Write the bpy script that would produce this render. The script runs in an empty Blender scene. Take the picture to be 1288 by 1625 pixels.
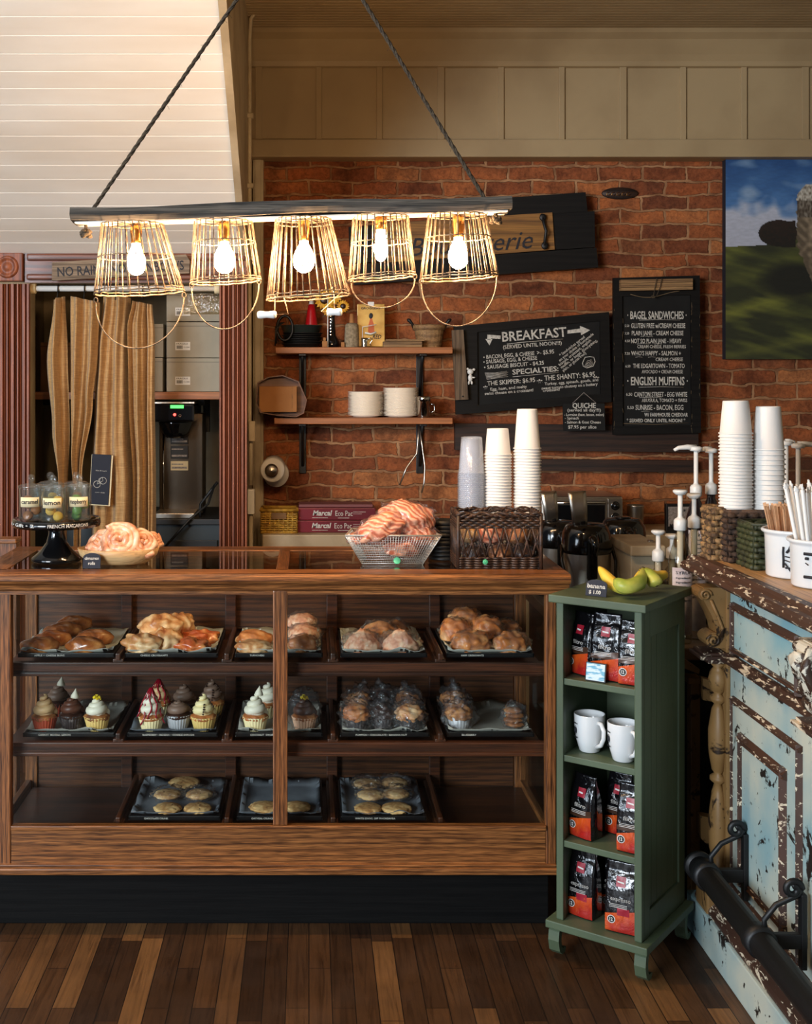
import bpy, bmesh, math, random
from mathutils import Vector, Matrix, noise
C = bpy.context.scene.collection
PI = math.pi
rnd = random.Random(7)
# ---------------------------------------------------------------- camera
F = 1900.0; CX, CY, H = 490.0, 607.0, 1.62
cam = bpy.data.objects.new('camera', bpy.data.cameras.new('camera')); C.objects.link(cam)
cam.location = (0, 0, H); cam.rotation_euler = (PI/2, 0, 0)
cam.data.sensor_fit = 'VERTICAL'; cam.data.sensor_height = 36.0; cam.data.sensor_width = 36.0*1288/1625
cam.data.lens = F/1625*36.0
cam.data.shift_x = (644-CX)/1625.0; cam.data.shift_y = -(812.5-CY)/1625.0
cam.data.clip_start = .05
bpy.context.scene.camera = cam
# ---------------------------------------------------------------- world, daylight, exposure
w = bpy.data.worlds.new('world'); bpy.context.scene.world = w; w.use_nodes = True
w.node_tree.nodes['Background'].inputs[0].default_value = (.62, .74, 1.0, 1)
w.node_tree.nodes['Background'].inputs[1].default_value = .042
def area(name, loc, target, sx, sy, power, col):
    l = bpy.data.lights.new(name, 'AREA'); l.shape = 'RECTANGLE'; l.size = sx; l.size_y = sy
    l.energy = power; l.color = col; l.spread = math.radians(115)
    o = bpy.data.objects.new(name, l); C.objects.link(o); o.location = loc
    o.rotation_euler = (Vector(target)-Vector(loc)).to_track_quat('-Z', 'Y').to_euler()
    return o
area('window_daylight_left', (-3.7, -1.9, 2.3), (.6, 3.6, 1.45), 2.2, 1.8, 105, (.82, .91, 1.0))
area('window_daylight_side', (-3.2, 1.6, 1.5), (1.2, 2.8, .7), 1.2, 1.6, 13, (.72, .86, 1.0))
BULB = 200.0
vs = bpy.context.scene.view_settings
vs.view_transform = 'Standard'; vs.look = 'None'; vs.gamma = 1; vs.use_curve_mapping = False
vs.exposure = 0.75
bpy.context.scene.cycles.transparent_max_bounces = 32
# ---------------------------------------------------------------- helpers
def P(px, py, Y): return Vector(((px-CX)*Y/F, Y, H-(py-CY)*Y/F))
def X(px, Y): return (px-CX)*Y/F
def Z(py, Y): return H-(py-CY)*Y/F
def T(x, y, z): return Matrix.Translation((x, y, z))
def R(a, ax): return Matrix.Rotation(a, 4, ax)
def SC(x, y, z): return Matrix.Diagonal((x, y, z, 1))
class S:
    def __init__(s): s.bm = bmesh.new(); s.M = Matrix.Identity(4)
    def add(s, vs, fs, smooth=False, M=None):
        m = s.M @ M if M is not None else s.M
        bv = [s.bm.verts.new(m @ Vector(v)) for v in vs]
        for f in fs:
            try:
                fc = s.bm.faces.new([bv[i] for i in f]); fc.smooth = smooth
            except ValueError: pass
        return bv
    def box(s, x0, x1, y0, y1, z0, z1, b=0, M=None):
        if x1 < x0: x0, x1 = x1, x0
        if y1 < y0: y0, y1 = y1, y0
        if z1 < z0: z0, z1 = z1, z0
        t = bmesh.new(); bmesh.ops.create_cube(t, size=1)
        for v in t.verts: v.co = Vector(((x0+x1)/2+v.co.x*(x1-x0), (y0+y1)/2+v.co.y*(y1-y0), (z0+z1)/2+v.co.z*(z1-z0)))
        if b > 0:
            b = min(b, .45*min(x1-x0, y1-y0, z1-z0))
            bmesh.ops.bevel(t, geom=list(t.edges), offset=b, segments=2, profile=.6, affect='EDGES')
        t.verts.index_update()
        r = s.add([v.co.copy() for v in t.verts], [[v.index for v in f.verts] for f in t.faces], False, M)
        t.free(); return r
    def lathe(s, prof, n=24, M=None, smooth=True, flute=0, nf=0, cap=False, a0=0, a1=2*PI):
        vs, fs = [], []; full = abs(a1-a0-2*PI) < 1e-6
        k = n if full else n+1
        for (r, z) in prof:
            for i in range(k):
                a = a0+(a1-a0)*i/n; rr = r*(1+flute*math.cos(nf*a)) if nf else r
                vs.append((rr*math.cos(a), rr*math.sin(a), z))
        for j in range(len(prof)-1):
            for i in range(n):
                i2 = (i+1) % k if full else i+1
                fs.append((j*k+i, j*k+i2, (j+1)*k+i2, (j+1)*k+i))
        if cap: fs.append(list(range((len(prof)-1)*k, len(prof)*k))); fs.append(list(range(k))[::-1])
        return s.add(vs, fs, smooth, M)
    def cyl(s, r, z0, z1, n=20, M=None, r2=None, b=.0):
        r2 = r if r2 is None else r2
        b = b or min(r, r2)*.06
        return s.lathe([(0, z0), (r-b, z0), (r, z0+b), (r2, z1-b), (r2-b, z1), (0, z1)], n, M)
    def tube(s, pts, r, n=8, closed=False, M=None, smooth=True, taper=None):
        pts = [Vector(p) for p in pts]; N = len(pts); vs, fs = [], []
        up = None
        for i, p in enumerate(pts):
            if closed: d = pts[(i+1) % N]-pts[i-1]
            else: d = pts[min(i+1, N-1)]-pts[max(i-1, 0)]
            if d.length < 1e-9: d = Vector((0, 0, 1))
            d.normalize()
            if up is None:
                up = d.orthogonal().normalized()
            up = (up-d*up.dot(d))
            if up.length < 1e-6: up = d.orthogonal()
            up.normalize(); q = d.cross(up)
            rr = (r[i] if isinstance(r, (list, tuple)) else r)
            for k in range(n):
                a = 2*PI*k/n; vs.append(p+(up*math.cos(a)+q*math.sin(a))*rr)
        for i in range(N if closed else N-1):
            j = (i+1) % N
            for k in range(n):
                k2 = (k+1) % n; fs.append((i*n+k, i*n+k2, j*n+k2, j*n+k))
        if not closed: fs.append(list(range(n))[::-1]); fs.append(list(range((N-1)*n, N*n)))
        return s.add(vs, fs, smooth, M)
    def rod(s, a, b, r, n=8, M=None): return s.tube([a, b], r, n, M=M)
    def prism(s, poly, d0, d1, plane='xz', M=None, smooth=False):
        n = len(poly); vs = []
        for d in (d0, d1):
            for (a, b) in poly:
                vs.append((a, d, b) if plane == 'xz' else (d, a, b) if plane == 'yz' else (a, b, d))
        fs = [list(range(n)), list(range(n, 2*n))[::-1]]+[(i, (i+1) % n, n+(i+1) % n, n+i) for i in range(n)]
        return s.add(vs, fs, smooth, M)
    def sheet(s, grid, smooth=True, M=None, thick=None):
        h, k = len(grid), len(grid[0]); vs = [v for r in grid for v in r]
        fs = [(j*k+i, j*k+i+1, (j+1)*k+i+1, (j+1)*k+i) for j in range(h-1) for i in range(k-1)]
        if thick:
            t = Vector(thick); n = h*k; vs = [Vector(v) for v in vs]; vs = vs+[v+t for v in vs]
            fs = fs+[tuple(n+q for q in f[::-1]) for f in fs]
            edge = [i for i in range(k)]+[j*k+k-1 for j in range(1, h)]+[(h-1)*k+i for i in range(k-2, -1, -1)]+[j*k for j in range(h-2, 0, -1)]
            for a, b in zip(edge, edge[1:]+edge[:1]): fs.append((a, n+a, n+b, b))
        return s.add(vs, fs, smooth, M)
    def blob(s, c, rad, amp=.1, freq=2.0, seed=0, sub=3, M=None, flat=None, fn=None):
        t = bmesh.new(); bmesh.ops.create_icosphere(t, subdivisions=sub, radius=1)
        vs = []
        for v in t.verts:
            d = v.co.normalized(); k = 1+amp*noise.noise(d*freq+Vector((seed*3.1, seed*1.7, seed)))*2
            if fn: k *= fn(d)
            q = Vector((d.x*k*rad[0], d.y*k*rad[1], d.z*k*rad[2]))
            if flat is not None and q.z < flat*rad[2]: q.z = flat*rad[2]
            vs.append(q+Vector(c))
        t.verts.index_update()
        r = s.add(vs, [[v.index for v in f.verts] for f in t.faces], True, M); t.free(); return r
    def text(s, txt, w, h, M=None, depth=.0006, shear=0, bold=0, capfit=True, align='L'):
        """text in the XZ plane facing -Y, origin at its left baseline, fitted to width w and cap height h"""
        cu = bpy.data.curves.new('t', 'FONT'); cu.body = txt; cu.size = 1; cu.extrude = .5; cu.offset = bold; cu.shear = shear; cu.resolution_u = 2
        o = bpy.data.objects.new('t', cu); me = bpy.data.meshes.new_from_object(o)
        vs = [v.co.copy() for v in me.vertices]; fs = [list(p.vertices) for p in me.polygons]
        bpy.data.objects.remove(o); bpy.data.curves.remove(cu); bpy.data.meshes.remove(me)
        if not vs: return []
        x0 = min(v.x for v in vs); x1 = max(v.x for v in vs)
        k = h/.70; kx = (w/(x1-x0)) if w else k
        off = -w/2 if (align == 'C' and w) else (-(x1-x0)*kx/2 if align == 'C' else 0)
        return s.add([(off+(v.x-x0)*kx, (-.5-v.z)*depth, v.y*k) for v in vs], fs, False, M)
    def bend(s, verts, fn):
        for v in verts: v.co = fn(v.co)
    def out(s, name, mat, parent=None, label=None, cat=None, group=None, kind=None, loc=None, plabel=None):
        bmesh.ops.recalc_face_normals(s.bm, faces=s.bm.faces)
        me = bpy.data.meshes.new(name); s.bm.to_mesh(me); s.bm.free()
        me.materials.append(mat); o = bpy.data.objects.new(name, me); C.objects.link(o)
        off = Vector((0, 0, 0))
        if parent is not None:
            o.parent = parent; off = wloc(parent)
        elif loc is not None: o.location = loc; off = Vector(loc)
        me.transform(Matrix.Translation(-off))
        tag(o, label or plabel, cat, group, kind); return o
def wloc(o):
    v = Vector((0, 0, 0))
    while o is not None: v += o.location; o = o.parent
    return v
def tag(o, label=None, cat=None, group=None, kind=None):
    if label: o['label'] = label
    if cat: o['category'] = cat
    if group: o['group'] = group
    if kind: o['kind'] = kind
    return o
def thing(name, label, cat, loc=(0, 0, 0), group=None):
    o = bpy.data.objects.new(name, None); C.objects.link(o); o.location = loc; o.empty_display_size = .05
    return tag(o, label, cat, group)
def copy_tree(o, parent=None, loc=None, rz=None, label=None, group=None, rot=None):
    c = o.copy(); C.objects.link(c)
    if parent is not None: c.parent = parent
    for ch in list(o.children): copy_tree(ch, c)
    if loc is not None: c.location = loc
    if rz is not None: c.rotation_euler = (0, 0, rz)
    if rot is not None: c.rotation_euler = rot
    if label: c['label'] = label
    if group: c['group'] = group
    return c
# ---------------------------------------------------------------- materials
def rgb(r, g, b):
    f = lambda c: (c/255/12.92) if c/255 <= .04045 else ((c/255+.055)/1.055)**2.4
    return (f(r), f(g), f(b), 1)
class N:
    def __init__(s, name):
        s.m = bpy.data.materials.new(name); s.m.use_nodes = True; s.t = s.m.node_tree; s.n = s.t.nodes; s.l = s.t.links
        s.b = s.n['Principled BSDF']; s.o = s.n['Material Output']; s.tc = s.n.new('ShaderNodeTexCoord')
    def new(s, typ, **kw):
        n = s.n.new(typ)
        for k, v in kw.items():
            if k in n.inputs: n.inputs[k].default_value = v
            else: setattr(n, k, v)
        return n
    def link(s, a, b): s.l.new(a, b)
    def mapped(s, scale=(1, 1, 1), rot=(0, 0, 0), loc=(0, 0, 0), src=None):
        m = s.new('ShaderNodeMapping'); m.inputs['Scale'].default_value = scale; m.inputs['Rotation'].default_value = rot; m.inputs['Location'].default_value = loc
        s.link(src or s.tc.outputs['Object'], m.inputs['Vector']); return m.outputs[0]
    def noise(s, vec, scale=5, detail=4, dist=0, rough=.5):
        n = s.new('ShaderNodeTexNoise'); n.inputs['Scale'].default_value = scale; n.inputs['Detail'].default_value = detail
        n.inputs['Distortion'].default_value = dist; n.inputs['Roughness'].default_value = rough; s.link(vec, n.inputs['Vector']); return n.outputs['Fac']
    def ramp(s, fac, stops):
        r = s.new('ShaderNodeValToRGB'); e = r.color_ramp.elements
        while len(e) < len(stops): e.new(.5)
        for q, (p, c) in zip(e, stops): q.position = p; q.color = c
        s.link(fac, r.inputs[0]); return r.outputs[0]
    def mix(s, fac, a, b, mode='MIX'):
        m = s.new('ShaderNodeMix', data_type='RGBA', blend_type=mode)
        for sock, v in ((m.inputs[0], fac), (m.inputs[6], a), (m.inputs[7], b)):
            if hasattr(v, 'node'): s.link(v, sock)
            else: sock.default_value = v
        return m.outputs[2]
    def bump(s, h, strength=.3, dist=.01, prev=None):
        b = s.new('ShaderNodeBump'); b.inputs['Strength'].default_value = strength; b.inputs['Distance'].default_value = dist
        s.link(h, b.inputs['Height'])
        if prev is not None: s.link(prev, b.inputs['Normal'])
        s.link(b.outputs[0], s.b.inputs['Normal']); return b.outputs[0]
    def set(s, col=None, rough=.5, metal=0, spec=.5, coat=0, sheen=0, trans=0):
        if col is not None:
            if hasattr(col, 'node'): s.link(col, s.b.inputs['Base Color'])
            else: s.b.inputs['Base Color'].default_value = col
        s.b.inputs['Roughness'].default_value = rough; s.b.inputs['Metallic'].default_value = metal
        s.b.inputs['Specular IOR Level'].default_value = spec; s.b.inputs['Coat Weight'].default_value = coat
        s.b.inputs['Coat Roughness'].default_value = .08; s.b.inputs['Sheen Weight'].default_value = sheen
        s.b.inputs['Transmission Weight'].default_value = trans; return s.m
def plain(name, c, rough=.5, metal=0, c2=None, ns=12, lo=.4, hi=.65, bump=0, bs=80, st=(1, 1, 1), spec=.5, coat=0, sheen=0):
    n = N(name); col = c
    if c2 is not None: col = n.ramp(n.noise(n.mapped(st), ns, 5), [(lo, c), (hi, c2)])
    if bump: n.bump(n.noise(n.mapped(st), bs, 4), bump, .004)
    return n.set(col, rough, metal, spec, coat, sheen)
def wood(name, light, dark, axis='x', k=1.0, rough=.45, coat=0, fine=.5, wavy=6, spec=.5):
    n = N(name); ai = 'xyz'.index(axis)
    sc = [14*k]*3; sc[ai] = 1.1*k
    v = n.mapped(tuple(sc))
    a = n.noise(v, 1.6, 5, 1.4, .6)
    wv = n.new('ShaderNodeTexWave', wave_type='BANDS', bands_direction='Z' if axis != 'z' else 'X')
    wv.inputs['Scale'].default_value = 1.3; wv.inputs['Distortion'].default_value = wavy; wv.inputs['Detail'].default_value = 2; wv.inputs['Detail Scale'].default_value = .7
    n.link(n.mapped(tuple(x*.55 for x in sc)), wv.inputs['Vector'])
    sf = [260*k]*3; sf[ai] = 7*k
    f = n.noise(n.mapped(tuple(sf)), 1, 2)
    mid = tuple((p+q)/2 for p, q in zip(light, dark))
    c1 = n.ramp(a, [(.3, dark), (.5, mid), (.72, light)])
    c2 = n.mix(.45, c1, n.ramp(wv.outputs['Fac'], [(.1, dark), (.6, light)]))
    c3 = n.mix(fine, c2, n.ramp(f, [(.38, tuple(q*.35 for q in dark[:3])+(1,)), (.55, (1, 1, 1, 1))]), 'MULTIPLY')
    n.bump(f, .12, .002)
    return n.set(c3, rough, 0, spec, coat)
def panes(name, tint=(1, 1, 1, 1), boost=1.0, rough=.02, bump=0, haze=0, hc=(.8, .85, .9, 1)):
    """clear glass or film: fresnel mix of see-through and mirror"""
    n = N(name); tr = n.new('ShaderNodeBsdfTransparent'); tr.inputs[0].default_value = tint
    gl = n.new('ShaderNodeBsdfGlossy'); gl.inputs['Roughness'].default_value = rough
    fr = n.new('ShaderNodeLayerWeight'); fr.inputs[0].default_value = .5
    pw = n.new('ShaderNodeMath', operation='POWER'); n.link(fr.outputs['Facing'], pw.inputs[0]); pw.inputs[1].default_value = 4.5
    mul = n.new('ShaderNodeMath', operation='MULTIPLY_ADD'); mul.use_clamp = True; n.link(pw.outputs[0], mul.inputs[0]); mul.inputs[1].default_value = min(.9, .5*boost); mul.inputs[2].default_value = .022*boost
    mx = n.new('ShaderNodeMixShader'); n.link(mul.outputs[0], mx.inputs[0])
    src = tr.outputs[0]
    if haze:
        df = n.new('ShaderNodeBsdfDiffuse'); df.inputs[0].default_value = hc
        mh = n.new('ShaderNodeMixShader'); mh.inputs[0].default_value = haze; n.link(src, mh.inputs[1]); n.link(df.outputs[0], mh.inputs[2]); src = mh.outputs[0]
    n.link(src, mx.inputs[1]); n.link(gl.outputs[0], mx.inputs[2])
    if bump:
        b = n.new('ShaderNodeBump'); b.inputs['Strength'].default_value = bump; b.inputs['Distance'].default_value = .01
        n.link(n.noise(n.mapped(), 45, 3, 1.5), b.inputs['Height']); n.link(b.outputs[0], gl.inputs['Normal'])
    n.link(mx.outputs[0], n.o.inputs['Surface']); n.n.remove(n.b); return n.m
def glow(name, col, strength):
    n = N(name); n.set((0, 0, 0, 1)); n.b.inputs['Emission Color'].default_value = col; n.b.inputs['Emission Strength'].default_value = strength; return n.m
K = {}
def brick_mat():
    n = N('brick')
    v0 = n.tc.outputs['Object']
    nz = n.new('ShaderNodeTexNoise'); nz.inputs['Scale'].default_value = 5; nz.inputs['Detail'].default_value = 3; n.link(v0, nz.inputs['Vector'])
    sub = n.new('ShaderNodeVectorMath', operation='SUBTRACT'); n.link(nz.outputs['Color'], sub.inputs[0]); sub.inputs[1].default_value = (.5, .5, .5)
    scl = n.new('ShaderNodeVectorMath', operation='SCALE'); n.link(sub.outputs[0], scl.inputs[0]); scl.inputs['Scale'].default_value = .048
    nz2 = n.new('ShaderNodeTexNoise'); nz2.inputs['Scale'].default_value = 28; nz2.inputs['Detail'].default_value = 3; n.link(v0, nz2.inputs['Vector'])
    sub2 = n.new('ShaderNodeVectorMath', operation='SUBTRACT'); n.link(nz2.outputs['Color'], sub2.inputs[0]); sub2.inputs[1].default_value = (.5, .5, .5)
    scl2 = n.new('ShaderNodeVectorMath', operation='SCALE'); n.link(sub2.outputs[0], scl2.inputs[0]); scl2.inputs['Scale'].default_value = .019
    ad = n.new('ShaderNodeVectorMath', operation='ADD'); n.link(v0, ad.inputs[0]); n.link(scl.outputs[0], ad.inputs[1])
    ad2 = n.new('ShaderNodeVectorMath', operation='ADD'); n.link(ad.outputs[0], ad2.inputs[0]); n.link(scl2.outputs[0], ad2.inputs[1])
    v = n.mapped(rot=(PI/2, 0, 0), src=ad2.outputs[0])   # xz -> xy
    sep = n.new('ShaderNodeSeparateXYZ'); n.link(ad2.outputs[0], sep.inputs[0])
    cmb = n.new('ShaderNodeCombineXYZ'); n.link(sep.outputs[0], cmb.inputs[0]); n.link(sep.outputs[2], cmb.inputs[1])
    br = n.new('ShaderNodeTexBrick'); n.link(cmb.outputs[0], br.inputs['Vector'])
    br.offset = .5; br.inputs['Scale'].default_value = 1; br.inputs['Brick Width'].default_value = .206; br.inputs['Row Height'].default_value = .0672
    br.inputs['Mortar Size'].default_value = .0068; br.inputs['Mortar Smooth'].default_value = .35; br.inputs['Bias'].default_value = 0
    br.inputs['Color1'].default_value = (0, 0, 0, 1); br.inputs['Color2'].default_value = (1, 1, 1, 1); br.inputs['Mortar'].default_value = (.5, .5, .5, 1)
    base = n.ramp(br.outputs['Color'], [(0, rgb(110, 62, 40)), (.25, rgb(140, 78, 46)), (.5, rgb(150, 86, 50)), (.75, rgb(162, 96, 56)), (.92, rgb(174, 112, 68)), (1, rgb(122, 70, 46))])
    blot = n.ramp(n.noise(v0, 9, 5, .5), [(.3, (.4, .36, .34, 1)), (.48, (.95, .95, .95, 1)), (.72, (1.35, 1.25, 1.05, 1))])
    c = n.mix(.85, base, blot, 'MULTIPLY')
    c = n.mix(.75, c, n.ramp(n.noise(v0, 70, 6, .4, .7), [(.34, (.45, .4, .4, 1)), (.6, (1.1, 1.1, 1.1, 1))]), 'MULTIPLY')
    mor = n.ramp(n.noise(v0, 14, 5), [(.35, rgb(124, 84, 56)), (.7, rgb(176, 132, 94))])
    c = n.mix(br.outputs['Fac'], c, mor)
    b1 = n.new('ShaderNodeMath', operation='SUBTRACT'); b1.inputs[0].default_value = 1; n.link(br.outputs['Fac'], b1.inputs[1])
    p = n.bump(n.noise(v0, 60, 5), .35, .006)
    n.bump(b1.outputs[0], .8, .012, p)
    return n.set(c, .85, 0, .25)
def floor_mat():
    n = N('oak_strip_floor'); v0 = n.tc.outputs['Object']
    sep = n.new('ShaderNodeSeparateXYZ'); n.link(v0, sep.inputs[0])
    cmb = n.new('ShaderNodeCombineXYZ'); n.link(sep.outputs[1], cmb.inputs[0]); n.link(sep.outputs[0], cmb.inputs[1])
    br = n.new('ShaderNodeTexBrick'); n.link(cmb.outputs[0], br.inputs['Vector']); br.offset = .37; br.offset_frequency = 2; br.squash = .7; br.squash_frequency = 3
    br.inputs['Scale'].default_value = 1; br.inputs['Brick Width'].default_value = .62; br.inputs['Row Height'].default_value = .0605
    br.inputs['Mortar Size'].default_value = .0012; br.inputs['Color1'].default_value = (0, 0, 0, 1); br.inputs['Color2'].default_value = (1, 1, 1, 1); br.inputs['Mortar'].default_value = (0, 0, 0, 1)
    base = n.ramp(br.outputs['Color'], [(0, rgb(56, 36, 22)), (.35, rgb(76, 50, 30)), (.7, rgb(96, 64, 38)), (1, rgb(132, 92, 54))])
    g = n.noise(n.mapped((34, 1.6, 1)), 1.5, 5, 1.6, .6)
    c = n.mix(.8, base, n.ramp(g, [(.3, (.38, .34, .3, 1)), (.5, (.9, .9, .9, 1)), (.7, (1.2, 1.15, 1.05, 1))]), 'MULTIPLY')
    c = n.mix(.55, c, n.ramp(n.noise(v0, 3.5, 4), [(.35, (.45, .42, .4, 1)), (.6, (1, 1, 1, 1))]), 'MULTIPLY')
    c = n.mix(br.outputs['Fac'], c, rgb(18, 12, 8))
    n.bump(g, .15, .003)
    r = n.ramp(n.noise(v0, 8, 4), [(.3, (.35, .35, .35, 1)), (.7, (.6, .6, .6, 1))])
    n.set(c, .5, 0, .35); n.link(r, n.b.inputs['Roughness']); return n.m
def chipped(name, a, b, chip, lo=.60, hi=.63, sc=9, st=(1, 1, 1), sc2=38, lo2=.66):
    n = N(name); v = n.mapped(st)
    base = n.ramp(n.noise(v, 3.2, 4), [(.36, a), (.64, b)])
    m = n.ramp(n.noise(v, sc, 6, .8, .65), [(lo, (0, 0, 0, 1)), (hi, (1, 1, 1, 1))])
    m2 = n.ramp(n.noise(v, sc2, 4, .3, .6), [(lo2, (0, 0, 0, 1)), (lo2+.02, (1, 1, 1, 1))])
    mm = n.mix(1.0, m, m2, 'LIGHTEN')
    c = n.mix(mm, base, chip)
    n.bump(mm, -.5, .002)
    return n.set(c, .5, 0, .4)
K['brick'] = brick_mat(); K['floor'] = floor_mat()
K['oak'] = wood('golden_oak', rgb(176, 112, 60), rgb(84, 46, 22), 'x', 2.1, .36, .2, .7)
K['oakz'] = wood('golden_oak_upright', rgb(166, 104, 58), rgb(86, 48, 24), 'z', 2.1, .38, .2, .7)
K['oaky'] = wood('golden_oak_side', rgb(176, 112, 60), rgb(84, 46, 22), 'y', 2.1, .36, .2, .7)
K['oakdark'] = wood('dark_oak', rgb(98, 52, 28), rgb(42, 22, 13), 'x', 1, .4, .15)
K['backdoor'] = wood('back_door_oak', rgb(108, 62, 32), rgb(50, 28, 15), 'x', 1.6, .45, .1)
K['oakdarky'] = wood('dark_oak_deep', rgb(92, 50, 28), rgb(40, 22, 13), 'y', 1, .4, .15)
K['shelfwood'] = wood('pine_shelf', rgb(184, 116, 68), rgb(138, 80, 44), 'x', .6, .5, 0, .3)
K['red'] = wood('red_stained_trim', rgb(170, 96, 60), rgb(108, 56, 36), 'z', 1, .5, .0, .4)
K['redx'] = wood('red_stained_head_trim', rgb(140, 78, 50), rgb(72, 38, 25), 'x', 1, .4, .1, .5)
K['graywood'] = wood('weathered_gray_wood', rgb(108, 98, 86), rgb(40, 36, 32), 'x', 1.2, .8, 0, .6)
K['graywoodz'] = wood('weathered_upright_wood', rgb(136, 112, 86), rgb(74, 58, 44), 'z', 1.2, .8, 0, .5)
K['palewood'] = wood('pale_planed_wood', rgb(176, 138, 92), rgb(110, 80, 50), 'x', 1.2, .7, 0, .4)
K['signwood'] = wood('ochre_sign_wood', rgb(160, 112, 52), rgb(102, 68, 30), 'x', .7, .65, 0, .4)
K['blackwood'] = wood('black_stained_wood', rgb(20, 18, 16), rgb(9, 8, 8), 'x', 1, .6, 0, .4, 6, .25)
K['darkplank'] = wood('dark_brown_plank', rgb(62, 38, 26), rgb(24, 15, 11), 'x', 1, .6, 0, .5)
K['plinth'] = wood('black_painted_plinth', rgb(19, 18, 17), rgb(10, 10, 10), 'x', 1, .6, 0, .3, 6, .15)
K['cream'] = plain('cream_paint', rgb(164, 142, 106), .55, 0, rgb(150, 128, 94), 3, bump=.05, bs=200)
K['white'] = plain('white_board_paint', rgb(242, 238, 230), .55, 0, rgb(230, 222, 210), 4, st=(.3, 1, 1), bump=.06, bs=60)
K['offwhite'] = plain('off_white_trim_paint', rgb(196, 180, 150), .5, 0, rgb(168, 150, 120), 6)
K['drywall'] = plain('beige_wall', rgb(168, 152, 122), .8, 0, rgb(146, 130, 104), 4)
K['glass'] = panes('clear_glass', (.97, .99, .98, 1), .9)
K['topglass'] = panes('case_top_glass', (.86, .9, .89, 1), 2.2)
K['jarglass'] = panes('jar_glass', (.95, .98, .98, 1), 3.4, .03, .1, .015, (.8, .9, .95, 1))
K['film'] = panes('crinkled_film', (.97, .97, .98, 1), 2.6, .12, 1.0, .02)
K['plastic'] = panes('clear_cup_plastic', (.93, .94, .96, 1), 2.0, .08, 0, .18, (.8, .86, .95, 1))
K['black'] = plain('black_gloss', rgb(14, 14, 15), .12, coat=.5)
K['blackmat'] = plain('black_satin', rgb(20, 20, 20), .5)
K['iron'] = plain('black_iron', rgb(13, 13, 14), .5, .0, bump=.1, bs=90)
K['tray'] = plain('black_tray', rgb(20, 20, 21), .3, 0)
K['paper'] = plain('parchment', rgb(188, 184, 172), .75, 0, rgb(168, 164, 152), 10)
K['papergray'] = plain('gray_liner', rgb(120, 124, 130), .6, 0, rgb(96, 100, 108), 10)
K['chalk'] = plain('chalk', rgb(212, 208, 198), .9, 0, rgb(168, 164, 156), 120)
K['chalkdim'] = plain('faded_chalk', rgb(170, 160, 152), .9, 0, rgb(130, 122, 116), 120)
K['board'] = plain('chalkboard', rgb(20, 20, 20), .8, 0, rgb(27, 27, 26), 9, spec=.3)
K['steel'] = plain('brushed_steel', rgb(196, 188, 176), .3, 1, st=(1, 1, .02), bump=.15, bs=300)
K['chrome'] = plain('chrome', rgb(206, 202, 196), .1, 1)
K['meshwire'] = plain('silver_mesh_wire', rgb(214, 208, 196), .35, .5)
K['plate'] = plain('warm_white_plate', rgb(236, 224, 206), .25, coat=.2)
K['brass'] = plain('brass', rgb(150, 106, 56), .35, 1)
K['wire'] = plain('whitewashed_wire', rgb(156, 132, 104), .6, 0, rgb(78, 58, 40), 40, .42, .6)
K['rope'] = plain('jute_rope', rgb(84, 70, 52), .9, 0, rgb(54, 42, 32), 200, bump=.5, bs=300)
K['whiteplastic'] = plain('white_plastic', rgb(226, 224, 218), .35)
K['papercup'] = plain('white_paper_cup', rgb(232, 228, 222), .55)
K['ceramic'] = plain('white_ceramic', rgb(222, 224, 224), .15, coat=.3)
K['burlap'] = None
def burlap():
    n = N('burlap'); 
    a = n.noise(n.mapped((320, 320, 18)), 1, 2); b = n.noise(n.mapped((18, 18, 320)), 1, 2)
    m = n.mix(.5, a, b)
    c = n.ramp(m, [(.38, rgb(164, 126, 82)), (.55, rgb(190, 152, 102)), (.65, rgb(202, 166, 116))])
    c = n.mix(.5, c, n.ramp(n.noise(n.tc.outputs['Object'], 3, 3), [(.3, (.75, .7, .62, 1)), (.7, (1.05, 1.02, 1, 1))]), 'MULTIPLY')
    n.bump(m, .4, .004); return n.set(c, .9, 0, .2, 0, .3)
K['burlap'] = burlap()
def crust(name, a, b, c, sc=14, rough=.42, coat=.15):
    n = N(name)
    col = n.ramp(n.noise(n.tc.outputs['Object'], sc, 5, .6), [(.3, c), (.48, b), (.66, a)])
    n.bump(n.noise(n.tc.outputs['Object'], 70, 4), .35, .004); return n.set(col, rough, 0, .5, coat)
K['crust'] = crust('golden_crust', rgb(232, 178, 118), rgb(196, 118, 62), rgb(132, 66, 30))
K['glaze'] = crust('brown_glazed_crust', rgb(212, 142, 78), rgb(158, 86, 40), rgb(92, 44, 20), 18, .25, .5)
K['puff'] = crust('pale_puff_crust', rgb(240, 204, 156), rgb(214, 150, 94), rgb(160, 86, 44), 24)
K['scone'] = crust('pink_scone', rgb(236, 196, 160), rgb(216, 148, 110), rgb(170, 92, 60), 40, .6, 0)
K['jam'] = crust('jam_danish', rgb(230, 160, 96), rgb(206, 98, 48), rgb(150, 46, 22), 16, .25, .5)
K['cookie'] = crust('cookie_dough', rgb(218, 178, 120), rgb(188, 140, 84), rgb(140, 92, 48), 40, .8, 0)
K['choc'] = plain('chocolate', rgb(44, 22, 14), .4, 0, rgb(62, 34, 22), 40)
K['muffintop'] = crust('muffin_top', rgb(196, 134, 74), rgb(150, 90, 44), rgb(84, 42, 20), 30, .6, 0)
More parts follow.
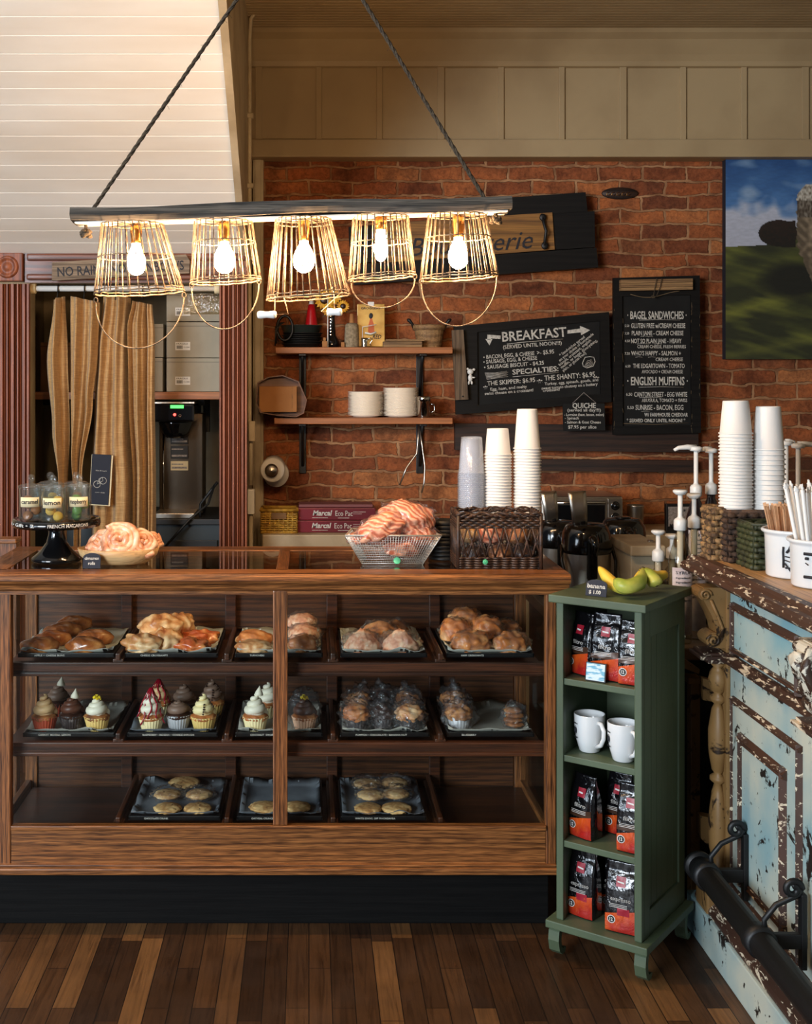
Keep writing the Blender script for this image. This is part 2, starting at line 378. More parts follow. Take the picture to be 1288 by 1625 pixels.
def swirl_mat():
    n = N('cinnamon_swirl')
    w_ = n.new('ShaderNodeTexWave', wave_type='BANDS', bands_direction='DIAGONAL'); w_.inputs['Scale'].default_value = 24; w_.inputs['Distortion'].default_value = 12; w_.inputs['Detail'].default_value = 3; w_.inputs['Detail Scale'].default_value = .6
    n.link(n.tc.outputs['Object'], w_.inputs['Vector'])
    c = n.ramp(w_.outputs['Fac'], [(.15, rgb(190, 100, 70)), (.4, rgb(222, 140, 104)), (.85, rgb(236, 172, 138))])
    n.bump(w_.outputs['Fac'], .4, .006); return n.set(c, .28, 0, .5, .4)
K['swirl'] = swirl_mat()
K['roll'] = crust('cinnamon_roll', rgb(240, 206, 176), rgb(222, 160, 122), rgb(172, 102, 68), 30, .35, .3)
K['wicker'] = plain('dark_wicker', rgb(40, 26, 19), .5, 0, rgb(74, 48, 32), 60, bump=.3, bs=200)
K['seagrass'] = plain('seagrass', rgb(150, 116, 74), .8, 0, rgb(78, 56, 36), 50, .4, .6, bump=.7, bs=120)
K['seadark'] = plain('dark_seagrass', rgb(78, 54, 36), .8, 0, rgb(40, 26, 18), 50, .4, .6, bump=.7, bs=120)
K['greenpaint'] = plain('green_cabinet_paint', rgb(78, 92, 68), .55, 0, rgb(64, 76, 54), 5, st=(1, 1, .4), bump=.12, bs=60)
K['olive'] = plain('olive_crate', rgb(58, 62, 34), .6, 0, rgb(42, 44, 26), 30, bump=.3, bs=80)
K['yellow'] = plain('yellow_wicker', rgb(190, 146, 50), .6, 0, rgb(150, 106, 30), 50, bump=.4, bs=120)
K['cardboard'] = plain('kraft_board', rgb(170, 116, 66), .85, 0, rgb(150, 100, 54), 6)
K['boxgray'] = plain('pale_carton', rgb(172, 162, 142), .7, 0, rgb(156, 146, 126), 4)
K['tape'] = panes('packing_tape', (.92, .88, .8, 1), 3.0, .08, .6)
K['redcard'] = plain('maroon_carton', rgb(120, 26, 40), .4, 0, rgb(96, 20, 32), 6)
K['linen'] = plain('cream_label', rgb(228, 210, 168), .7)
K['ink'] = plain('dark_ink', rgb(28, 30, 38), .7)
K['navy'] = plain('navy_cloth', rgb(24, 28, 42), .75, bump=.1)
K['counterpaint'] = chipped('chipped_blue_paint', rgb(122, 160, 168), rgb(186, 188, 172), rgb(34, 27, 23), .60, .615)
K['countertanlit'] = chipped('chipped_tan_lit_paint', rgb(118, 88, 50), rgb(146, 112, 68), rgb(44, 30, 18), .56, .60)  # warm light falling on the far column is put into this paint colour
K['moulding'] = chipped('worn_brown_moulding', rgb(46, 30, 24), rgb(80, 52, 38), rgb(206, 190, 164), .60, .64, 30, (1, .3, 1), 80, .60)
K['countertop'] = wood('worn_pine_top', rgb(206, 162, 108), rgb(146, 100, 58), 'y', .7, .5, .1, .35)
K['stone'] = plain('stone_ledge', rgb(190, 170, 138), .5, 0, rgb(160, 138, 106), 8)
K['bulb'] = glow('lit_bulb', (1.0, .63, .32, 1), BULB)
K['lcd'] = glow('green_display', (.08, 1, .12, 1), 1.6)
K['redled'] = glow('red_light', (1, .04, .03, 1), 5)
# ================================================================ SETTING
def struct(s, name, mat, **kw): return s.out(name, mat, kind='structure', **kw)
s = S(); s.box(-4, 4, -5, 6.4, -.05, 0); struct(s, 'floor', K['floor'])
s = S(); s.box(-.30, 4, 5.55, 5.8, -.02, 3.3); struct(s, 'wall_back', K['brick'])
s = S(); s.box(3.6, 3.75, -5, 5.55, 0, 3.3); struct(s, 'wall_right', K['drywall'])
s = S(); s.box(-4, 3.6, -5, 1.2, 3.22, 3.3); struct(s, 'ceiling', K['cream'])
# beadboard ceiling, beads running along the room width
s = S(); prof = []; y = 1.2
while y < 5.6:
    prof += [(y, 3.19), (y+.027, 3.19), (y+.030, 3.196), (y+.033, 3.19)]; y += .036
s.prism([(a, b) for a, b in prof]+[(5.6, 3.25), (1.2, 3.25)], -.30, 4, 'yz'); struct(s, 'ceiling', K['cream'])
s = S(); s.box(-4, -.27, 1.2, 3.1, 3.24, 3.3); struct(s, 'ceiling', K['white'])
# sloping boarded soffit on the left
y0, z0, y1, z1 = 5.0, 2.157, 3.0, 3.262
L = math.hypot(y1-y0, z1-z0); dy, dz = (y1-y0)/L, (z1-z0)/L; ny, nz = -dz, dy
if nz > 0: ny, nz = -ny, -nz
prof = []; t = 0
while t < L-.01:
    e = min(t+.082, L)
    for tt, d in ((t, .0), (t+.003, .0016), (e-.002, .0016), (e, 0)): prof.append((y0+dy*tt+ny*d, z0+dz*tt+nz*d))
    t = e+.0006
s = S(); s.prism(prof+[(y1-ny*.02, z1-nz*.02), (y0-ny*.02, z0-nz*.02)], -4, -.272, 'yz'); struct(s, 'wall_upper_left', K['white'])
s = S(); s.prism([(5.0, 2.13), (5.0, 2.157), (3.0, 3.262), (3.05, 3.3), (5.55, 3.3), (5.55, 2.13)], -.272, -.262, 'yz')
s.prism([(5.0, 2.15), (3.0, 3.255), (3.0, 3.225), (4.97, 2.14)], -.285, -.258, 'yz'); struct(s, 'wall_soffit_side', K['offwhite'])
# partition with the closet opening
s = S(); s.box(-4, -1.165, 5.0, 5.1, 0, 2.16); s.box(-.37, -.262, 5.0, 5.55, 0, 2.16); s.box(-1.165, -.37, 5.0, 5.1, 2.035, 2.16); struct(s, 'wall_left', K['drywall'])
s = S(); s.box(-1.35, -.262, 6.1, 6.15, 0, 2.3); s.box(-1.4, -1.35, 5.1, 6.15, 0, 2.3); s.box(-.30, -.262, 5.8, 6.15, 0, 2.3); s.box(-1.4, -.262, 5.1, 6.15, 2.3, 2.35); struct(s, 'wall_closet', K['drywall'])
def fluted(s, x0, x1, z0, z1, y, d=.022):
    wd = x1-x0; pts = [(x0, y), (x0, y-d)]
    for a, b, k in ((.06, .12, .6), (.2, .32, .75), (.36, .46, 1.0), (.54, .64, 1.0), (.68, .8, .75), (.88, .94, .6)):
        m = (a+b)/2; pts += [(x0+wd*a, y-d), (x0+wd*(a+.01), y-d*.45), (x0+wd*m, y-d*(.45+.9*k*.7)), (x0+wd*(b-.01), y-d*.45), (x0+wd*b, y-d)]
    pts += [(x1, y-d), (x1, y)]; s.prism(pts, z0, z1, 'xy')
s = S(); fluted(s, -1.30, -1.163, 0, 2.03, 5.0, .028); struct(s, 'trim_1', K['red'])
s = S(); fluted(s, -.372, -.258, 0, 2.155, 5.0, .028); struct(s, 'trim_2', K['red'])
s = S(); s.box(-1.18, -.26, 4.975, 5.0, 2.035, 2.157); s.box(-1.17, -.26, 4.955, 4.98, 2.045, 2.07, .008); s.box(-1.17, -.26, 4.96, 4.98, 2.125, 2.155, .008); struct(s, 'trim_3', K['redx'])
s = S(); s.box(-1.31, -1.185, 4.955, 5.0, 2.04, 2.157, .004)
s.M = T(-1.247, 4.955, 2.098) @ R(PI/2, 'X'); s.lathe([(0, .012), (.012, .012), (.018, .004), (.03, .004), (.036, .014), (.042, .014), (.047, 0)], 28); s.M = Matrix.Identity(4)
struct(s, 'trim_4', K['red'])
s = S(); s.box(X(401, 5.52), X(418, 5.52), 5.515, 5.55, 0, Z(252, 5.52), .004); s.box(X(404, 5.52), X(414, 5.52), 5.508, 5.516, 0, Z(252, 5.52), .004); struct(s, 'trim_5', K['offwhite'])
# cream panelled bulkhead
BY = 5.45
s = S(); s.box(-.262, 4, BY, 5.55, Z(250, BY), 3.2)
s.box(-.262, 4, BY-.018, BY, Z(250, BY), Z(222, BY), .004)
s.box(-.262, 4, BY-.014, BY, Z(94, BY), Z(78, BY), .004)
k = 0; px = 405.0
while px < 1700:
    wd = 11 if k % 3 == 0 else 9
    s.box(X(px, BY), X(px+wd, BY), BY-.011, BY, Z(222, BY), Z(94, BY), .002); px += 96.2; k += 1
s.prism([(BY, 3.05), (BY-.02, 3.055), (BY-.03, 3.075), (BY-.05, 3.10), (BY-.10, 3.155), (BY-.135, 3.175), (BY-.15, 3.19), (BY, 3.19)], -.262, 4, 'yz')
struct(s, 'trim_6', K['cream'])
# conduit running up the corner, with junction box and outlet
t = thing('conduit_pipe', 'cream painted conduit pipe running up the corner beside the brick', 'pipe', (-.243, 5.49, .9))
s = S(); pts = [P(398, 770, 5.12), P(398, 700, 5.12), P(396, 690, 5.12), P(396, 200, 5.12), P(396, 60, 5.12), P(398, 30, 5.12), P(406, 16, 5.12), P(425, 11, 5.12), P(480, 4, 5.12), P(520, -20, 5.12)]
s.tube(pts, .0085, 10); s.out('pipe', K['offwhite'], t)
for py in (248, 470, 700):
    s = S(); q = P(397, py/2+60, 5.12); s.box(q.x-.014, q.x+.014, 5.105, 5.135, q.z-.01, q.z+.01, .003); s.out('clamp', K['offwhite'], t)
s = S(); s.box(X(393, 5.12), X(404, 5.12), 5.09, 5.14, Z(815, 5.12), Z(776, 5.12), .004); s.out('outlet_box', K['whiteplastic'], t)
s = S(); s.box(X(395, 5.1), X(405, 5.1), 5.075, 5.09, Z(700, 5.1), Z(668, 5.1), .004); s.out('junction_box', K['offwhite'], t)
s = S(); s.tube([P(398, 815, 5.12), P(398, 1000, 5.12)], .009, 8); s.out('pipe', K['offwhite'], t)

# ================================================================ DISPLAY CASE
X0, X1 = -.943, .722; YF, YB = 3.50, 4.02; ZT = 1.065
case = thing('display_case', 'long oak and glass bakery display case on a black plinth', 'display case', ((X0+X1)/2, 3.76, 0))
s = S(); s.box(X0+.01, X1-.005, 3.585, 3.99, 0, .19, .003); s.out('plinth', K['plinth'], case, plabel='black plinth')
s = S(); s.box(X0-.01, X1+.006, YF-.018, YB+.01, .186, .206, .005); s.box(X0, X1, YF-.010, YB, .204, .214, .003); s.out('base_moulding', K['oak'], case)
s = S(); s.box(X(17, YF)+.0005, X(866, YF)-.0005, YF+.002, YF+.03, .21, .322, .002); s.box(X(18, YF), X(866, YF), YF-.008, YF+.004, .312, .326, .003); s.out('base_panel', K['oak'], case)
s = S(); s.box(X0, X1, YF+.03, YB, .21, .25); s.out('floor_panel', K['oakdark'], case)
def post(x0, x1, y0, y1): 
    s = S(); s.box(x0, x1, y0, y1, .21, 1.02, .004); s.out('post', K['oakz'], case)
post(X0, X(17, YF), YF, YF+.035); post(X(866, YF), X1, YF, YF+.035); post(X0, X0+.04, YB-.04, YB); post(X1-.04, X1, YB-.04, YB)
s = S(); s.box(X0+.002, X0+.02, YF+.036, YB-.041, .21, .30, .002); s.out('side_rail', K['oaky'], case)
s = S(); s.box(X1-.02, X1-.002, YF+.036, YB-.041, .21, .30, .002); s.out('side_rail', K['oaky'], case)
s = S(); s.box(X(433, YF), X(456, YF), YF-.004, YF+.03, .3262, 1.012, .004); s.out('mullion', K['oakz'], case)
# top frame: bullnose front rail, cove and lower bead
def railprof(y, d):   # d=+1 front outward is -y
    return [(y, 1.065), (y-.043*d, 1.065), (y-.052*d, 1.058), (y-.052*d, 1.046), (y-.046*d, 1.038), (y-.032*d, 1.034), (y-.026*d, 1.026), (y-.022*d, 1.014), (y-.012*d, 1.010), (y-.012*d, 1.0), (y+.012*d, 1.0), (y+.05*d, 1.04), (y+.05*d, 1.065)]
xo0, xo1 = X0-.04, X1+.035
s = S(); s.prism(railprof(YF+.01, 1), xo0, xo1, 'yz'); s.out('top_rail', K['oak'], case)
s = S(); s.prism(railprof(YB-.01, -1), xo0, xo1, 'yz'); s.out('top_rail', K['oak'], case)
s = S(); s.prism([(xo0, 1.04), (xo0, 1.065), (X0+.045, 1.065), (X0+.045, 1.04), (X0+.02, 1.0), (X0, 1.0), (X0-.01, 1.03)], YF+.05, YB-.05, 'xz'); s.out('top_rail', K['oaky'], case)
s = S(); s.prism([(xo1, 1.04), (xo1, 1.065), (X1-.045, 1.065), (X1-.045, 1.04), (X1-.02, 1.0), (X1, 1.0), (X1+.01, 1.03)], YF+.05, YB-.05, 'xz'); s.out('top_rail', K['oaky'], case)
XM = X(447, 3.52)
s = S(); s.box(XM-.018, XM+.018, YF+.05, YB-.05, 1.045, 1.065, .002); s.out('top_rail', K['oaky'], case)
s = S(); s.box(X0+.045, XM-.018, YF+.055, YB-.055, 1.055, 1.063); s.out('top_pane', K['topglass'], case)
s = S(); s.box(XM+.018, X1-.045, YF+.055, YB-.055, 1.055, 1.063); s.out('top_pane', K['topglass'], case)
s = S(); s.box(X(17, YF), X(433, YF), YF+.012, YF+.017, .322, 1.0); s.out('front_pane', K['glass'], case)
s = S(); s.box(X(456, YF), X(866, YF), YF+.012, YF+.017, .322, 1.0); s.out('front_pane', K['glass'], case)
s = S(); s.box(X1-.016, X1-.011, YF+.035, YB-.04, .25, 1.0); s.out('side_pane', K['glass'], case)
s = S(); s.box(X0+.011, X0+.016, YF+.035, YB-.04, .25, 1.0); s.out('side_pane', K['glass'], case)
# back: sliding wooden doors and muntins
DV = [X(p, 3.6) for p in (190, 361, 528, 697)]
slots = [X(24, 3.6)]+DV+[X(862, 3.6)]
for i in range(5):
    a = slots[i]*1.06 if i else X0+.04; b = slots[i+1]*1.06 if i < 4 else X1-.04
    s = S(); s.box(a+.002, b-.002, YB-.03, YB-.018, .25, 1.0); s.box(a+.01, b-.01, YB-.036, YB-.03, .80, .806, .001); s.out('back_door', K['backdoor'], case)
for i in range(4):
    xx = DV[i]*1.06
    s = S(); s.box(xx-.018, xx+.018, YB-.06, YB-.036, .25, 1.0, .003); s.out('back_post', K['oakdark'], case)
# three shelves, each a slotted frame with runners
SH = [.783, .545, .295]
for j, zz in enumerate(SH):
    s = S(); 
    s.box(X0+.03, X1-.02, YF+.06, YF+.085, zz-.026, zz+.004, .003)
    s.box(X0+.03, X1-.02, YF+.085, YB-.06, zz-.026, zz-.014)
    s.box(X0+.03, X1-.02, YF+.055, YF+.10, zz-.036, zz-.024, .003)
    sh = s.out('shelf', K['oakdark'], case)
    for i in range(4):
        xx = DV[i]
        s = S(); s.box(xx-.016, xx+.016, YF+.07, YB-.065, zz-.014, zz+.012, .003); s.box(xx-.007, xx+.007, YF+.064, YB-.065, zz+.010, zz+.03, .003); s.out('divider', K['oakdarky'], sh)
    if j == 1:
        for xx in (X0+.2, X1-.3):
            pass
# left wood partition behind the case end
t = thing('low_wood_partition', 'brown panelled low partition behind the left end of the case', 'partition', (-1.35, 4.2, 0))
s = S(); s.box(-1.7, X(30, 4.15), 4.12, 4.17, 0, Z(860, 4.15), .003); s.out('panel', K['oakz'], t)
s = S(); s.box(-1.7, X(31, 4.15), 4.105, 4.185, Z(860, 4.15), Z(853, 4.15), .004); s.out('cap_rail', K['oak'], t)

# ================================================================ CHANDELIER
LY = 3.2
lamp = thing('basket_chandelier', 'weathered plank chandelier on ropes with five lit wire egg baskets', 'chandelier', P(460, 340, LY))
ax = math.atan2((Z(322, LY)-Z(341, LY)), (X(808, LY)-X(116, LY)))
xc = (X(116, LY)+X(808, LY))/2; zc = (Z(343, LY)+Z(326, LY))/2+.0
LB = (X(808, LY)-X(116, LY))/math.cos(ax)
bm_ = T(xc, LY, zc) @ R(-ax, 'Y')
s = S(); vs_ = []
nn = 60; sec = [(-.045, -.016), (-.05, 0), (-.043, .019), (0, .021), (.043, .018), (.05, -.002), (.044, -.018), (0, -.017)]
for i in range(nn+1):
    xx = -LB/2+LB*i/nn
    for (a, b) in sec:
        q = noise.noise(Vector((xx*5, a*30, b*40)))*.006; vs_.append((xx, a+q, b+q*.8-.004*math.sin(i*.15)))
m_ = len(sec); fs_ = [(i*m_+k, i*m_+(k+1) % m_, (i+1)*m_+(k+1) % m_, (i+1)*m_+k) for i in range(nn) for k in range(m_)]+[list(range(m_))[::-1], list(range(nn*m_, nn*m_+m_))]
s.add(vs_, fs_, False, bm_); s.out('beam', K['graywood'], lamp)
s = S(); s.box(-LB/2+.01, LB/2-.01, -.035, .035, -.0225, -.018, .001, M=bm_); s.out('lit_underside', K['white'], lamp, plabel='underside whitened to look lit')  # added white strip stands for light on the beam's underside
top = Vector((X(481, LY), LY, Z(-154, LY)))
def rope(a, b, r, name='rope'):
    s = S(); a = Vector(a); b = Vector(b); d = (b-a); n_ = max(8, int(d.length/.02)); u = d.normalized(); q = u.orthogonal().normalized(); w_ = u.cross(q)
    for ph in (0, 2*PI/3, 4*PI/3):
        s.tube([a+d*(i/n_/2)+ (q*math.cos(i*.9+ph)+w_*math.sin(i*.9+ph))*r*.55 for i in range(2*n_+1)], r*.6, 6)
    for i in range(40):
        p = a+d*rnd.random(); v = Vector((rnd.uniform(-1, 1), rnd.uniform(-1, 1), rnd.uniform(-1, .4)))*.012
        s.tube([p, p+v*.6, p+v+Vector((0, 0, -.003))], .0005, 3)
    return s
pL = P(140, 343, LY); pR = P(775, 325, LY)
rope(pL, top, .0052).out('rope', K['rope'], lamp); rope(pR, top, .0052).out('rope', K['rope'], lamp)
for p in (P(136, 372, LY), P(786, 350, LY)):
    s = S()
    for i in range(9):
        a = i*2.4; s.blob(p+Vector((math.cos(a)*.009, math.sin(a)*.009, -.004+.0025*i*.6)), (.008, .008, .007), .3, 3, i, 2)
    s.tube([p+Vector((0, 0, .03)), p], .005, 6); s.out('rope_knot', K['rope'], lamp)
s = S(); s.tube([top, (top.x, top.y, 3.3)], .005, 8); s.tube([top+Vector((.012*math.cos(a), 0, .012*math.sin(a))) for a in [i*PI/8 for i in range(16)]], .003, 6, True); s.out('hook', K['iron'], lamp)
def basket(ptop, pbot, rt, rb, yt, yb, tilt, nw, mid, bulb, bail, grip=False):
    """egg basket hung mouth down; pixel centres at top and bottom, radii in px"""
    rt = rt*LY/F; rb = rb*LY/F; A = P(ptop, yt, LY); B = P(pbot, yb, LY); hgt = A.z-B.z
    s = S()
    def pt(a, f, rr=None, dz=0):
        c = A.lerp(B, f); r = rr if rr else rt+(rb-rt)*f
        return Vector((c.x+r*math.cos(a), c.y+r*math.sin(a)*.95, c.z+dz+math.tan(tilt)*r*math.cos(a)*f))
    wr = .0016
    for i in range(nw):
        a = 2*PI*i/nw+.03*math.sin(i*5)
        s.tube([pt(a, f) for f in (0, .35, .7, 1.0)], wr, 5)
    for f, k in ((0, 1.2), (mid, 1.1), (.955, 1.0), (1.0, 1.5)):
        s.tube([pt(2*PI*i/40, f, dz=.001*math.sin(i*2.3)) for i in range(40)], wr*k, 6, True)
    for i in range(6):
        a = PI*i/6; s.rod(pt(a, 0), pt(a+PI, 0), wr*.9, 5)
    if mid < .5 and nw > 26: pass
    sh = s.out('basket_shade', K['wire'], lamp)
    # socket and bulb
    bx, by, br = bulb; bp = P(bx, by, LY)
    s = S(); M0 = T(bp.x, LY, bp.z); ztop = A.z-bp.z+.01
    s.lathe([(.004, ztop), (.012, ztop-.002), (.012, ztop-.012), (.015, ztop-.014), (.0165, .068), (.014, .05), (.0135, .036), (0, .036)], 18, M0); s.out('socket', K['brass'], sh)
    s = S(); r = br*LY/F
    s.lathe([(.0, .038), (.011, .038), (.012, .028), (r*.75, .012), (r*.96, -.004), (r, -.018), (r*.9, -.032), (r*.62, -.043), (r*.25, -.048), (0, -.0485)], 20, M0); s.out('bulb', K['bulb'], sh, plabel='glowing warm bulb')
    (ax_, ay), (bx_, by_), (mx, my) = bail; a_ = P(ax_, ay, LY); b_ = P(bx_, by_, LY); m_ = P(mx, my, LY)
    def hook(s, e): s.tube([e+Vector((.005*math.cos(i*PI/6), 0, .006+.007*math.sin(i*PI/6))) for i in range(12)], .0014, 5, True)
    if grip:
        for e, g, sd in ((a_, m_, -1), (b_, P(bx_+1, my-4, LY), 1)):
            s = S(); hook(s, e); s.tube([e+Vector((-.001, -.004, .0)), g+Vector((.0, -.02, .0)), g+Vector((.036*sd*-1, .02, .004)), e+Vector((.022, .02, .0))], .0016, 5); s.out('bail_wire', K['wire'], sh)
    else:
        s = S(); hook(s, a_); c = (a_+b_)/2; hx = (b_.x-a_.x)/2; dp = c.z-m_.z
        s.tube([Vector((c.x-hx*math.cos(PI*i/28), LY-.02*math.sin(PI*i/28), c.z+(b_.z-a_.z)/2*(-math.cos(PI*i/28))-dp*math.sin(PI*i/28))) for i in range(29)], .0017, 6)
        hook(s, b_); s.out('bail_handle', K['wire'], sh)
    if grip:
        for g, x0, x1 in ((m_, -28, 2), (P(bx_, my-4, LY), -12, 12)):
            s = S(); M1 = T(g.x, LY-.02, g.z) @ R(PI/2, 'Y') @ R(.25, 'X')
            k = LY/F; s.lathe([(0, x0*k), (.009, x0*k+.001), (.0105, x0*k+.008), (.0085, x0*k*.5+x1*k*.5), (.0105, x1*k-.006), (.009, x1*k), (0, x1*k)], 14, M1); s.out('grip', K['whiteplastic'], sh, plabel='white wooden grip')
basket(210, 221, 49, 71, 356, 464, .05, 30, .48, (216, 408, 15), ((152, 480), (292, 472), (222, 553)))
basket(354, 358, 46, 56, 352, 447, .06, 24, .34, (356, 405, 17), ((304, 456), (411, 450), (362, 523)))
basket(481, 489, 44, 66, 348, 472, .07, 34, .05, (482, 404, 17), ((437, 470), (530, 462), (436, 500)), True)
basket(604, 606, 44, 53, 344, 441, .08, 24, .42, (604, 386, 11), ((557, 449), (658, 442), (608, 489)))
basket(725, 728, 46, 62, 342, 441, .06, 30, .36, (727, 398, 16), ((668, 450), (788, 438), (733, 518)))
K['graywood2'] = wood('grey_sign_wood', rgb(164, 142, 118), rgb(98, 82, 66), 'x', 1.2, .8, 0, .5)
# ================================================================ CLOSET
def px_board(x0, x1, yt, yb, Yf, d, b=.003):
    s = S(); s.box(X(x0, Yf), X(x1, Yf), Yf, Yf+d, Z(yb, Yf), Z(yt, Yf), b); return s
t = thing('curtain_rod', 'white curtain rod spanning the closet opening', 'curtain rod', P(198, 458, 5.03))
s = S(); s.M = T(0, 5.03, Z(458, 5.03)) @ R(PI/2, 'Y'); s.lathe([(0, -1.175), (.012, -1.175), (.012, -.36), (0, -.36)], 16); s.M = Matrix.Identity(4); s.out('tube', K['whiteplastic'], t)
for xx in (-1.158, -.384):
    s = S(); s.M = T(xx, 5.03, Z(458, 5.03)) @ R(PI/2, 'Y'); s.cyl(.022, -.012, .012, 18); s.out('end_cap', K['linen'], t)
def curtain(name, label, left, right, Y, folds, amp, hang=None, seed=0):
    rows = 44; cols = 40
    def itp(pl, y):
        for (xa, ya), (xb, yb) in zip(pl, pl[1:]):
            if ya <= y <= yb: f = (y-ya)/(yb-ya); f = f*f*(3-2*f); return xa+(xb-xa)*f
        return pl[-1][0]
    yt = left[0][1]; ytr = right[0][1]; ybm = left[-1][1]; g = []
    for j in range(rows+1):
        f = j/rows; row = []
        for i in range(cols+1):
            u = i/cols; y0_ = yt+(ytr-yt)*u; y_ = y0_+(ybm-y0_)*f
            xl, xr = itp(left, max(y_, yt)), itp(right, max(y_, ytr)); x_ = xl+(xr-xl)*u
            dpt = amp*(math.sin(u*folds*2*PI+seed+.6*math.sin(f*3+seed))*(.55+.45*f)+.35*math.sin(u*folds*4.7*PI+seed*2+f*2)) - .03*math.sin(PI*u)
            dpt += .010*noise.noise(Vector((u*4, f*7, seed)))
            p = P(x_, y_, Y); row.append((p.x, p.y+dpt, p.z))
        g.append(row)
    s = S(); s.sheet(g, True, thick=(0, .004, 0))
    root = s.out(name, K['burlap'], None, label=label, cat='curtain', group='burlap curtains on the closet rod', loc=P((left[0][0]+right[0][0])/2, ybm, Y))
    s = S(); c = P((left[0][0]+right[0][0])/2, 458, 5.03)
    s.tube([c+Vector((0, .017*math.cos(a), .017*math.sin(a))) for a in [k*PI/6 for k in range(12)]], .0025, 6, True)
    s.tube([c+Vector((0, -.017, 0)), c+Vector((0, -.03, -.05))], .002, 5); s.out('ring', K['iron'], root)
    return root
curtain('curtain', 'narrow burlap curtain drawn aside nearest the left door trim', [(84, 478), (72, 570), (80, 680), (92, 770), (92, 1000)], [(102, 470), (106, 560), (109, 680), (104, 790), (100, 1000)], 4.99, 1.2, .034, seed=1)
curtain('curtain', 'burlap curtain tapering downward, second from the left door trim', [(112, 470), (112, 570), (112, 700), (118, 800), (118, 1000)], [(158, 480), (155, 560), (148, 640), (132, 750), (128, 1000)], 4.99, 1.6, .036, seed=2.2)
curtain('curtain', 'wide burlap curtain behind the navy bicycle banner', [(164, 468), (154, 560), (149, 640), (146, 720), (140, 1000)], [(206, 472), (204, 560), (206, 680), (212, 780), (208, 1000)], 5.03, 1.8, .034, seed=3.1)
curtain('curtain', 'bunched burlap curtain hanging beside the cartons', [(212, 478), (204, 520), (206, 640), (212, 760), (212, 1000)], [(242, 484), (246, 530), (245, 640), (246, 760), (246, 1000)], 4.98, 2.2, .036, seed=5.4)
# navy banner with a bicycle
t = thing('fabric_banner', 'small navy banner with pale bicycle hanging on the burlap curtain', 'banner', P(159, 800, 4.968))
Mb = T(*P(159, 761, 4.955)) @ R(.06, 'Y')
s = S(); s.box(-.040, .040, 0, .004, -.104, .104, .002, M=Mb); s.out('cloth', K['navy'], t)
s = S(); s.box(-.042, .046, .004, .006, -.108, .102, 0, M=Mb); s.out('backing', K['linen'], t)
s = S()
for cx_, cz_, r in ((-.012, -.02, .014), (.012, -.004, .014)): s.tube([(cx_+r*math.cos(a), -.0015, cz_+r*math.sin(a)) for a in [k*PI/9 for k in range(18)]], .0012, 4, True, M=Mb)
s.tube([(-.012, -.0015, -.02), (-.004, -.0015, .004), (.008, -.0015, .01), (.012, -.0015, -.004), (-.002, -.0015, -.014), (-.012, -.0015, -.02)], .0012, 4, M=Mb)
s.text('bike & bagels', .045, .004, M=Mb @ T(-.02, -.001, .035)); s.text('open daily', .04, .004, M=Mb @ T(-.018, -.001, -.055)); s.out('print', K['chalk'], t)
# wooden sign over the opening
t = thing('wooden_sign', 'grey wooden NO RAIN NO RAINBOWS sign over the closet opening', 'sign', P(190, 440, 4.92))
A = T(*P(192, 426, 4.93)) @ R(-.055, 'Y')
s = S(); s.prism([(-.285, -.035), (-.28, .04), (.27, .042), (.285, .015), (.28, -.036)], -.01, .01, 'xz', M=A); s.out('plank', K['graywood2'], t)
s = S(); s.text('NO RAIN · NO RAINBOWS', .52, .038, M=A @ T(-.26, -.0108, -.02), bold=.01); s.out('lettering', K['ink'], t)
# shelf, cartons
t = thing('closet_shelf', 'brown wooden shelf carrying the cartons inside the closet', 'shelf', (-.75, 5.3, Z(628, 5.2)))
s = S(); s.box(-1.34, -.375, 5.2, 5.7, Z(634, 5.2), Z(622, 5.2), .003); s.out('board', K['shelfwood'], t)
for xx in (-1.2, -.5):
    s = S(); s.box(xx, xx+.03, 5.66, 5.7, Z(634, 5.2)-.16, Z(634, 5.2), .002); s.box(xx, xx+.03, 5.4, 5.7, Z(634, 5.2)-.03, Z(634, 5.2), .002); s.out('bracket', K['iron'], t)
zs = Z(622, 5.2)
def carton(x0, x1, z0, z1, y0, y1, label, lab=True, taped=False, mat='boxgray'):
    t = thing('cardboard_carton', label, 'box', ((x0+x1)/2, (y0+y1)/2, z0), 'cartons on the closet shelf')
    s = S(); s.box(x0, x1, y0, y1, z0+.001, z1, .003); s.out('body', K[mat], t)
    s = S(); s.box(x0+.001, x1-.001, y0-.0008, y0+.002, z1-.018, z1-.0165); s.out('lid_seam', K['ink'], t)
    if lab:
        cx_ = x0+(x1-x0)*.28; cz_ = z0+(z1-z0)*.33
        s = S(); s.box(cx_-.03, cx_+.035, y0-.0012, y0, cz_-.018, cz_+.018); l = s.out('shipping_label', K['whiteplastic'], t)
        s = S()
        for k in range(9): s.box(cx_-.025+k*.003, cx_-.0238+k*.003+.0006*(k % 3), y0-.0018, y0-.0011, cz_-.012, cz_+.002)
        s.text('FRAGILE', .05, .006, M=T(cx_-.025, y0-.0018, cz_+.007)); s.text('12-204', .026, .006, M=T(cx_+.006, y0-.0018, cz_-.008)); s.out('print', K['ink'], l)
    if taped:
        s = S(); g = [[(x0+(x1-x0)*(.3+.7*i/14), y0-.003-.004*noise.noise(Vector((i*.9, j*.9, 2))), z1-.10*j/8) for i in range(15)] for j in range(9)]
        s.sheet(g, True, thick=(0, .0006, 0)); s.out('packing_tape', K['tape'], t)
xa, xb = X(264, 5.25), -.378
carton(xa, xb, zs, zs+.148, 5.25, 5.6, 'pale carton lowest in the right stack, resting on the closet shelf')
carton(xa, xb, zs+.149, zs+.306, 5.25, 5.6, 'pale carton in the middle of the right stack on the closet shelf')
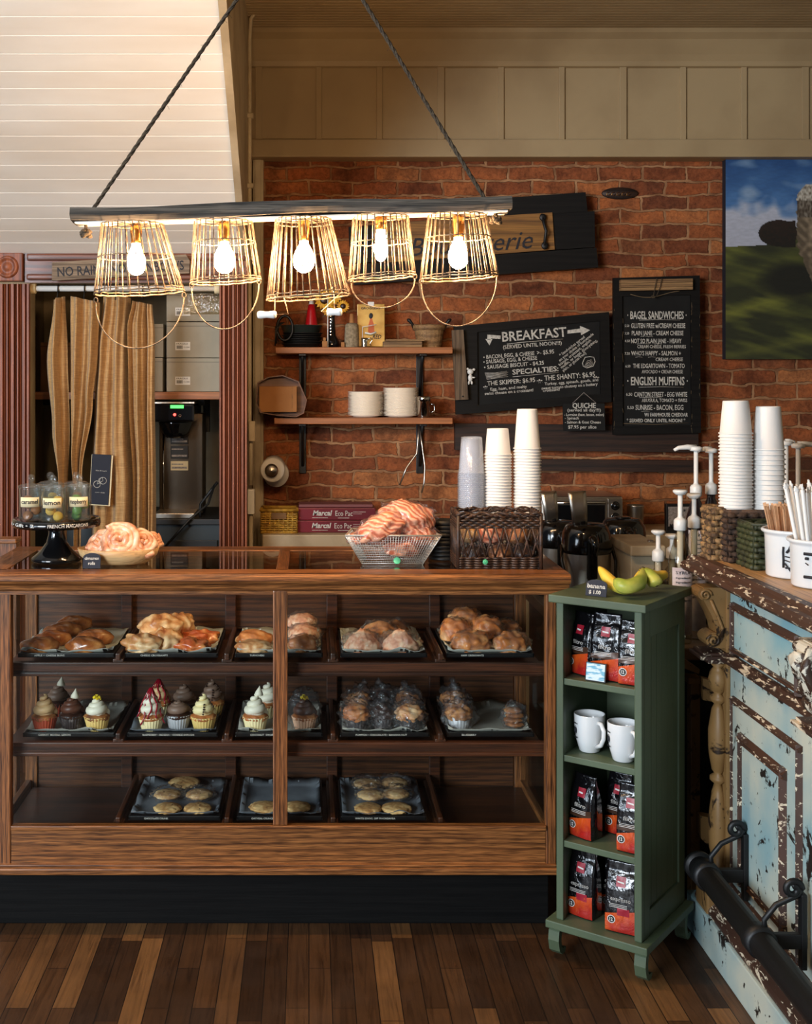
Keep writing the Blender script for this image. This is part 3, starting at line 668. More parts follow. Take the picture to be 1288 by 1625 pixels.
carton(xa, xb, zs+.308, zs+.44, 5.25, 5.6, 'carton with shiny crinkled tape, topmost of the right stack', taped=True)
carton(X(210, 5.3), X(259, 5.3), zs, zs+.15, 5.28, 5.6, 'narrow carton low beside the burlap, left of the carton stack', lab=False)
carton(X(215, 5.3), X(260, 5.3), zs+.151, zs+.30, 5.28, 5.6, 'narrow carton with folded flap, upper one beside the burlap', lab=False)
carton(X(60, 5.3), X(200, 5.4), zs, zs+.22, 5.35, 5.65, 'wide brown carton behind the left burlap curtains', lab=False, mat='cardboard')
# lower closet counter and coffee brewer
t = thing('closet_counter', 'dark low counter with drawers under the coffee brewer', 'counter', (-.75, 5.4, 0))
s = S(); s.box(-1.34, -.375, 5.22, 5.75, Z(833, 5.22), Z(824, 5.22), .003); s.out('top', K['blackmat'], t)
s = S(); s.box(-1.34, -.375, 5.25, 5.75, 0, Z(833, 5.22), .002); s.out('body', plain('blue_gray_metal', rgb(54, 60, 62), .4, .3), t)
s = S(); s.box(-.62, -.40, 5.238, 5.25, .72, .93, .003); s.out('drawer', K['blackmat'], t)
t = thing('coffee_brewer', 'tall steel coffee brewer with green display in the closet', 'coffee maker', P(280, 825, 5.3))
zb = Z(824, 5.22)+.001
x0_, x1_ = X(245, 5.25), X(316, 5.25)
s = S(); s.box(x0_, x1_, 5.42, 5.6, zb, Z(658, 5.25), .004); s.out('back_panel', plain('dark_steel_panel', rgb(96, 86, 74), .3, .9, bump=.1), t)
s = S(); s.box(x0_-.02, X(307, 5.22), 5.24, 5.6, Z(670, 5.22), Z(641, 5.22), .01); s.out('head', K['black'], t)
s = S(); s.box(x0_-.02, X(308, 5.22), 5.235, 5.6, Z(641, 5.22), Z(637.5, 5.22), .002); s.out('top_plate', K['steel'], t)
s = S(); c = P(279, 684, 5.36); s.M = T(c.x, c.y, c.z); s.lathe([(0, -.03), (.04, -.03), (.062, -.005), (.075, .03), (.08, .05), (0, .05)], 24); s.M = Matrix.Identity(4); s.out('brew_funnel', K['black'], t)
s = S(); s.box(X(270, 5.23), X(291, 5.23), 5.236, 5.244, Z(648, 5.23), Z(643, 5.23)); s.out('display', K['lcd'], t, plabel='lit green display')
s = S(); s.M = T(*P(277, 658, 5.237)) @ R(PI/2, 'X'); s.cyl(.006, -.004, .005, 12); s.M = Matrix.Identity(4); s.out('indicator_light', K['redled'], t, plabel='lit red light')
s = S(); s.M = T(*P(285.5, 659.5, 5.237)) @ R(PI/2, 'X'); s.lathe([(.004, 0), (.006, .003), (.006, 0)], 12); s.M = Matrix.Identity(4); s.out('button', K['steel'], t)
s = S(); s.box(x0_, X(308, 5.24), 5.24, 5.6, zb, zb+.022, .003); s.out('base_tray', K['steel'], t)
s = S(); s.rod((x0_+.02, 5.41, zb+.02), (x0_+.02, 5.41, Z(690, 5.25)), .004); s.out('side_rail', K['chrome'], t)
for (a, b) in ((692, 705), (708, 728), (732, 747)):
    s = S(); s.box(X(270, 5.4), X(298, 5.4), 5.414, 5.42, Z(b, 5.4), Z(a, 5.4), .002); q = s.out('info_label', K['linen' if a > 730 else 'blackmat'], t)
    s = S(); s.box(X(272, 5.4), X(296, 5.4), 5.412, 5.414, Z(b-3, 5.4), Z(b-6, 5.4)); s.box(X(272, 5.4), X(290, 5.4), 5.412, 5.414, Z(a+6, 5.4), Z(a+4, 5.4)); s.out('print', K['chalkdim'], q)
s = S(); pts = [P(340, 770, 5.3), P(330, 800, 5.25), P(300, 825, 5.2), P(262, 868, 5.18)]
s.tube(pts, .006, 6); s.tube([P(345, 765, 5.3), P(332, 782, 5.3), P(318, 800, 5.3), P(316, 860, 5.3)], .007, 6)
s.out('power_cord', K['blackmat'], None, label='black power cords hanging right of the coffee brewer', cat='cord', loc=P(320, 830, 5.25))
# ================================================================ SHELVES ON THE BRICK
def shelf(yt, yb, xl, xr, label):
    t = thing('wall_shelf', label, 'shelf', P((xl+xr)/2, yb, 5.44), 'pine shelves on the brick wall')
    s = S(); s.box(X(xl, 5.33), X(xr, 5.33), 5.33, 5.548, Z(yb, 5.33), Z(yt, 5.33), .003); s.out('board', K['shelfwood'], t)
    for bx in (480, 667):
        zt = Z(yb, 5.33); s = S()
        xx = X(bx, 5.5)
        s.box(xx-.016, xx+.016, 5.535, 5.549, zt-.235, zt, .002); s.box(xx-.016, xx+.016, 5.36, 5.548, zt-.01, zt, .002)
        s.tube([(xx, 5.535, zt-.2), (xx, 5.50, zt-.13), (xx, 5.44, zt-.05), (xx, 5.39, zt-.01)], .007, 8); s.out('bracket', K['iron'], t)
    return t
shelf(551, 561, 437, 718, 'upper pine wall shelf crowded with pans, vase and basket')
shelf(663, 673, 435, 718, 'lower pine wall shelf holding stacked white plates')
z1_ = Z(551, 5.33)+.001; z2_ = Z(663, 5.33)+.001
# lower shelf: plates
pl = S(); pl.lathe([(0, 0), (.055, 0), (.057, .003), (.080, .0085), (.080, .0105), (.056, .006), (0, .005)], 36)
plate = pl.out('dinner_plate', K['plate'], None, label='x', cat='plate', loc=(0, 0, 0), group='stacked white plates')
def stack(proto, c, n, pitch, label, toplabel, group, jit=.0008):
    for k in range(n):
        q = proto if (k == 0 and proto.get('label') == 'x') else copy_tree(proto)
        q.location = (c[0]+rnd.uniform(-jit, jit), c[1]+rnd.uniform(-jit, jit), c[2]+k*pitch)
        q.rotation_euler = (0, 0, rnd.uniform(0, 6))
        q['label'] = toplabel if k == n-1 else label; q['group'] = group
stack(plate, (X(580, 5.42), 5.43, z2_), 19, .0058, 'white plate in the shorter stack on the lower shelf', 'white plate topmost of the shorter stack on the lower shelf', 'stacked white plates')
stack(plate, (X(636, 5.42), 5.43, z2_), 22, .0058, 'white plate in the taller stack beside the metal shaker', 'white plate topmost of the taller stack beside the shaker', 'stacked white plates')
t = thing('metal_shaker', 'small chrome shaker mug right of the white plates', 'shaker', (X(672, 5.38), 5.38, z2_))
s = S(); s.M = T(X(672, 5.38), 5.38, z2_); s.lathe([(0, 0), (.028, 0), (.029, .004), (.029, .07), (.031, .071), (.031, .09), (.027, .095), (0, .096)], 24); s.out('body', K['chrome'], t)
s = S(); s.M = T(X(672, 5.38), 5.38, z2_); s.tube([(.028, 0, .06), (.045, 0, .058), (.05, 0, .04), (.045, 0, .025), (.028, 0, .02)], .003, 8); s.out('handle', K['chrome'], t)
# hexagon box of kraft board on the left of lower shelf
t = thing('wooden_tray_box', 'brown octagonal wooden bin with kraft box inside, left of shelf', 'box', P(446, 662, 5.3))
oc = [(408, 607), (425, 598), (448, 595), (474, 605), (487, 635), (482, 656), (470, 662), (440, 660), (413, 655), (406, 640)]
s = S(); pa = [(X(a, 5.28), Z(b, 5.28)) for a, b in oc]
cxx = sum(p[0] for p in pa)/len(pa); czz = sum(p[1] for p in pa)/len(pa)
pin = [(cxx+(a-cxx)*.95, czz+(b-czz)*.95) for a, b in pa]; n_ = len(pa)
vs_ = [(a, 5.28, b) for a, b in pa]+[(a, 5.28, b) for a, b in pin]+[(a, 5.5, b) for a, b in pa]+[(a, 5.335, b) for a, b in pin]
fs_ = []
for i in range(n_):
    j = (i+1) % n_; fs_ += [(i, j, n_+j, n_+i), (j, i, 2*n_+i, 2*n_+j), (n_+i, n_+j, 3*n_+j, 3*n_+i)]
fs_ += [tuple(range(2*n_, 3*n_)), tuple(range(3*n_, 4*n_))[::-1]]
s.add(vs_, fs_); s.out('bin', wood('brown_bin_wood', rgb(120, 74, 46), rgb(86, 50, 30), 'x', .6, .5, 0, .3), t)
s = S(); s.box(X(411, 5.3), X(471, 5.3), 5.292, 5.334, Z(654, 5.3), Z(613, 5.3), .004); kb = s.out('kraft_box', K['cardboard'], t)
s = S(); s.box(X(463, 5.3), X(463.6, 5.3), 5.291, 5.293, Z(654, 5.3), Z(613, 5.3)); s.out('seam', K['signwood'], kb)
# upper shelf
def rnd_pan(r, h, lab):
    s = S(); s.lathe([(0, 0), (r*.78, 0), (r*.82, .003), (r, h), (r+.003, h+.001), (r+.003, h+.003), (r-.002, h+.002), (r*.79, .006), (0, .005)], 36); return s
pan0 = None; cxp, cyp = X(479, 5.43), 5.43
for k in range(7):
    s = rnd_pan(.088 if k < 6 else .094, .016 if k < 6 else .04, '')
    o = s.out('round_pan', K['blackmat'] if k < 6 else plain('dark_green_enamel', rgb(44, 50, 46), .3), None, label='shallow black pan in the stack on the upper shelf' if k < 6 else 'deep grey-green bowl on top of the black pans', cat='pan' if k < 6 else 'bowl', loc=(0, 0, 0), group='black pans on the upper shelf')
    o.location = (cxp+(.004 if k % 2 else -.003), cyp, z1_+k*.0095)
t = thing('wire_jug', 'black looped wire rack leaning at the left of the pans', 'rack', (X(447, 5.36), 5.34, z1_))
s = S()
for a in (0, .5): 
    s.tube([(X(452, 5.36)+.035*math.cos(k*PI/9), 5.345+a*.05, z1_+.085+.055*math.sin(k*PI/9)) for k in range(18)], .006, 6, True)
for k in range(5): s.tube([(X(441, 5.36)-.012+.006*k, 5.335+.004*k, z1_+.005+.01*k), (X(437, 5.36), 5.335, z1_+.05+.01*k), (X(443, 5.36)+.006*k, 5.335, z1_+.11)], .003, 6)
s.out('loops', K['iron'], t)
t = thing('red_bottle', 'bright red cone bottle standing behind the pans', 'bottle', (X(495, 5.5), 5.49, z1_))
s = S(); s.M = T(X(494, 5.49), 5.49, z1_); s.lathe([(0, 0), (.035, 0), (.036, .02), (.030, .10), (.020, .17), (.014, .20), (0, .2)], 24); s.out('body', plain('red_plastic', rgb(190, 18, 30), .3, coat=.3), t)
s = S(); s.M = T(X(494, 5.49), 5.49, z1_); s.lathe([(.012, .2), (.010, .215), (.005, .225), (0, .225)], 16); s.out('spout', K['whiteplastic'], t)
t = thing('sunflower_vase', 'dark vase of yellow sunflowers on the upper shelf', 'vase of flowers', (X(526, 5.42), 5.42, z1_))
c = Vector((X(527, 5.42), 5.42, z1_))
s = S(); s.M = T(*c); s.lathe([(0, 0), (.032, 0), (.035, .012), (.03, .035), (.017, .055), (.012, .13), (.014, .17), (.010, .17), (.009, .13), (0, .06)], 20); s.out('vase', K['black'], t)
s = S()
for k in range(9): s.box(c.x-.009, c.x-.005, c.y-.016, c.y-.012, z1_+.04+k*.014, z1_+.047+k*.014, .001)
s.out('glints', K['chrome'], t, plabel='glints on the vase shaped as silver bars')  # highlights of the glossy vase, built as small chrome bars
K['leaf'] = plain('dry_leaf', rgb(88, 74, 34), .7, 0, rgb(52, 44, 22), 30)
K['petal'] = plain('sunflower_petal', rgb(224, 168, 30), .6, 0, rgb(190, 124, 20), 40)
for (fx, fy, r) in ((514, 476, .045), (528, 470, .042), (522, 492, .032), (544, 486, .03)):
    q = P(fx, fy, 5.40); s = S()
    for k in range(16):
        a = 2*PI*k/16; d = Vector((math.cos(a), 0, math.sin(a))); e = Vector((-math.sin(a), 0, math.cos(a)))*r*.17; b0 = q+d*r*.35; b1 = q+d*r+Vector((0, .008*(k % 3-1), 0)); m1 = q+d*r*.72
        s.add([b0-e*.6, m1-e, b1, m1+e, b0+e*.6, m1+Vector((0, -.004, 0))], [(0, 1, 5), (1, 2, 5), (2, 3, 5), (3, 4, 5), (4, 0, 5)], True)
    fl = s.out('sunflower', K['petal'], t)
    s = S(); s.blob(q+Vector((0, -.003, 0)), (r*.4, .008, r*.4), .1, 9, k); s.out('flower_center', K['choc'], fl)
    s = S(); s.tube([q, q.lerp(c+Vector((0, 0, .17)), .5)+Vector((.006, 0, 0)), c+Vector((0, 0, .15))], .002, 5); s.out('stem', K['leaf'], t)
s = S()
for k in range(14):
    a = rnd.uniform(0, 6.28); p = c+Vector((0, 0, .15+rnd.random()*.05)); d = Vector((math.cos(a)*.05, math.sin(a)*.02, rnd.uniform(-.06, .07)))
    s.add([p, p+d*.5+Vector((0, 0, .008)), p+d, p+d*.5-Vector((0, 0, .008))], [(0, 1, 2, 3)])
s.out('leaves', K['leaf'], t)
t = thing('wire_card_holder', 'thin pale upright wire stand beside the sunflower vase', 'card holder', (X(520, 5.35), 5.35, z1_))
s = S(); s.rod((X(520, 5.35), 5.35, z1_), (X(520, 5.35), 5.35, Z(475, 5.35)), .0022, 8); s.out('rod', K['whiteplastic'], t)
s = S(); s.box(X(511, 5.35), X(519, 5.35), 5.34, 5.36, z1_, z1_+.027, .002); s.box(X(512.5, 5.35), X(517, 5.35), 5.34, 5.355, z1_+.027, z1_+.043, .003); s.out('cork_blocks', K['cardboard'], t)
s = S(); s.box(X(541, 5.36), X(546.5, 5.36), 5.35, 5.368, z1_, z1_+.022, .002); s.out('wooden_block', K['cardboard'], None, label='tiny square wooden block between vase and twine spool', cat='block', loc=(X(544, 5.36), 5.36, z1_))
t = thing('twine_spool', 'gray cone spool of twine on the upper shelf', 'spool', (X(558, 5.38), 5.38, z1_))
s = S(); s.M = T(X(558, 5.38), 5.38, z1_)
pr = [(0, 0), (.031, 0)]; 
for k in range(28): pr += [(.0335-.0035*(k/28)**2+.0006, .002+k*.0036), (.0322-.0035*(k/28)**2, .0038+k*.0036)]
pr += [(.022, .108), (.008, .11), (0, .11)]; s.lathe(pr, 28); s.out('yarn', plain('gray_twine', rgb(158, 140, 112), .9, 0, rgb(120, 104, 80), 90, bump=.5, bs=300), t)
s = S(); s.M = T(X(558, 5.38), 5.38, z1_); s.lathe([(.012, .105), (.008, .15), (.0, .15)], 16); s.out('cone_core', K['cardboard'], t)
t = thing('metal_creamer', 'tiny silver cup with curled handle on the upper shelf', 'cup', (X(578, 5.35), 5.35, z1_))
s = S(); s.M = T(X(578, 5.35), 5.35, z1_); s.lathe([(0, 0), (.014, 0), (.013, .004), (.0135, .03), (.0155, .042), (.0135, .042), (.011, .006), (0, .005)], 20); s.out('bowl', K['chrome'], t)
s = S(); s.M = T(X(578, 5.35), 5.35, z1_); s.tube([(.013, 0, .036), (.03, 0, .042), (.035, 0, .03), (.025, 0, .018), (.03, 0, .006)], .0025, 8); s.out('handle', K['chrome'], t)
t = thing('tin_sign', 'small yellow tin sign with a woman standing on the shelf', 'sign', P(588, 551, 5.42))
Ms = T(*P(588.5, 516, 5.42)) @ R(-.06, 'X')
s = S(); s.box(-.062, .062, -.002, .004, -.098, .096, .004, M=Ms); s.out('plate', plain('aged_yellow_tin', rgb(206, 172, 96), .35, .2, rgb(176, 138, 66), 12), t)
s = S(); s.text('GROGGERY', .09, .010, M=Ms @ T(-.045, -.0028, .072), bold=.02); s.text('RED', .04, .018, M=Ms @ T(.006, -.0028, -.062), shear=.3, bold=.02)
s.blob((0, -.003, .042), (.009, .002, .013), .2, 3, 1, 2, M=Ms); s.out('print', K['ink'], t)
s = S(); s.prism([(-.014, -.03), (-.012, .0), (-.004, .03), (.005, .03), (.013, .0), (.015, -.032), (0, -.04)], -.0035, -.002, 'xz', M=Ms); s.out('figure', plain('orange_ink', rgb(196, 96, 50), .6), t)
s = S(); s.box(-.014, .014, -.006, .006, .086, .106, .002, M=Ms); s.out('clip', K['whiteplastic'], t)
s = S(); s.tube([P(575, 538, 5.36), P(575, 519, 5.36), P(597, 515, 5.36)], .002, 6); s.tube([P(579, 528, 5.36), P(588, 530, 5.36), P(597, 527, 5.36)], .004, 6); s.out('bent_wire', K['whiteplastic'], t)
bk0 = Vector((X(640, 5.36), 5.40, z1_))
s = S(); s.box(X(608, 5.36), X(669, 5.36), 5.345, 5.46, z1_, z1_+.026, .002); bb = s.out('slatted_box', K['palewood'], None, label='shallow wooden slatted box lying on the upper shelf', cat='box', loc=bk0)
s = S(); s.box(X(608, 5.34), X(669, 5.34), 5.3445, 5.346, z1_+.012, z1_+.014); s.out('gap', K['blackwood'], bb)
s = S(); s.box(X(612, 5.36), X(673, 5.36), 5.34, 5.455, z1_+.0275, z1_+.035, .002); s.out('wooden_board', K['palewood'], None, label='thin wooden board lying on the slatted box', cat='board', loc=(bk0.x, bk0.y, z1_+.027))
t = thing('wooden_basket', 'round pale splint basket with black handles on the upper shelf', 'basket', (X(681, 5.45), 5.45, z1_+.001))
bc = (X(681, 5.45), 5.46, z1_+.001)
s = S(); s.M = T(*bc)
for k in range(22):
    a = 2*PI*k/22; m = R(a, 'Z'); s.add([(.052, -.0072, 0), (.052, .0072, 0), (.070, .0098, .10), (.070, -.0098, .10), (.049, -.0072, 0), (.049, .0072, 0), (.067, .0098, .10), (.067, -.0098, .10)], [(0, 1, 2, 3), (7, 6, 5, 4), (0, 3, 7, 4), (1, 5, 6, 2), (3, 2, 6, 7)], False, m)
s.lathe([(0, .003), (.054, .003), (.054, 0), (0, 0)], 22); s.out('slats', K['palewood'], t)
s = S(); s.M = T(*bc); s.lathe([(.070, .078), (.0745, .08), (.0755, .1), (.071, .103), (.067, .1)], 30); s.lathe([(.053, .008), (.0575, .01), (.0585, .018), (.056, .02)], 30); s.out('rim_band', K['palewood'], t)
for sd in (-1, 1):
    s = S(); s.M = T(*bc); s.tube([(sd*.07, 0, .09), (sd*.078, 0, .11), (sd*.092, -.005, .125), (sd*.10, -.005, .13)], [.007, .006, .009, .004], 8); s.out('handle', K['iron'], t)
# under shelf: roll holder, tongs
t = thing('paper_roll', 'white paper towel roll on a wall holder beside the conduit', 'paper roll', P(433, 748, 5.3))
c = P(432, 747, 5.3); s = S(); s.M = T(c.x, 5.54, c.z) @ R(PI/2, 'X'); s.lathe([(.018, 0), (.052, 0), (.054, .004), (.054, .20), (.05, .205), (.018, .205)], 32); s.out('roll', K['papercup'], t)
s = S(); s.M = T(c.x-.004, 5.54, c.z) @ R(PI/2, 'X'); s.lathe([(.012, .0), (.012, .215), (.026, .22), (.03, .228), (.02, .238), (0, .24)], 24); s.out('holder', K['steel'], t)
s = S(); s.M = T(X(438, 5.45), 5.54, Z(753, 5.45)) @ R(PI/2, 'X'); s.lathe([(.02, 0), (.056, 0), (.058, .004), (.056, .11), (.02, .11)], 28); s.out('spare_paper_roll', K['papercup'], None, label='second paper roll behind the first, against the brick', cat='paper roll', loc=(X(440, 5.45), 5.48, Z(753, 5.45)))
t = thing('serving_tongs', 'open metal tongs hanging from the right shelf bracket', 'tongs', P(662, 690, 5.4))
s = S(); s.tube([P(664, 676, 5.42), P(663, 700, 5.42), P(661, 720, 5.42), P(645, 742, 5.41), P(634, 770, 5.4)], .004, 8); s.out('arm', K['steel'], t)
s = S(); s.tube([P(665, 676, 5.42), P(670, 710, 5.42), P(674, 740, 5.41), P(673, 765, 5.4), P(669, 782, 5.4)], .004, 8); s.out('arm', K['steel'], t)
# ledge under the shelves
LZ = .965
t = thing('stone_ledge', 'pale stone ledge counter under the shelves against the brick', 'ledge', (1.0, 5.4, 0))
s = S(); s.box(X(416, 5.15), 3.2, 5.15, 5.548, LZ-.07, LZ, .006); s.out('slab', K['stone'], t)
s = S(); s.box(X(426, 5.2), X(460, 5.2), 5.2, 5.5, 0, LZ-.071, .003); s.box(.9, 3.1, 5.25, 5.5, 0, LZ-.071, .003); s.out('support', K['offwhite'], t)
def yel():
    t = thing('yellow_basket', 'small square yellow woven basket on the stone ledge', 'basket', P(443, 830, 5.25))
    x0, x1, z0, z1 = X(414, 5.2), X(471, 5.2), LZ+.001, LZ+.112; w_ = x1-x0
    s = S(); s.box(x0+.004, x1-.004, 5.204, 5.33, z0, z0+.004)
    for (ya) in (5.2, 5.33):
        for k in range(9):
            zz = z0+.006+k*.0095; s.tube([(x0+w_*i/24, ya+.003*math.sin(i*PI/2*1+k*PI), zz) for i in range(25)], .0042, 5)
        for k in range(9): s.rod((x0+w_*k/8, ya, z0), (x0+w_*k/8, ya, z1-.02), .0035, 5)
    for xa_ in (x0, x1):
        for k in range(9): s.rod((xa_, 5.2, z0+.006+k*.0095), (xa_, 5.33, z0+.006+k*.0095), .0042, 5)
        for k in range(6): s.rod((xa_, 5.2+.026*k, z0), (xa_, 5.2+.026*k, z1-.02), .0035, 5)
    s.out('weave', K['yellow'], t)
    s = S()
    for a, b in (((x0, 5.2), (x1, 5.2)), ((x0, 5.33), (x1, 5.33)), ((x0, 5.2), (x0, 5.33)), ((x1, 5.2), (x1, 5.33))):
        s.rod((a[0], a[1], z1-.012), (b[0], b[1], z1-.012), .0075, 8); s.rod((a[0], a[1], z0+.002), (b[0], b[1], z0+.002), .005, 8)
    s.out('rim', K['yellow'], t)
    s = S(); s.box(x0+.045, x1-.045, 5.19, 5.196, z1-.05, z1-.022, .002); s.out('label_plate', K['signwood'], t)
yel()
for k, (lab) in enumerate(('maroon film carton lying on the stone ledge, lower of two', 'maroon film carton on top of the other one')):
    z0 = LZ+.001+k*.0545; xo = -.004 if k == 0 else 0
    t = thing('wrap_carton', lab, 'box', (X(535, 5.25), 5.28, z0), 'maroon cartons on the stone ledge')
    s = S(); s.box(X(473, 5.22)+xo, X(596, 5.22)+xo, 5.22, 5.36, z0, z0+.052, .003); s.out('carton', K['redcard'], t)
    s = S(); s.text('Marcal', .085, .022, M=T(X(496, 5.22)+xo, 5.2193, z0+.02), bold=.03, shear=.2); s.text('Eco Pac', .075, .023, M=T(X(532, 5.22)+xo, 5.2193, z0+.018), bold=.005)
    s.box(X(495, 5.22), X(520, 5.22), 5.219, 5.22, z0+.009, z0+.011); s.box(X(536, 5.22), X(554, 5.22), 5.219, 5.22, z0+.008, z0+.010); s.box(X(560, 5.22), X(580, 5.22), 5.219, 5.22, z0+.034, z0+.036); s.box(X(560, 5.22), X(574, 5.22), 5.219, 5.22, z0+.026, z0+.0272)
    s.out('print', K['chalk'], t)
    if k == 1:
        s = S(); s.box(X(474, 5.22), X(592, 5.22), 5.24, 5.36, z0+.053, z0+.066, .003); s.out('lid_flap', plain('dull_pink_card', rgb(120, 66, 66), .6), t)
# ================================================================ SIGNS
def wtext(s, txt, x0, yb, x1, h, Y, ang=0., bold=.0, shear=0, dep=.0008):
    k = Y/F; p = P(x0, yb, Y); s.text(txt, (x1-x0)*k/math.cos(ang) if x1 else None, h*k, M=T(*p) @ R(-ang, 'Y'), depth=dep, bold=bold, shear=shear)
def quad(s, pts, Y, d, back=True):
    s.prism([(X(a, Y), Z(b, Y)) for a, b in pts][::-1], Y, Y+d, 'xz')
t = thing('bakery_name_sign', 'black plank sign with ochre Boulangerie panel above the shelves', 'sign', P(750, 450, 5.45))
for q in ([(680, 322), (929, 305), (932, 336), (684, 352)], [(553, 360), (943, 335), (944, 392), (556, 418)], [(560, 420), (946, 393), (949, 424), (562, 452)]):
    s = S(); quad(s, q, 5.46, .04); s.out('plank', K['blackwood'], t)
s = S(); quad(s, [(614, 354), (876, 337), (880, 396), (618, 416)], 5.45, .012); s.out('ochre_panel', K['signwood'], t)
s = S(); wtext(s, 'Boulangerie', 650, 407, 846, 29, 5.448, .068, 0, .35); s.out('lettering', K['ink'], t)
s = S(); a = P(861, 345, 5.43); b = P(864, 390, 5.43)
s.tube([a, a.lerp(b, .25)+Vector((.004, 0, 0)), a.lerp(b, .5)+Vector((.007, -.02, 0)), a.lerp(b, .75)+Vector((.004, 0, 0)), b], .007, 8)
for q in (a, b): s.blob(q, (.016, .006, .018), .1, 2, 1, 2)
s.out('pull_handle', K['iron'], t)
# brass-coloured brick inscription plate
t = thing('brick_plaque', 'small dark oval plaque with scratched script set on the brick', 'plaque', P(983, 314, 5.54))
s = S(); s.M = T(*P(983, 307, 5.545)) @ R(PI/2, 'X') @ SC(1, .33, 1); s.cyl(.085, -.004, .008, 28); s.out('plate', K['darkplank'], t)
s = S(); 
for k in range(5): s.tube([P(965+k*8+3*math.cos(i*1.3), 308+3*math.sin(i*1.3), 5.535) for i in range(5)], .0016, 4)
s.out('script', K['brass'], t)
# dark planks on the wall
for nm, q, lab in (('plank', [(722, 672), (1108, 676), (1108, 718), (722, 714)], 'wide dark plank on the brick below the chalkboards'), ('plank', [(848, 729), (1106, 731), (1106, 750), (848, 747)], 'narrow dark plank on the brick above the toaster oven')):
    s = S(); quad(s, q, 5.50, .045); s.out('wall_plank', K['darkplank'], None, label=lab, cat='plank', loc=P(915, q[2][1], 5.52), group='dark planks on the brick')
# breakfast chalkboard
t = thing('breakfast_chalkboard', 'tilted black BREAKFAST chalkboard with specialties menu', 'chalkboard', P(845, 650, 5.46))
s = S(); quad(s, [(722, 519), (965, 497), (968, 637), (724, 656)], 5.475, .03); s.out('board', K['board'], t)
def frame_quad(s, o_, i_, Y, d):
    for k in range(4):
        j = (k+1) % 4; quad(s, [o_[k], o_[j], i_[j], i_[k]], Y, d)
s = S(); frame_quad(s, [(720, 518), (966, 495), (970, 638), (723, 658)], [(757, 527), (952, 509), (953, 625), (758, 643)], 5.462, .02); s.out('frame', K['blackwood'], t)
A4 = .080; Yb = 5.4735; s = S()
for a in (('BREAKFAST', 797, 542, 899, 15, .004), ('(SERVED UNTIL NOON!!!)', 798, 554, 891, 6, .0), ('• BACON, EGG, & CHEESE', 767, 570, 848, 6.2, .0), ('>- $5.95', 852, 563, 879, 6.5, 0), ('• SAUSAGE, EGG, & CHEESE', 767, 577.5, 852, 6, 0), ('• SAUSAGE BISCUIT - $4.25', 768, 586, 863, 6, 0),
          ('SPECIALTIES:', 813, 594.5, 886, 8, .006), ('THE SKIPPER: $6.95', 773, 612, 849, 7, 0), ('Egg, ham, and melty', 778, 620, 836, 4.6, 0), ('swiss cheese on a croissant!', 769, 627, 846, 4.6, 0), ('THE SHANTY: $6.95', 864, 604, 944, 8, 0), ('Turkey, egg, spinach, gouda, and', 864, 611.5, 949, 4.6, 0), ('sweet tomato chutney on a buttery', 859, 618.5, 948, 4.6, 0), ('croissant!', 861, 622, 888, 4.2, 0), ('*', 767, 622, 774, 9, .02), ('*', 852, 613, 861, 10, .02), ('*', 942, 608, 951, 10, .02)):
    wtext(s, a[0], a[1], a[2], a[3], a[4], Yb, A4, .012+a[5])
for txt, x0, y0_, x1, y1_ in (('* Sandwiches served', 889, 566, 928, 536), ('on your choice of homemade', 888, 574, 942, 531), ('biscuit, croissant, english', 888, 581, 938, 541), ('muffin, or bagel. (Everything,', 891, 585, 948, 541), ('plain, or gluten free!)', 894, 590, 930, 561)):
    ang = math.atan2(y0_-y1_, x1-x0); k = Yb/F; s.text(txt, math.hypot(x1-x0, y0_-y1_)*k, 4.4*k, M=T(*P(x0, y0_, Yb)) @ R(-ang, 'Y'), bold=.01)
def stroke(s, pts, r=.0016, closed=False): s.tube([P(a, b, Yb-.001) for a, b in pts], r, 5, closed)
stroke(s, [(804, 546), (830, 543), (893, 538)], .0016); stroke(s, [(813, 598), (850, 594.5), (886, 591)], .001)
def qd(s, pts): quad(s, pts, Yb-.001, .001)
qd(s, [(773, 531), (794, 532.5), (794, 538), (779, 537), (778, 539), (773, 539)]); qd(s, [(770, 538), (781, 538), (776.5, 548)])
qd(s, [(900, 524), (920, 521.5), (920, 517), (936, 524), (922, 532), (921, 527.5), (900, 529.5)])
stroke(s, [(924, 576), (928, 567), (936, 566), (942, 567), (944, 574), (941, 581), (931, 584), (925, 581)], .002, True)
for k in range(5): stroke(s, [(927+k*1.2, 580-k*2), (934, 583-k*2.6), (942-k, 577-k*1.6)], .0013)
for k in range(6): stroke(s, [(769+k*.6, 592+k*2.0), (785, 592+k*1.6), (804+(k % 2)*2, 589+k*1.7)], .0013)
s.out('chalk_writing', K['chalk'], t)
t = thing('upright_slat', 'worn wooden slat standing over the left end of BREAKFAST board', 'wood slat', P(730, 636, 5.43))
s = S(); quad(s, [(717, 524), (735, 523), (743, 634), (723, 635)], 5.43, .025); s.out('slat', K['graywoodz'], t)
s = S(); q = P(734, 629, 5.43); s.M = T(*q) @ R(PI/2, 'X'); s.cyl(.004, -.001, .003, 10); s.out('nail', K['iron'], t)
t = thing('animal_figurine', 'tiny white animal figurine clipped to the BREAKFAST board', 'figurine', P(746, 612, 5.44))
s = S(); q = P(746, 590, 5.44); s.blob(q, (.014, .011, .014), .05, 2, 1); s.blob(q+Vector((-.012, 0, .013)), (.006, .004, .006), 0, 1, 1, 2); s.blob(q+Vector((.016, 0, .010)), (.007, .004, .006), 0, 1, 1, 2)
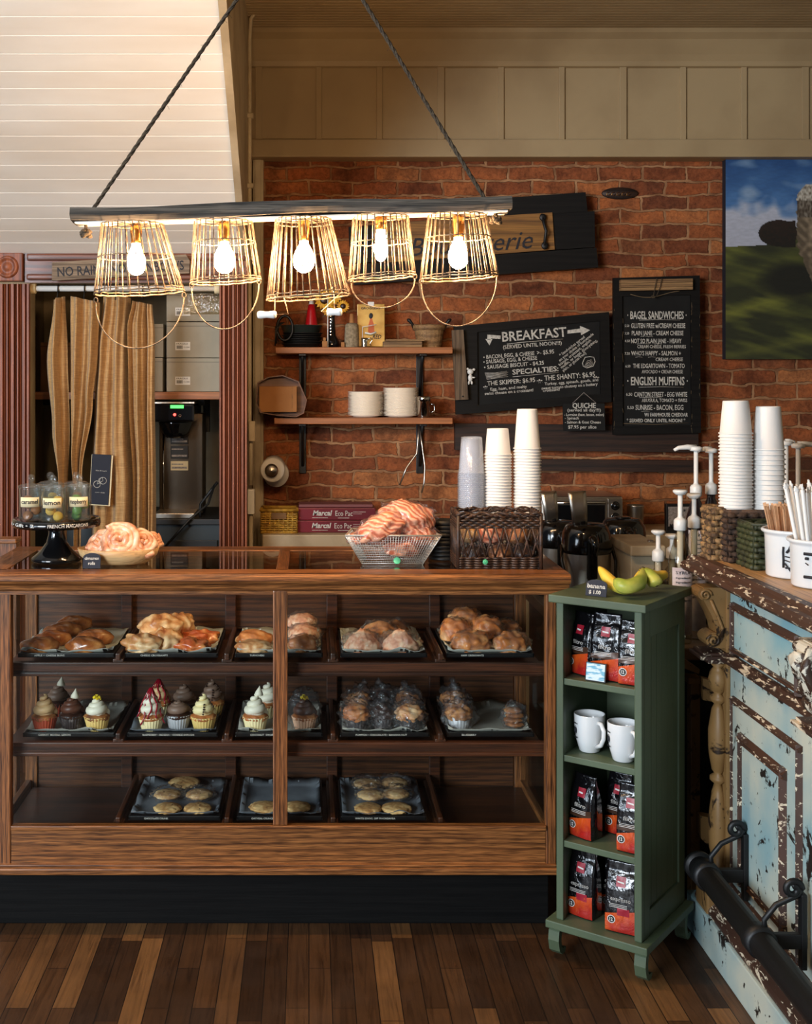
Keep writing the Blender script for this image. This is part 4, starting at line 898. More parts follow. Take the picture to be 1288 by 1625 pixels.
s.blob(q+Vector((0, 0, -.028)), (.011, .010, .017), .03, 2, 2); s.blob(q+Vector((-.007, 0, -.05)), (.005, .006, .009), 0, 1, 3, 2); s.blob(q+Vector((.007, 0, -.05)), (.005, .006, .009), 0, 1, 3, 2); s.blob(q+Vector((.014, -.004, -.026)), (.008, .004, .004), 0, 1, 3, 2)
s.out('body', K['whiteplastic'], t)
# quiche board
t = thing('quiche_chalkboard', 'small QUICHE slate hanging by string under the big boards', 'chalkboard', P(927, 685, 5.42))
s = S(); quad(s, [(893, 641), (959, 640), (960, 683), (894, 684)], 5.42, .012); s.out('slate', K['board'], t)
s = S(); s.tube([P(908, 640, 5.425), P(926, 623, 5.43), P(946, 640, 5.425)], .0014, 5); s.out('string', K['chalkdim'], t)
Yq = 5.4195; s = S()
for a in (('QUICHE', 908, 647.5, 945, 8, .02), ('(served all day!!!)', 900, 653, 953, 4.8, .012), ('- Lorraine (ham, bacon, onion)', 895, 660, 958, 4.2, .01), ('- Spinach', 896, 665.5, 918, 4.2, .01), ('- Salmon & Goat Cheese', 896, 672, 953, 4.4, .01), ('$7.95 per slice', 901, 680, 946, 5, .014)): wtext(s, a[0], a[1], a[2], a[3], a[4], Yq, .0, a[5])
s.out('chalk_writing', K['chalk'], t)
# bagel board
t = thing('bagel_chalkboard', 'tall black BAGEL SANDWICHES clipboard menu beside the painting', 'chalkboard', P(1041, 690, 5.46))
s = S(); quad(s, [(974, 442), (1109, 438), (1111, 686), (974, 688)], 5.475, .03); s.out('board', K['board'], t)
s = S(); frame_quad(s, [(973, 441), (1110, 437), (1112, 687), (973, 690)], [(987, 470), (1096, 468), (1097, 674), (988, 676)], 5.462, .02); s.out('frame', K['blackwood'], t)
s = S()
for a, b in (((444, 450)), ((450, 457)), ((457, 462))): quad(s, [(985, a), (1099, a-2), (1099, b-2.6), (985, b-.6)], 5.43-(.002 if a == 450 else 0), .03)
s.out('wood_clip', K['palewood'], t)
s = S()
for dx in (0, 8): s.tube([P(1042+dx, 442, 5.42), P(1039+dx, 456, 5.42), P(1036+dx*.6, 471, 5.43)], .0018, 5)
s.tube([P(1036+3*math.cos(i), 471+2*math.sin(i), 5.425) for i in range(6)], .002, 5, True); s.out('twine', K['rope'], t)
s = S(); s.tube([P(1000+i*4.6, 467+5*math.sin(i*.27)+noise.noise(Vector((i, 0, 0)))*2, 5.46) for i in range(18)], .002, 5); s.tube([P(988, 672, 5.4735), P(1040, 673.5, 5.4735), P(1092, 671, 5.4735)], .0014, 4)
for k in range(40):
    xx = rnd.choice((974, 1110, 988, 1097)); yy = rnd.uniform(480, 680); s.tube([P(xx+rnd.uniform(-1, 1), yy, 5.461), P(xx+rnd.uniform(-1, 1), yy+rnd.uniform(2, 9), 5.461)], .0009, 4)
s.out('worn_edges', plain('worn_edge', rgb(110, 92, 66), .8), t, kind='stuff')
s = S(); Yg = 5.4745
for a in (('· BAGEL SANDWICHES ·', 995, 506, 1089, 12, .012), ('5.50', 991, 519, 998, 4, 0), ('GLUTEN FREE w/CREAM CHEESE', 1001, 520.5, 1087, 7.5, .006), ('3.50', 991, 531, 998, 4, 0), ('PLAIN JANE - CREAM CHEESE', 1002, 532, 1084, 7, .006), ('4.50', 991, 543, 999, 4, 0), ('NOT SO PLAIN JANE - HEAVY', 1001, 544.5, 1081, 7, .006), ('CREAM CHEESE, FRESH BERRIES', 1011, 552.5, 1088, 5, .0), ('7.50', 991, 563, 999, 4, 0), ("WHO'S HAPPY - SALMON +", 1001, 564, 1080, 7, .006), ('CREAM CHEESE', 1040, 573, 1083, 5.5, 0), ('6.50', 992, 583, 1000, 4, 0),
          ('THE EDGARTOWN - TOMATO', 1004, 584, 1086, 7, .006), ('AVOCADO + CREAM CHEESE', 1018, 592.5, 1083, 5.5, 0), ('· ENGLISH MUFFINS ·', 995, 611, 1091, 13, .012), ('6.50', 993, 628, 1003, 4.5, 0), ('CANTON STREET - EGG WHITE', 1006, 629.5, 1090, 7.5, .006), ('ARUGULA, TOMATO + SWISS', 1018, 638, 1090, 5.5, 0), ('5.50', 995, 649, 1005, 4.5, 0), ('SUNRISE - BACON, EGG', 1008, 650.5, 1084, 8, .008), ('W/ FARMHOUSE CHEDDAR', 1022, 661, 1091, 6, .006), ('* SERVED ONLY UNTIL NOON! *', 994, 670, 1087, 5.5, .01)):
    wtext(s, a[0], a[1], a[2], a[3], a[4], Yg, .0, .008+a[5])
for x0, x1, yy in ((1014, 1079, 508), (1013, 1084, 614.5), (1016, 1028, 534), (1028, 1036, 534.5), (1010, 1030, 546), (1038, 1050, 546), (1008, 1019, 567), (1028, 1040, 567), (1014, 1050, 631), (1017, 1031, 653)): s.tube([P(x0, yy, Yg), P((x0+x1)/2, yy-.8, Yg), P(x1, yy, Yg)], .0011, 4)
s.out('chalk_writing', K['chalk'], t)
# ================================================================ COW PAINTING
def painting():
    Yp = 5.50; t = thing('cow_painting', 'large canvas painting of a pale faced cow on a green hill', 'painting', P(1330, 570, Yp))
    x0, x1, zt, zb_ = 1151, 1560, 253, 570
    s = S(); s.box(X(x0, Yp), X(x1, Yp), Yp+.001, Yp+.045, Z(zb_, Yp), Z(zt, Yp)); s.out('canvas_edge', plain('dark_canvas_edge', rgb(22, 28, 40), .7), t)
    W_, H_ = 330, 260; me = bpy.data.meshes.new('canvas'); vs_, cols = [], []
    def nz(x, y, k, sd=0): return noise.noise(Vector((x*k, y*k, sd)))
    def mixc(a, b, f): f = max(0, min(1, f)); return tuple(p+(q-p)*f for p, q in zip(a, b))
    def ell(x, y, cx_, cy_, rx, ry): return math.hypot((x-cx_)/rx, (y-cy_)/ry)
    for j in range(H_+1):
        for i in range(W_+1):
            x = x0+(x1-x0)*i/W_; y = zt+(zb_-zt)*j/H_; vs_.append((X(x, Yp), Yp, Z(y, Yp)))
            c = mixc((36, 74, 124), (66, 108, 158), (y-253)/70+nz(x, y, .03)*.5)
            hz = 322+nz(x, 0, .05)*14-max(0, 6-abs(x-1190)*.1); cl = (y-hz)/22+nz(x, y, .06, 2)*.8
            cl *= 1-max(0, min(1, (x-1240)/70))*.5
            c = mixc(c, (172, 176, 190), cl)
            c = mixc(c, (120, 146, 176), .6*max(0, nz(x*.4, y, .06, 5)-.15)*3 if y < 320 else 0)
            hill = 391-(x-1150)*.03-3*nz(x, 0, .04) - 8*math.exp(-((x-1262)/28)**2)
            if y > hill:
                sh_ = nz(x*.45+y*.25, y*1.5-x*.35, .035, 9); st_ = nz(x*.25+y*.1, y*2.2-x*.6, .06, 4)
                c = mixc((40, 44, 24), (96, 100, 40), .42+sh_*.9+st_*.5-.0018*(y-hill)+ .3*(1 if False else 0))
                band = (y-(500-(x-1150)*.30)); c = mixc(c, (118, 120, 46), max(0, 1-abs(band)/16)*.75+st_*.25 if abs(band) < 16 else 0)
                band = (y-(566-(x-1150)*.20)); c = mixc(c, (96, 98, 42), max(0, 1-abs(band)/12)*.6 if abs(band) < 12 else 0)
                d = ell(x, y, 1262, 445, 60, 34); c = mixc(c, (22, 24, 16), (1.1-d)*2)
            e = min(ell(x, y, 1235, 370, 32, 21), ell(x, y, 1459, 370, 32, 21))
            if e < 1 or (1240 < x < 1262 and 350+(1262-x)*.1 < y < 392): c = mixc((36, 22, 14), (22, 18, 12), (y-350)/40+nz(x, y, .2))
            # head outline
            xl = 1264 - 0*(y) if y < 390 else 1264+(y-390)*.42
            xl += 3*nz(0, y, .15)+ (16*max(0, (312-y)/20)**1.5 if y < 312 else 0)
            xl = min(xl, 1306+2*nz(0, y, .2)); xr = 2*1347-xl
            if xl < x < xr and 292+.01*(x-1300)**2*.25 < y < 560:
                f = (x-xl)/26; c = mixc((86, 74, 58), (150, 132, 108), f*.6+nz(x, y, .12)*.9)
                if y < 345: c = mixc((120, 112, 100), (60, 48, 36), .5+nz(x*2.2, y, .16, 3)*1.6)
                if y < 318: c = mixc(c, (188, 182, 168), .7+nz(x*2, y, .2, 7))
                d = min(ell(x, y, 1316, 398, 9, 7), ell(x, y, 1378, 398, 9, 7)); c = mixc(c, (12, 10, 9), (1.15-d)*5)
                d = ell(x, y, 1347, 520, 40, 34); c = mixc(c, (120, 84, 76), (1.1-d)*3)
            cols.append(c)
    fs_ = [(j*(W_+1)+i, j*(W_+1)+i+1, (j+1)*(W_+1)+i+1, (j+1)*(W_+1)+i) for j in range(H_) for i in range(W_)]
    me.from_pydata([tuple(v) for v in vs_], [], fs_); at = me.color_attributes.new('paint', 'FLOAT_COLOR', 'POINT')
    buf = []
    for c in cols: buf += list(rgb(*[max(0, min(255, q)) for q in c]))
    at.data.foreach_set('color', buf)
    n = N('canvas_paint'); vc = n.new('ShaderNodeVertexColor'); vc.layer_name = 'paint'
    c = n.mix(.25, vc.outputs[0], n.ramp(n.noise(n.mapped((30, 1, 90)), 1, 4), [(.35, (.6, .6, .6, 1)), (.65, (1.2, 1.2, 1.2, 1))]), 'MULTIPLY')
    n.bump(n.noise(n.mapped((60, 1, 200)), 1, 3), .2, .003); me.materials.append(n.set(c, .6))
    o = bpy.data.objects.new('canvas', me); C.objects.link(o); o.parent = t; me.transform(Matrix.Translation(-t.location))
painting()
# ================================================================ CASE CONTENTS
def mtray(px0, px1, row, lab, writing=None, liner='paper', group='black trays in the case'):
    zz = SH[row]+.0135; xa, xb = X(px0, 3.6), X(px1, 3.6); y0, y1 = 3.585, 3.92
    xc = (xa+xb)/2; t = thing('serving_tray', lab, 'tray', (xc, 3.75, zz), group)
    s = S(); w_ = xb-xa
    s.box(xa, xb, y0, y1, zz, zz+.004, .001)
    for a in ((xa, xa+.006, y0, y1), (xb-.006, xb, y0, y1), (xa, xb, y0, y0+.006), (xa, xb, y1-.006, y1)): s.box(a[0], a[1], a[2], a[3], zz, zz+.013, .002)
    s.out('pan', K['tray'], t)
    if liner:
        g = []
        for j in range(13):
            row_ = []
            for i in range(17):
                u = i/16; v = j/12; x_ = xa+.006+(w_-.012)*u; y_ = y0+.008+(y1-y0-.016)*v
                e = max(0, abs(u-.5)*2-.82)/.18; f = max(0, abs(v-.5)*2-.86)/.14
                row_.append((x_, y_, zz+.006+.022*max(e, f)**1.4*(.7+.6*noise.noise(Vector((u*5, v*5, px0))))+.0015*noise.noise(Vector((u*8, v*8, px0)))))
            g.append(row_)
        s = S(); s.sheet(g, True, thick=(0, 0, .0006)); s.out('paper_liner', K[liner], t, plabel='crinkled paper liner')
    if writing:
        s = S(); s.text(writing, min(w_*.7, .0048*len(writing)), .0052, M=T(xa+w_*.17, y0-.0006, zz+.004), bold=.01); s.out('chalk_writing', K['chalk'], t)
    return zz+.0075
def pat(x, y): return 0
FY = {0: 0, 1: 0, 2: 0}
def place(o, px, Yd, z, rz=0): o.location = (X(px, Yd), Yd, z); o.rotation_euler = (0, 0, rz); return o
def pastry(name, lab, cat, group, mat, rad, px, Yd, z, rz=0, amp=.1, freq=2, seed=0, fn=None, wrap=False, flat=-.55):
    rad = tuple(q*1.07 for q in rad)
    s = S(); s.blob((0, 0, rad[2]*(-flat)), rad, amp, freq, seed, 4, flat=flat, fn=fn)
    o = s.out(name, K[mat], None, label=lab, cat=cat, group=group, loc=(0, 0, 0))
    if wrap:
        s = S(); s.blob((0, 0, rad[2]*(-flat)), (rad[0]*1.13, rad[1]*1.13, rad[2]*1.16), .16, 4.5, seed+5, 4, flat=flat); s.out('plastic_wrap', K['film'], o, plabel='crinkled clear wrap')
    return place(o, px, Yd, z, rz)
def ridged(k, a=.10, ax=0):
    return lambda d: 1+a*math.cos(k*math.atan2(d[2], d[1-ax] if ax else d[0]))*0+a*abs(math.sin(k*d[ax]*1.6))
# row 1 tray a: glazed buns
z = mtray(30, 183, 0, 'black tray of glossy brown buns, top shelf far left', 'APPLE + CHEESE BUNS')
g = 'glossy buns on the far left tray'
for i, (px, Yd, dz, rz, lb) in enumerate(((64, 3.64, 0, .1, 'front left glossy brown bun on the far left tray'), (136, 3.64, 0, -.1, 'front right glossy brown bun on the far left tray'), (84, 3.73, 0, .2, 'glossy bun behind the front left one, far left tray'), (150, 3.75, 0, 0, 'glossy bun behind the front right one, far left tray'), (100, 3.80, .012, .1, 'tall glossy bun in the third rank of the far left tray'), (118, 3.87, .02, .3, 'rearmost glossy bun on the far left tray'))):
    pastry('glazed_bun', lb, 'bun', g, 'glaze', (.054, .034, .026), px, Yd, z+dz, rz, .06, 1.8, i, ridged(3, .05))
# tray b: puff croissants
z = mtray(199, 346, 0, 'black tray of croissants, top shelf second from left', 'CHEESE CROISSANTS')
for i, (px, Yd, dz, m, r, lb) in enumerate(((226, 3.64, 0, 'puff', (.055, .038, .03), 'pale puffy croissant at the front left of the second tray'), (262, 3.67, 0, 'puff', (.05, .04, .034), 'ridged croissant in the middle front of the second tray'), (254, 3.76, .025, 'puff', (.062, .045, .034), 'big pale croissant atop the heap on the second tray'), (284, 3.82, .02, 'puff', (.045, .045, .034), 'croissant behind the heap on the second tray'), (303, 3.65, 0, 'jam', (.052, .034, .022), 'red glazed danish at the front right of the second tray'), (318, 3.76, 0, 'jam', (.052, .036, .022), 'red glazed danish at the rear right of the second tray'))):
    pastry('croissant' if m == 'puff' else 'danish', lb, 'croissant' if m == 'puff' else 'danish', 'pastries on the second tray', m, r, px, Yd, z+dz, (.3*i) % 1-.4, .13, 2.4, i+10, ridged(4, .14))
# tray c
z = mtray(373, 512, 0, 'black tray of turnovers behind the mullion, top shelf middle', 'TURNOVERS')
for i, (px, Yd, dz, m, r, lb) in enumerate(((402, 3.63, 0, 'puff', (.052, .036, .022), 'pale flat turnover left of the mullion, in front'), (404, 3.74, .0, 'crust', (.054, .036, .026), 'golden turnover left of the mullion, behind'), (480, 3.64, 0, 'crust', (.042, .036, .028), 'brown wrapped roll right of the mullion, in front'), (482, 3.72, .02, 'scone', (.045, .04, .026), 'wrapped roll right of the mullion, in the middle'), (478, 3.80, .04, 'scone', (.044, .04, .026), 'pinkish roll right of the mullion, topmost and rear'))):
    pastry('turnover' if i < 2 else 'sweet_roll', lb, 'turnover' if i < 2 else 'roll', 'pastries on the middle tray', m, r, px, Yd, z+dz, .1*i, .1, 2.2, i+20, None, i > 1)
# tray d scones
z = mtray(540, 677, 0, 'black tray of wrapped scones with a raised white liner', None)
def wedge(lab, px, Yd, rz, mat='scone', h=.05):
    s = S(); t_ = bmesh.new(); bmesh.ops.create_icosphere(t_, subdivisions=4, radius=1); vs_ = []
    for v in t_.verts:
        d = v.co.normalized(); f = 1-.55*max(0, d.z); q = Vector((d.x*.058*f, d.y*.036*f, max(d.z, -.3)*h)); q += d*.006*noise.noise(d*5+Vector((px, 0, 0))); vs_.append(q+Vector((0, 0, .3*h)))
    t_.verts.index_update(); s.add(vs_, [[v.index for v in f.verts] for f in t_.faces], True); t_.free()
    o = s.out('scone', K[mat], None, label=lab, cat='scone', group='wrapped scones', loc=(0, 0, 0))
    s = S(); s.blob((0, 0, .02), (.064, .043, .042), .16, 5, px, 4, flat=-.4); s.out('plastic_wrap', K['film'], o); return place(o, px, Yd, z, rz)
wedge('pink-brown wrapped scone at the front left of the scone tray', 574, 3.65, .2); wedge('pale wrapped scone at the front right of the scone tray', 634, 3.65, -.15)
pastry('sweet_roll', 'wrapped brown roll standing behind the front left scone', 'roll', 'wrapped rolls on the scone tray', 'muffintop', (.05, .042, .036), 603, 3.76, z+.006, 0, .1, 2, 31, None, True)
pastry('sweet_roll', 'dark wrapped roll at the rear of the scone tray', 'roll', 'wrapped rolls on the scone tray', 'muffintop', (.04, .04, .032), 626, 3.84, z, 0, .1, 2, 32, None, True)
# tray e croissants wrapped
z = mtray(707, 846, 0, 'black tray of wrapped croissants, top shelf far right', 'HAM CROISSANTS')
for i, (px, Yd, dz, r, lb) in enumerate(((746, 3.65, 0, (.052, .038, .034), 'wrapped croissant at the front left of the far right tray'), (812, 3.65, 0, (.05, .036, .032), 'wrapped croissant at the front right of the far right tray'), (722, 3.76, .012, (.046, .04, .036), 'golden wrapped croissant at the left of the far right tray'), (772, 3.77, .02, (.05, .042, .034), 'dark wrapped croissant in the middle of the far right tray'), (738, 3.84, .045, (.05, .042, .028), 'bright croissant on top of the far right tray heap'), (800, 3.83, 0, (.044, .04, .032), 'shaded wrapped croissant at the rear right of the far right tray'))):
    pastry('wrapped_croissant', lb, 'croissant', 'wrapped croissants on the far right tray', 'crust', r, px, Yd, z+dz, .5*i, .12, 2.4, i+40, ridged(4, .15), True)
# row 2: cupcakes
def cupcake(lab, px, Yd, z, wrap, cake, frost, top=None, h=.05, style='swirl', film=False, k=1.13):
    t = thing('cupcake', lab, 'cupcake', (0, 0, 0), 'cupcakes on the middle shelf')
    s = S(); s.lathe([(0, 0), (.024, 0), (.0255, .002), (.034, .036), (.0335, .037), (.0325, .034), (0, .034)], 96, flute=.035, nf=24); s.out('paper_cup', K[wrap], t)
    s = S(); s.blob((0, 0, .034), (.0345, .0345, .013), .08, 3, px, 3); s.out('cake', K[cake], t)
    s = S(); pts = []; rr = []; n_ = 90; hh = h
    for i in range(n_):
        f = i/(n_-1); a = f*2*PI*3.4; r = .021*(1-f)**.8; pts.append((r*math.cos(a), r*math.sin(a), .045+hh*f)); rr.append(.0125*(1-f)**.6+.0012)
    s.tube(pts, rr, 10); s.lathe([(0, .036), (.024, .04), (.022, .05), (.012, .045+hh*.6), (0, .045+hh*.9)], 20); s.out('frosting', K[frost], t)
    if top == 'dollop': s = S(); s.lathe([(0, .04+hh), (.012, .043+hh), (.010, .050+hh), (.003, .062+hh), (0, .068+hh)], 14, M=R(.1, 'Y')); s.out('cream_dollop', K['frostwhite'], t)
    if top == 'crumb':
        s = S()
        for i in range(8): s.box(-.004, .004, -.003, .003, -.003, .003, .001, M=T(.007*math.cos(i*2.4), .007*math.sin(i*2.4), .042+hh+.001*i) @ R(i, 'Z') @ R(i*.7, 'X'))
        s.out('yellow_candy', K['candy'], t)
    if top == 'chips':
        s = S()
        for i in range(13):
            f = .1+.75*((i*.381) % 1); a = -PI/2+1.35*math.sin(i*2.1); r = .0385*(1-f)**.9+.003; s.blob((r*math.cos(a), r*math.sin(a), .045+hh*f), (.003, .003, .003), 0, 1, i, 1)
        s.out('chocolate_chips', K['choc'], t)
    if top == 'drizzle':
        s = S()
        for q in range(5):
            a0 = -PI/2+(q-2)*.62; s.tube([((.002+.0365*f**.8)*math.cos(a0+.15*math.sin(f*9+q)), (.002+.0365*f**.8)*math.sin(a0+.15*math.sin(f*9+q)), .050+hh-(hh+.012)*f*(1+(.25 if q in (1, 4) else 0))) for f in [i/16 for i in range(17)]], .0023, 6)
        s.out('raspberry_drizzle', K['raspberry'], t)
    if film: s = S(); s.blob((0, 0, .05), (.044, .044, .062), .14, 4, px, 4, flat=-.78); s.out('plastic_wrap', K['film'], t)
    place(t, px, Yd, z, rnd.random()*.1); t.scale = (k, k, k); return t
K['frostwhite'] = plain('white_frosting', rgb(238, 230, 208), .5, 0, rgb(226, 216, 190), 30, sheen=.1)
K['frostpeach'] = plain('peach_frosting', rgb(228, 190, 140), .5, 0, rgb(210, 166, 116), 30)
K['frostchoc'] = plain('chocolate_frosting', rgb(92, 52, 36), .45)
K['frostmocha'] = plain('mocha_frosting', rgb(128, 100, 84), .5)
K['frostcream'] = plain('cream_frosting', rgb(240, 220, 164), .5)
K['candy'] = plain('yellow_candy', rgb(232, 200, 40), .4)
K['raspberry'] = plain('raspberry_sauce', rgb(150, 16, 36), .15, coat=.5)
K['cupred'] = plain('red_paper_cup', rgb(170, 66, 36), .6); K['cupblack'] = plain('dark_paper_cup', rgb(44, 34, 34), .6, 0, rgb(120, 108, 104), 60, .55, .7)
K['cupyellow'] = plain('yellow_paper_cup', rgb(222, 186, 110), .6); K['cuppale'] = plain('pale_paper_cup', rgb(238, 218, 166), .6); K['cuppink'] = plain('peach_paper_cup', rgb(236, 184, 148), .6); K['cupwhite'] = plain('silver_white_cup', rgb(190, 188, 190), .45, .2)
z = mtray(38, 183, 1, 'black tray of four cupcakes, middle shelf far left', 'CARROT  MOCHA  LEMON')
cupcake('cupcake in red paper with peach frosting, far left front', 71, 3.64, z, 'cupred', 'muffintop', 'frostpeach')
cupcake('chocolate cupcake topped with a white dollop', 114, 3.66, z, 'cupblack', 'choc', 'frostchoc', 'dollop', .038)
cupcake('cupcake in yellow paper with white frosting and yellow candy', 154, 3.64, z, 'cupyellow', 'muffintop', 'frostwhite', 'crumb', .04)
cupcake('shaded cupcake behind the peach frosted one', 92, 3.80, z, 'cupred', 'choc', 'frostmocha', 'dollop', .04)
z = mtray(203, 346, 1, 'black tray of berry and chip cupcakes, middle shelf second from left', 'RASPBERRY • MOCHA • COOKIE DOUGH', 'papergray')
cupcake('pale cupcake with red raspberry drizzle over white frosting', 240, 3.64, z, 'cuppale', 'crust', 'frostwhite', 'drizzle', .062)
cupcake('dark cupcake with low mocha frosting in silvery paper', 283, 3.66, z, 'cupwhite', 'choc', 'frostmocha', None, .026)
cupcake('yellow cupcake with cream frosting and chocolate chips', 323, 3.64, z, 'cupyellow', 'crust', 'frostcream', 'chips', .05)
cupcake('raspberry drizzled cupcake in shadow behind the front one', 252, 3.80, z, 'cuppale', 'crust', 'frostpeach', 'drizzle', .05)
cupcake('mocha cupcake at the rear middle of the second tray', 292, 3.80, z, 'cupblack', 'choc', 'frostmocha', None, .04)
cupcake('greenish cupcake with chips at the rear right of the second tray', 336, 3.80, z, 'cupyellow', 'crust', 'frostmocha', 'chips', .055)
z = mtray(374, 512, 1, 'black tray of cupcakes behind the mullion, middle shelf', 'COCONUT  S\'MORES')
cupcake('white frosted cupcake in pale paper left of the mullion', 405, 3.64, z, 'cuppale', 'crust', 'frostwhite', 'dollop', .05)
cupcake('wrapped chocolate frosted cupcake right of the mullion', 483, 3.64, z, 'cuppink', 'crust', 'frostchoc', 'crumb', .04, film=True)
cupcake('white frosted cupcake in shadow behind the first, at the mullion', 425, 3.78, z, 'cuppale', 'crust', 'frostwhite', None, .05)
def muffin(lab, px, Yd, z, top, cup='cupblack'):
    t = thing('wrapped_muffin', lab, 'muffin', (0, 0, 0), 'wrapped muffins on the middle shelf')
    s = S(); s.lathe([(0, 0), (.026, 0), (.028, .003), (.036, .045), (.034, .045), (0, .042)], 72, flute=.03, nf=20); s.out('paper_cup', K[cup], t)
    s = S(); s.blob((0, 0, .048), (.042, .042, .026), .14, 3, px, 4); s.out('crown', K[top], t)
    s = S(); s.blob((0, 0, .042), (.051, .051, .053), .20, 4.2, px+3, 4, flat=-.78); s.tube([(0, 0, .085), (.01, 0, .1), (.02, .005, .108)], [.012, .006, .012], 7); s.out('plastic_wrap', K['film'], t)
    return place(t, px, Yd, z, rnd.random()*6)
z = mtray(540, 681, 1, 'black tray of wrapped muffins, middle shelf fourth from left', 'PUMPKIN • CHOCOLATE • BANANA NUT')
muffin('wrapped muffin with an orange crown, front left of the muffin tray', 565, 3.64, z, 'crust'); muffin('wrapped dark chocolate muffin, front middle of the muffin tray', 608, 3.65, z, 'choc'); muffin('wrapped pale crowned muffin, front right of the muffin tray', 649, 3.64, z, 'puff')
muffin('shaded wrapped muffin, rear left of the muffin tray', 570, 3.79, z, 'muffintop'); muffin('shaded wrapped muffin, rear middle of the muffin tray', 608, 3.80, z, 'choc'); muffin('shaded wrapped muffin, rear right of the muffin tray', 645, 3.79, z, 'muffintop')
z = mtray(708, 846, 1, 'nearly empty black tray with green-white liner, middle shelf far right', 'BLUEBERRY')
muffin('wrapped blueberry muffin at the front left of the nearly empty tray', 728, 3.65, z, 'muffintop', 'cupwhite'); muffin('wrapped muffin behind the blueberry muffin', 720, 3.80, z, 'muffintop')
t = thing('cookie_bundle', 'small wrapped stack of brown cookies at the far right tray end', 'wrapped cookies', (0, 0, 0)); s = S()
for k in range(4): s.blob((.003*(-1)**k, 0, .010+.014*k), (.028, .024, .0085), .12, 3, k, 3)
s.out('cookies', K['muffintop'], t, kind='stuff'); s = S(); s.blob((0, 0, .034), (.038, .032, .044), .18, 4, 8, 4, flat=-.75); s.out('plastic_wrap', K['film'], t); place(t, 815, 3.66, z)
# row 3: cookies
def cookie(lab, px, Yd, z, dz=0, r=.042, wrap=False, tilt=0, grp='', chips=True):
    s = S(); s.blob((0, 0, .010), (r, r, .011), .07, 4, px+Yd, 4, flat=-.7); o = s.out('cookie', K['cookie'], None, label=lab, cat='cookie', group=grp, loc=(0, 0, 0))
    if chips:
        s = S()
        for i in range(9): a = i*2.4; q = r*.8*math.sqrt(i/9+.05); s.blob((q*math.cos(a), q*math.sin(a), .0195-.25*q*q/r), (.0045, .004, .003), .2, 3, i, 1)
        s.out('chocolate_chunks', K['choc'], o)
    if wrap: s = S(); s.blob((0, 0, .013), (r*1.2, r*1.15, .022), .2, 4.5, px, 4, flat=-.5); s.out('plastic_wrap', K['film'], o)
    place(o, px, Yd, z+dz, rnd.random()*6); return o
z = mtray(205, 350, 2, 'black tray of chocolate chunk cookies on the bottom shelf', 'CHOCOLATE CHUNK', 'papergray'); gg = 'chocolate chunk cookies on the bottom shelf'
cookie('chunk cookie at the front left of the bottom shelf tray', 266, 3.64, z, grp=gg); cookie('chunk cookie at the front right of the chocolate chunk tray', 314, 3.64, z, grp=gg)
cookie('shaded cookie behind the front left chunk cookie', 266, 3.74, z, .008, grp=gg, wrap=True); cookie('shaded cookie behind the front right chunk cookie', 316, 3.74, z, .008, grp=gg, wrap=True); cookie('rearmost dark cookie on the chocolate chunk tray', 293, 3.84, z, .012, .05, grp=gg)
z = mtray(376, 512, 2, 'black tray of oat cookies behind the mullion on the bottom shelf', 'OATMEAL CRUNCH', 'papergray'); gg = 'oat cookies on the bottom shelf'
cookie('pale oat cookie left of the mullion on the bottom shelf', 420, 3.65, z, .0, .046, grp=gg, chips=False); cookie('pale oat cookie right of the mullion on the bottom shelf', 470, 3.65, z, .0, .044, grp=gg, chips=False)
z = mtray(540, 676, 2, 'black tray of white chocolate cookies on the bottom shelf', 'WHITE CHOC. DIP MACADAMIA', 'papergray'); gg = 'white chocolate cookies on the bottom shelf'
cookie('pale cookie at the front left of the macadamia tray', 584, 3.64, z, grp=gg, chips=False); cookie('pale cookie at the front right of the macadamia tray', 629, 3.64, z, 0, .046, grp=gg, chips=False)
cookie('wrapped cookie in the left middle of the macadamia tray', 588, 3.73, z, .010, wrap=True, grp=gg, chips=False); cookie('wrapped cookie in the right middle of the macadamia tray', 628, 3.74, z, .010, wrap=True, grp=gg, chips=False)
cookie('wrapped cookie at the rear left of the macadamia tray', 582, 3.81, z, .018, wrap=True, grp=gg, chips=False); cookie('wrapped cookie at the rear right of the macadamia tray', 625, 3.82, z, .018, wrap=True, grp=gg, chips=False)
# ================================================================ ON TOP OF THE CASE
TZ = 1.0655
c = Vector((X(90, 3.72), 3.72, TZ)); t = thing('cake_stand', 'black glazed cake stand with chalk lettering around its rim', 'cake stand', c)
s = S(); s.M = T(*c); pz = .132
s.lathe([(0, .004), (.072, 0), (.077, .004), (.076, .012), (.052, .032), (.032, .058), (.025, .085), (.024, pz-.014), (.05, pz-.006), (.11, pz-.004), (.128, pz-.014), (.133, pz-.022), (.135, pz-.012), (.133, pz+.002), (.12, pz), (0, pz)], 64); s.out('stand', K['black'], t)
def curved(s, txt, c, r, z0, h, a_mid, arc, bold=.01):
    v = s.text(txt, arc*r, h, align='C', bold=bold)
    for q in v:
        a = -PI/2+a_mid+q.co.x/r; rr = r+.0006-q.co.y; q.co = Vector((c[0]+rr*math.cos(a), c[1]+rr*math.sin(a), z0+q.co.z))
s = S(); curved(s, 'FRENCH MACARONS', c, .1355, TZ+pz-.014, .010, .48, .95, .02); curved(s, 'A • Gift • 2', c, .1355, TZ+pz-.014, .010, -.78, .95, .02); s.out('chalk_writing', K['chalk'], t)
K['macgreen'] = plain('green_macaron', rgb(110, 150, 60), .6); K['macyellow'] = plain('yellow_macaron', rgb(226, 176, 70), .6); K['macbrown'] = plain('caramel_macaron', rgb(160, 98, 50), .6)
jz = TZ+pz+.002
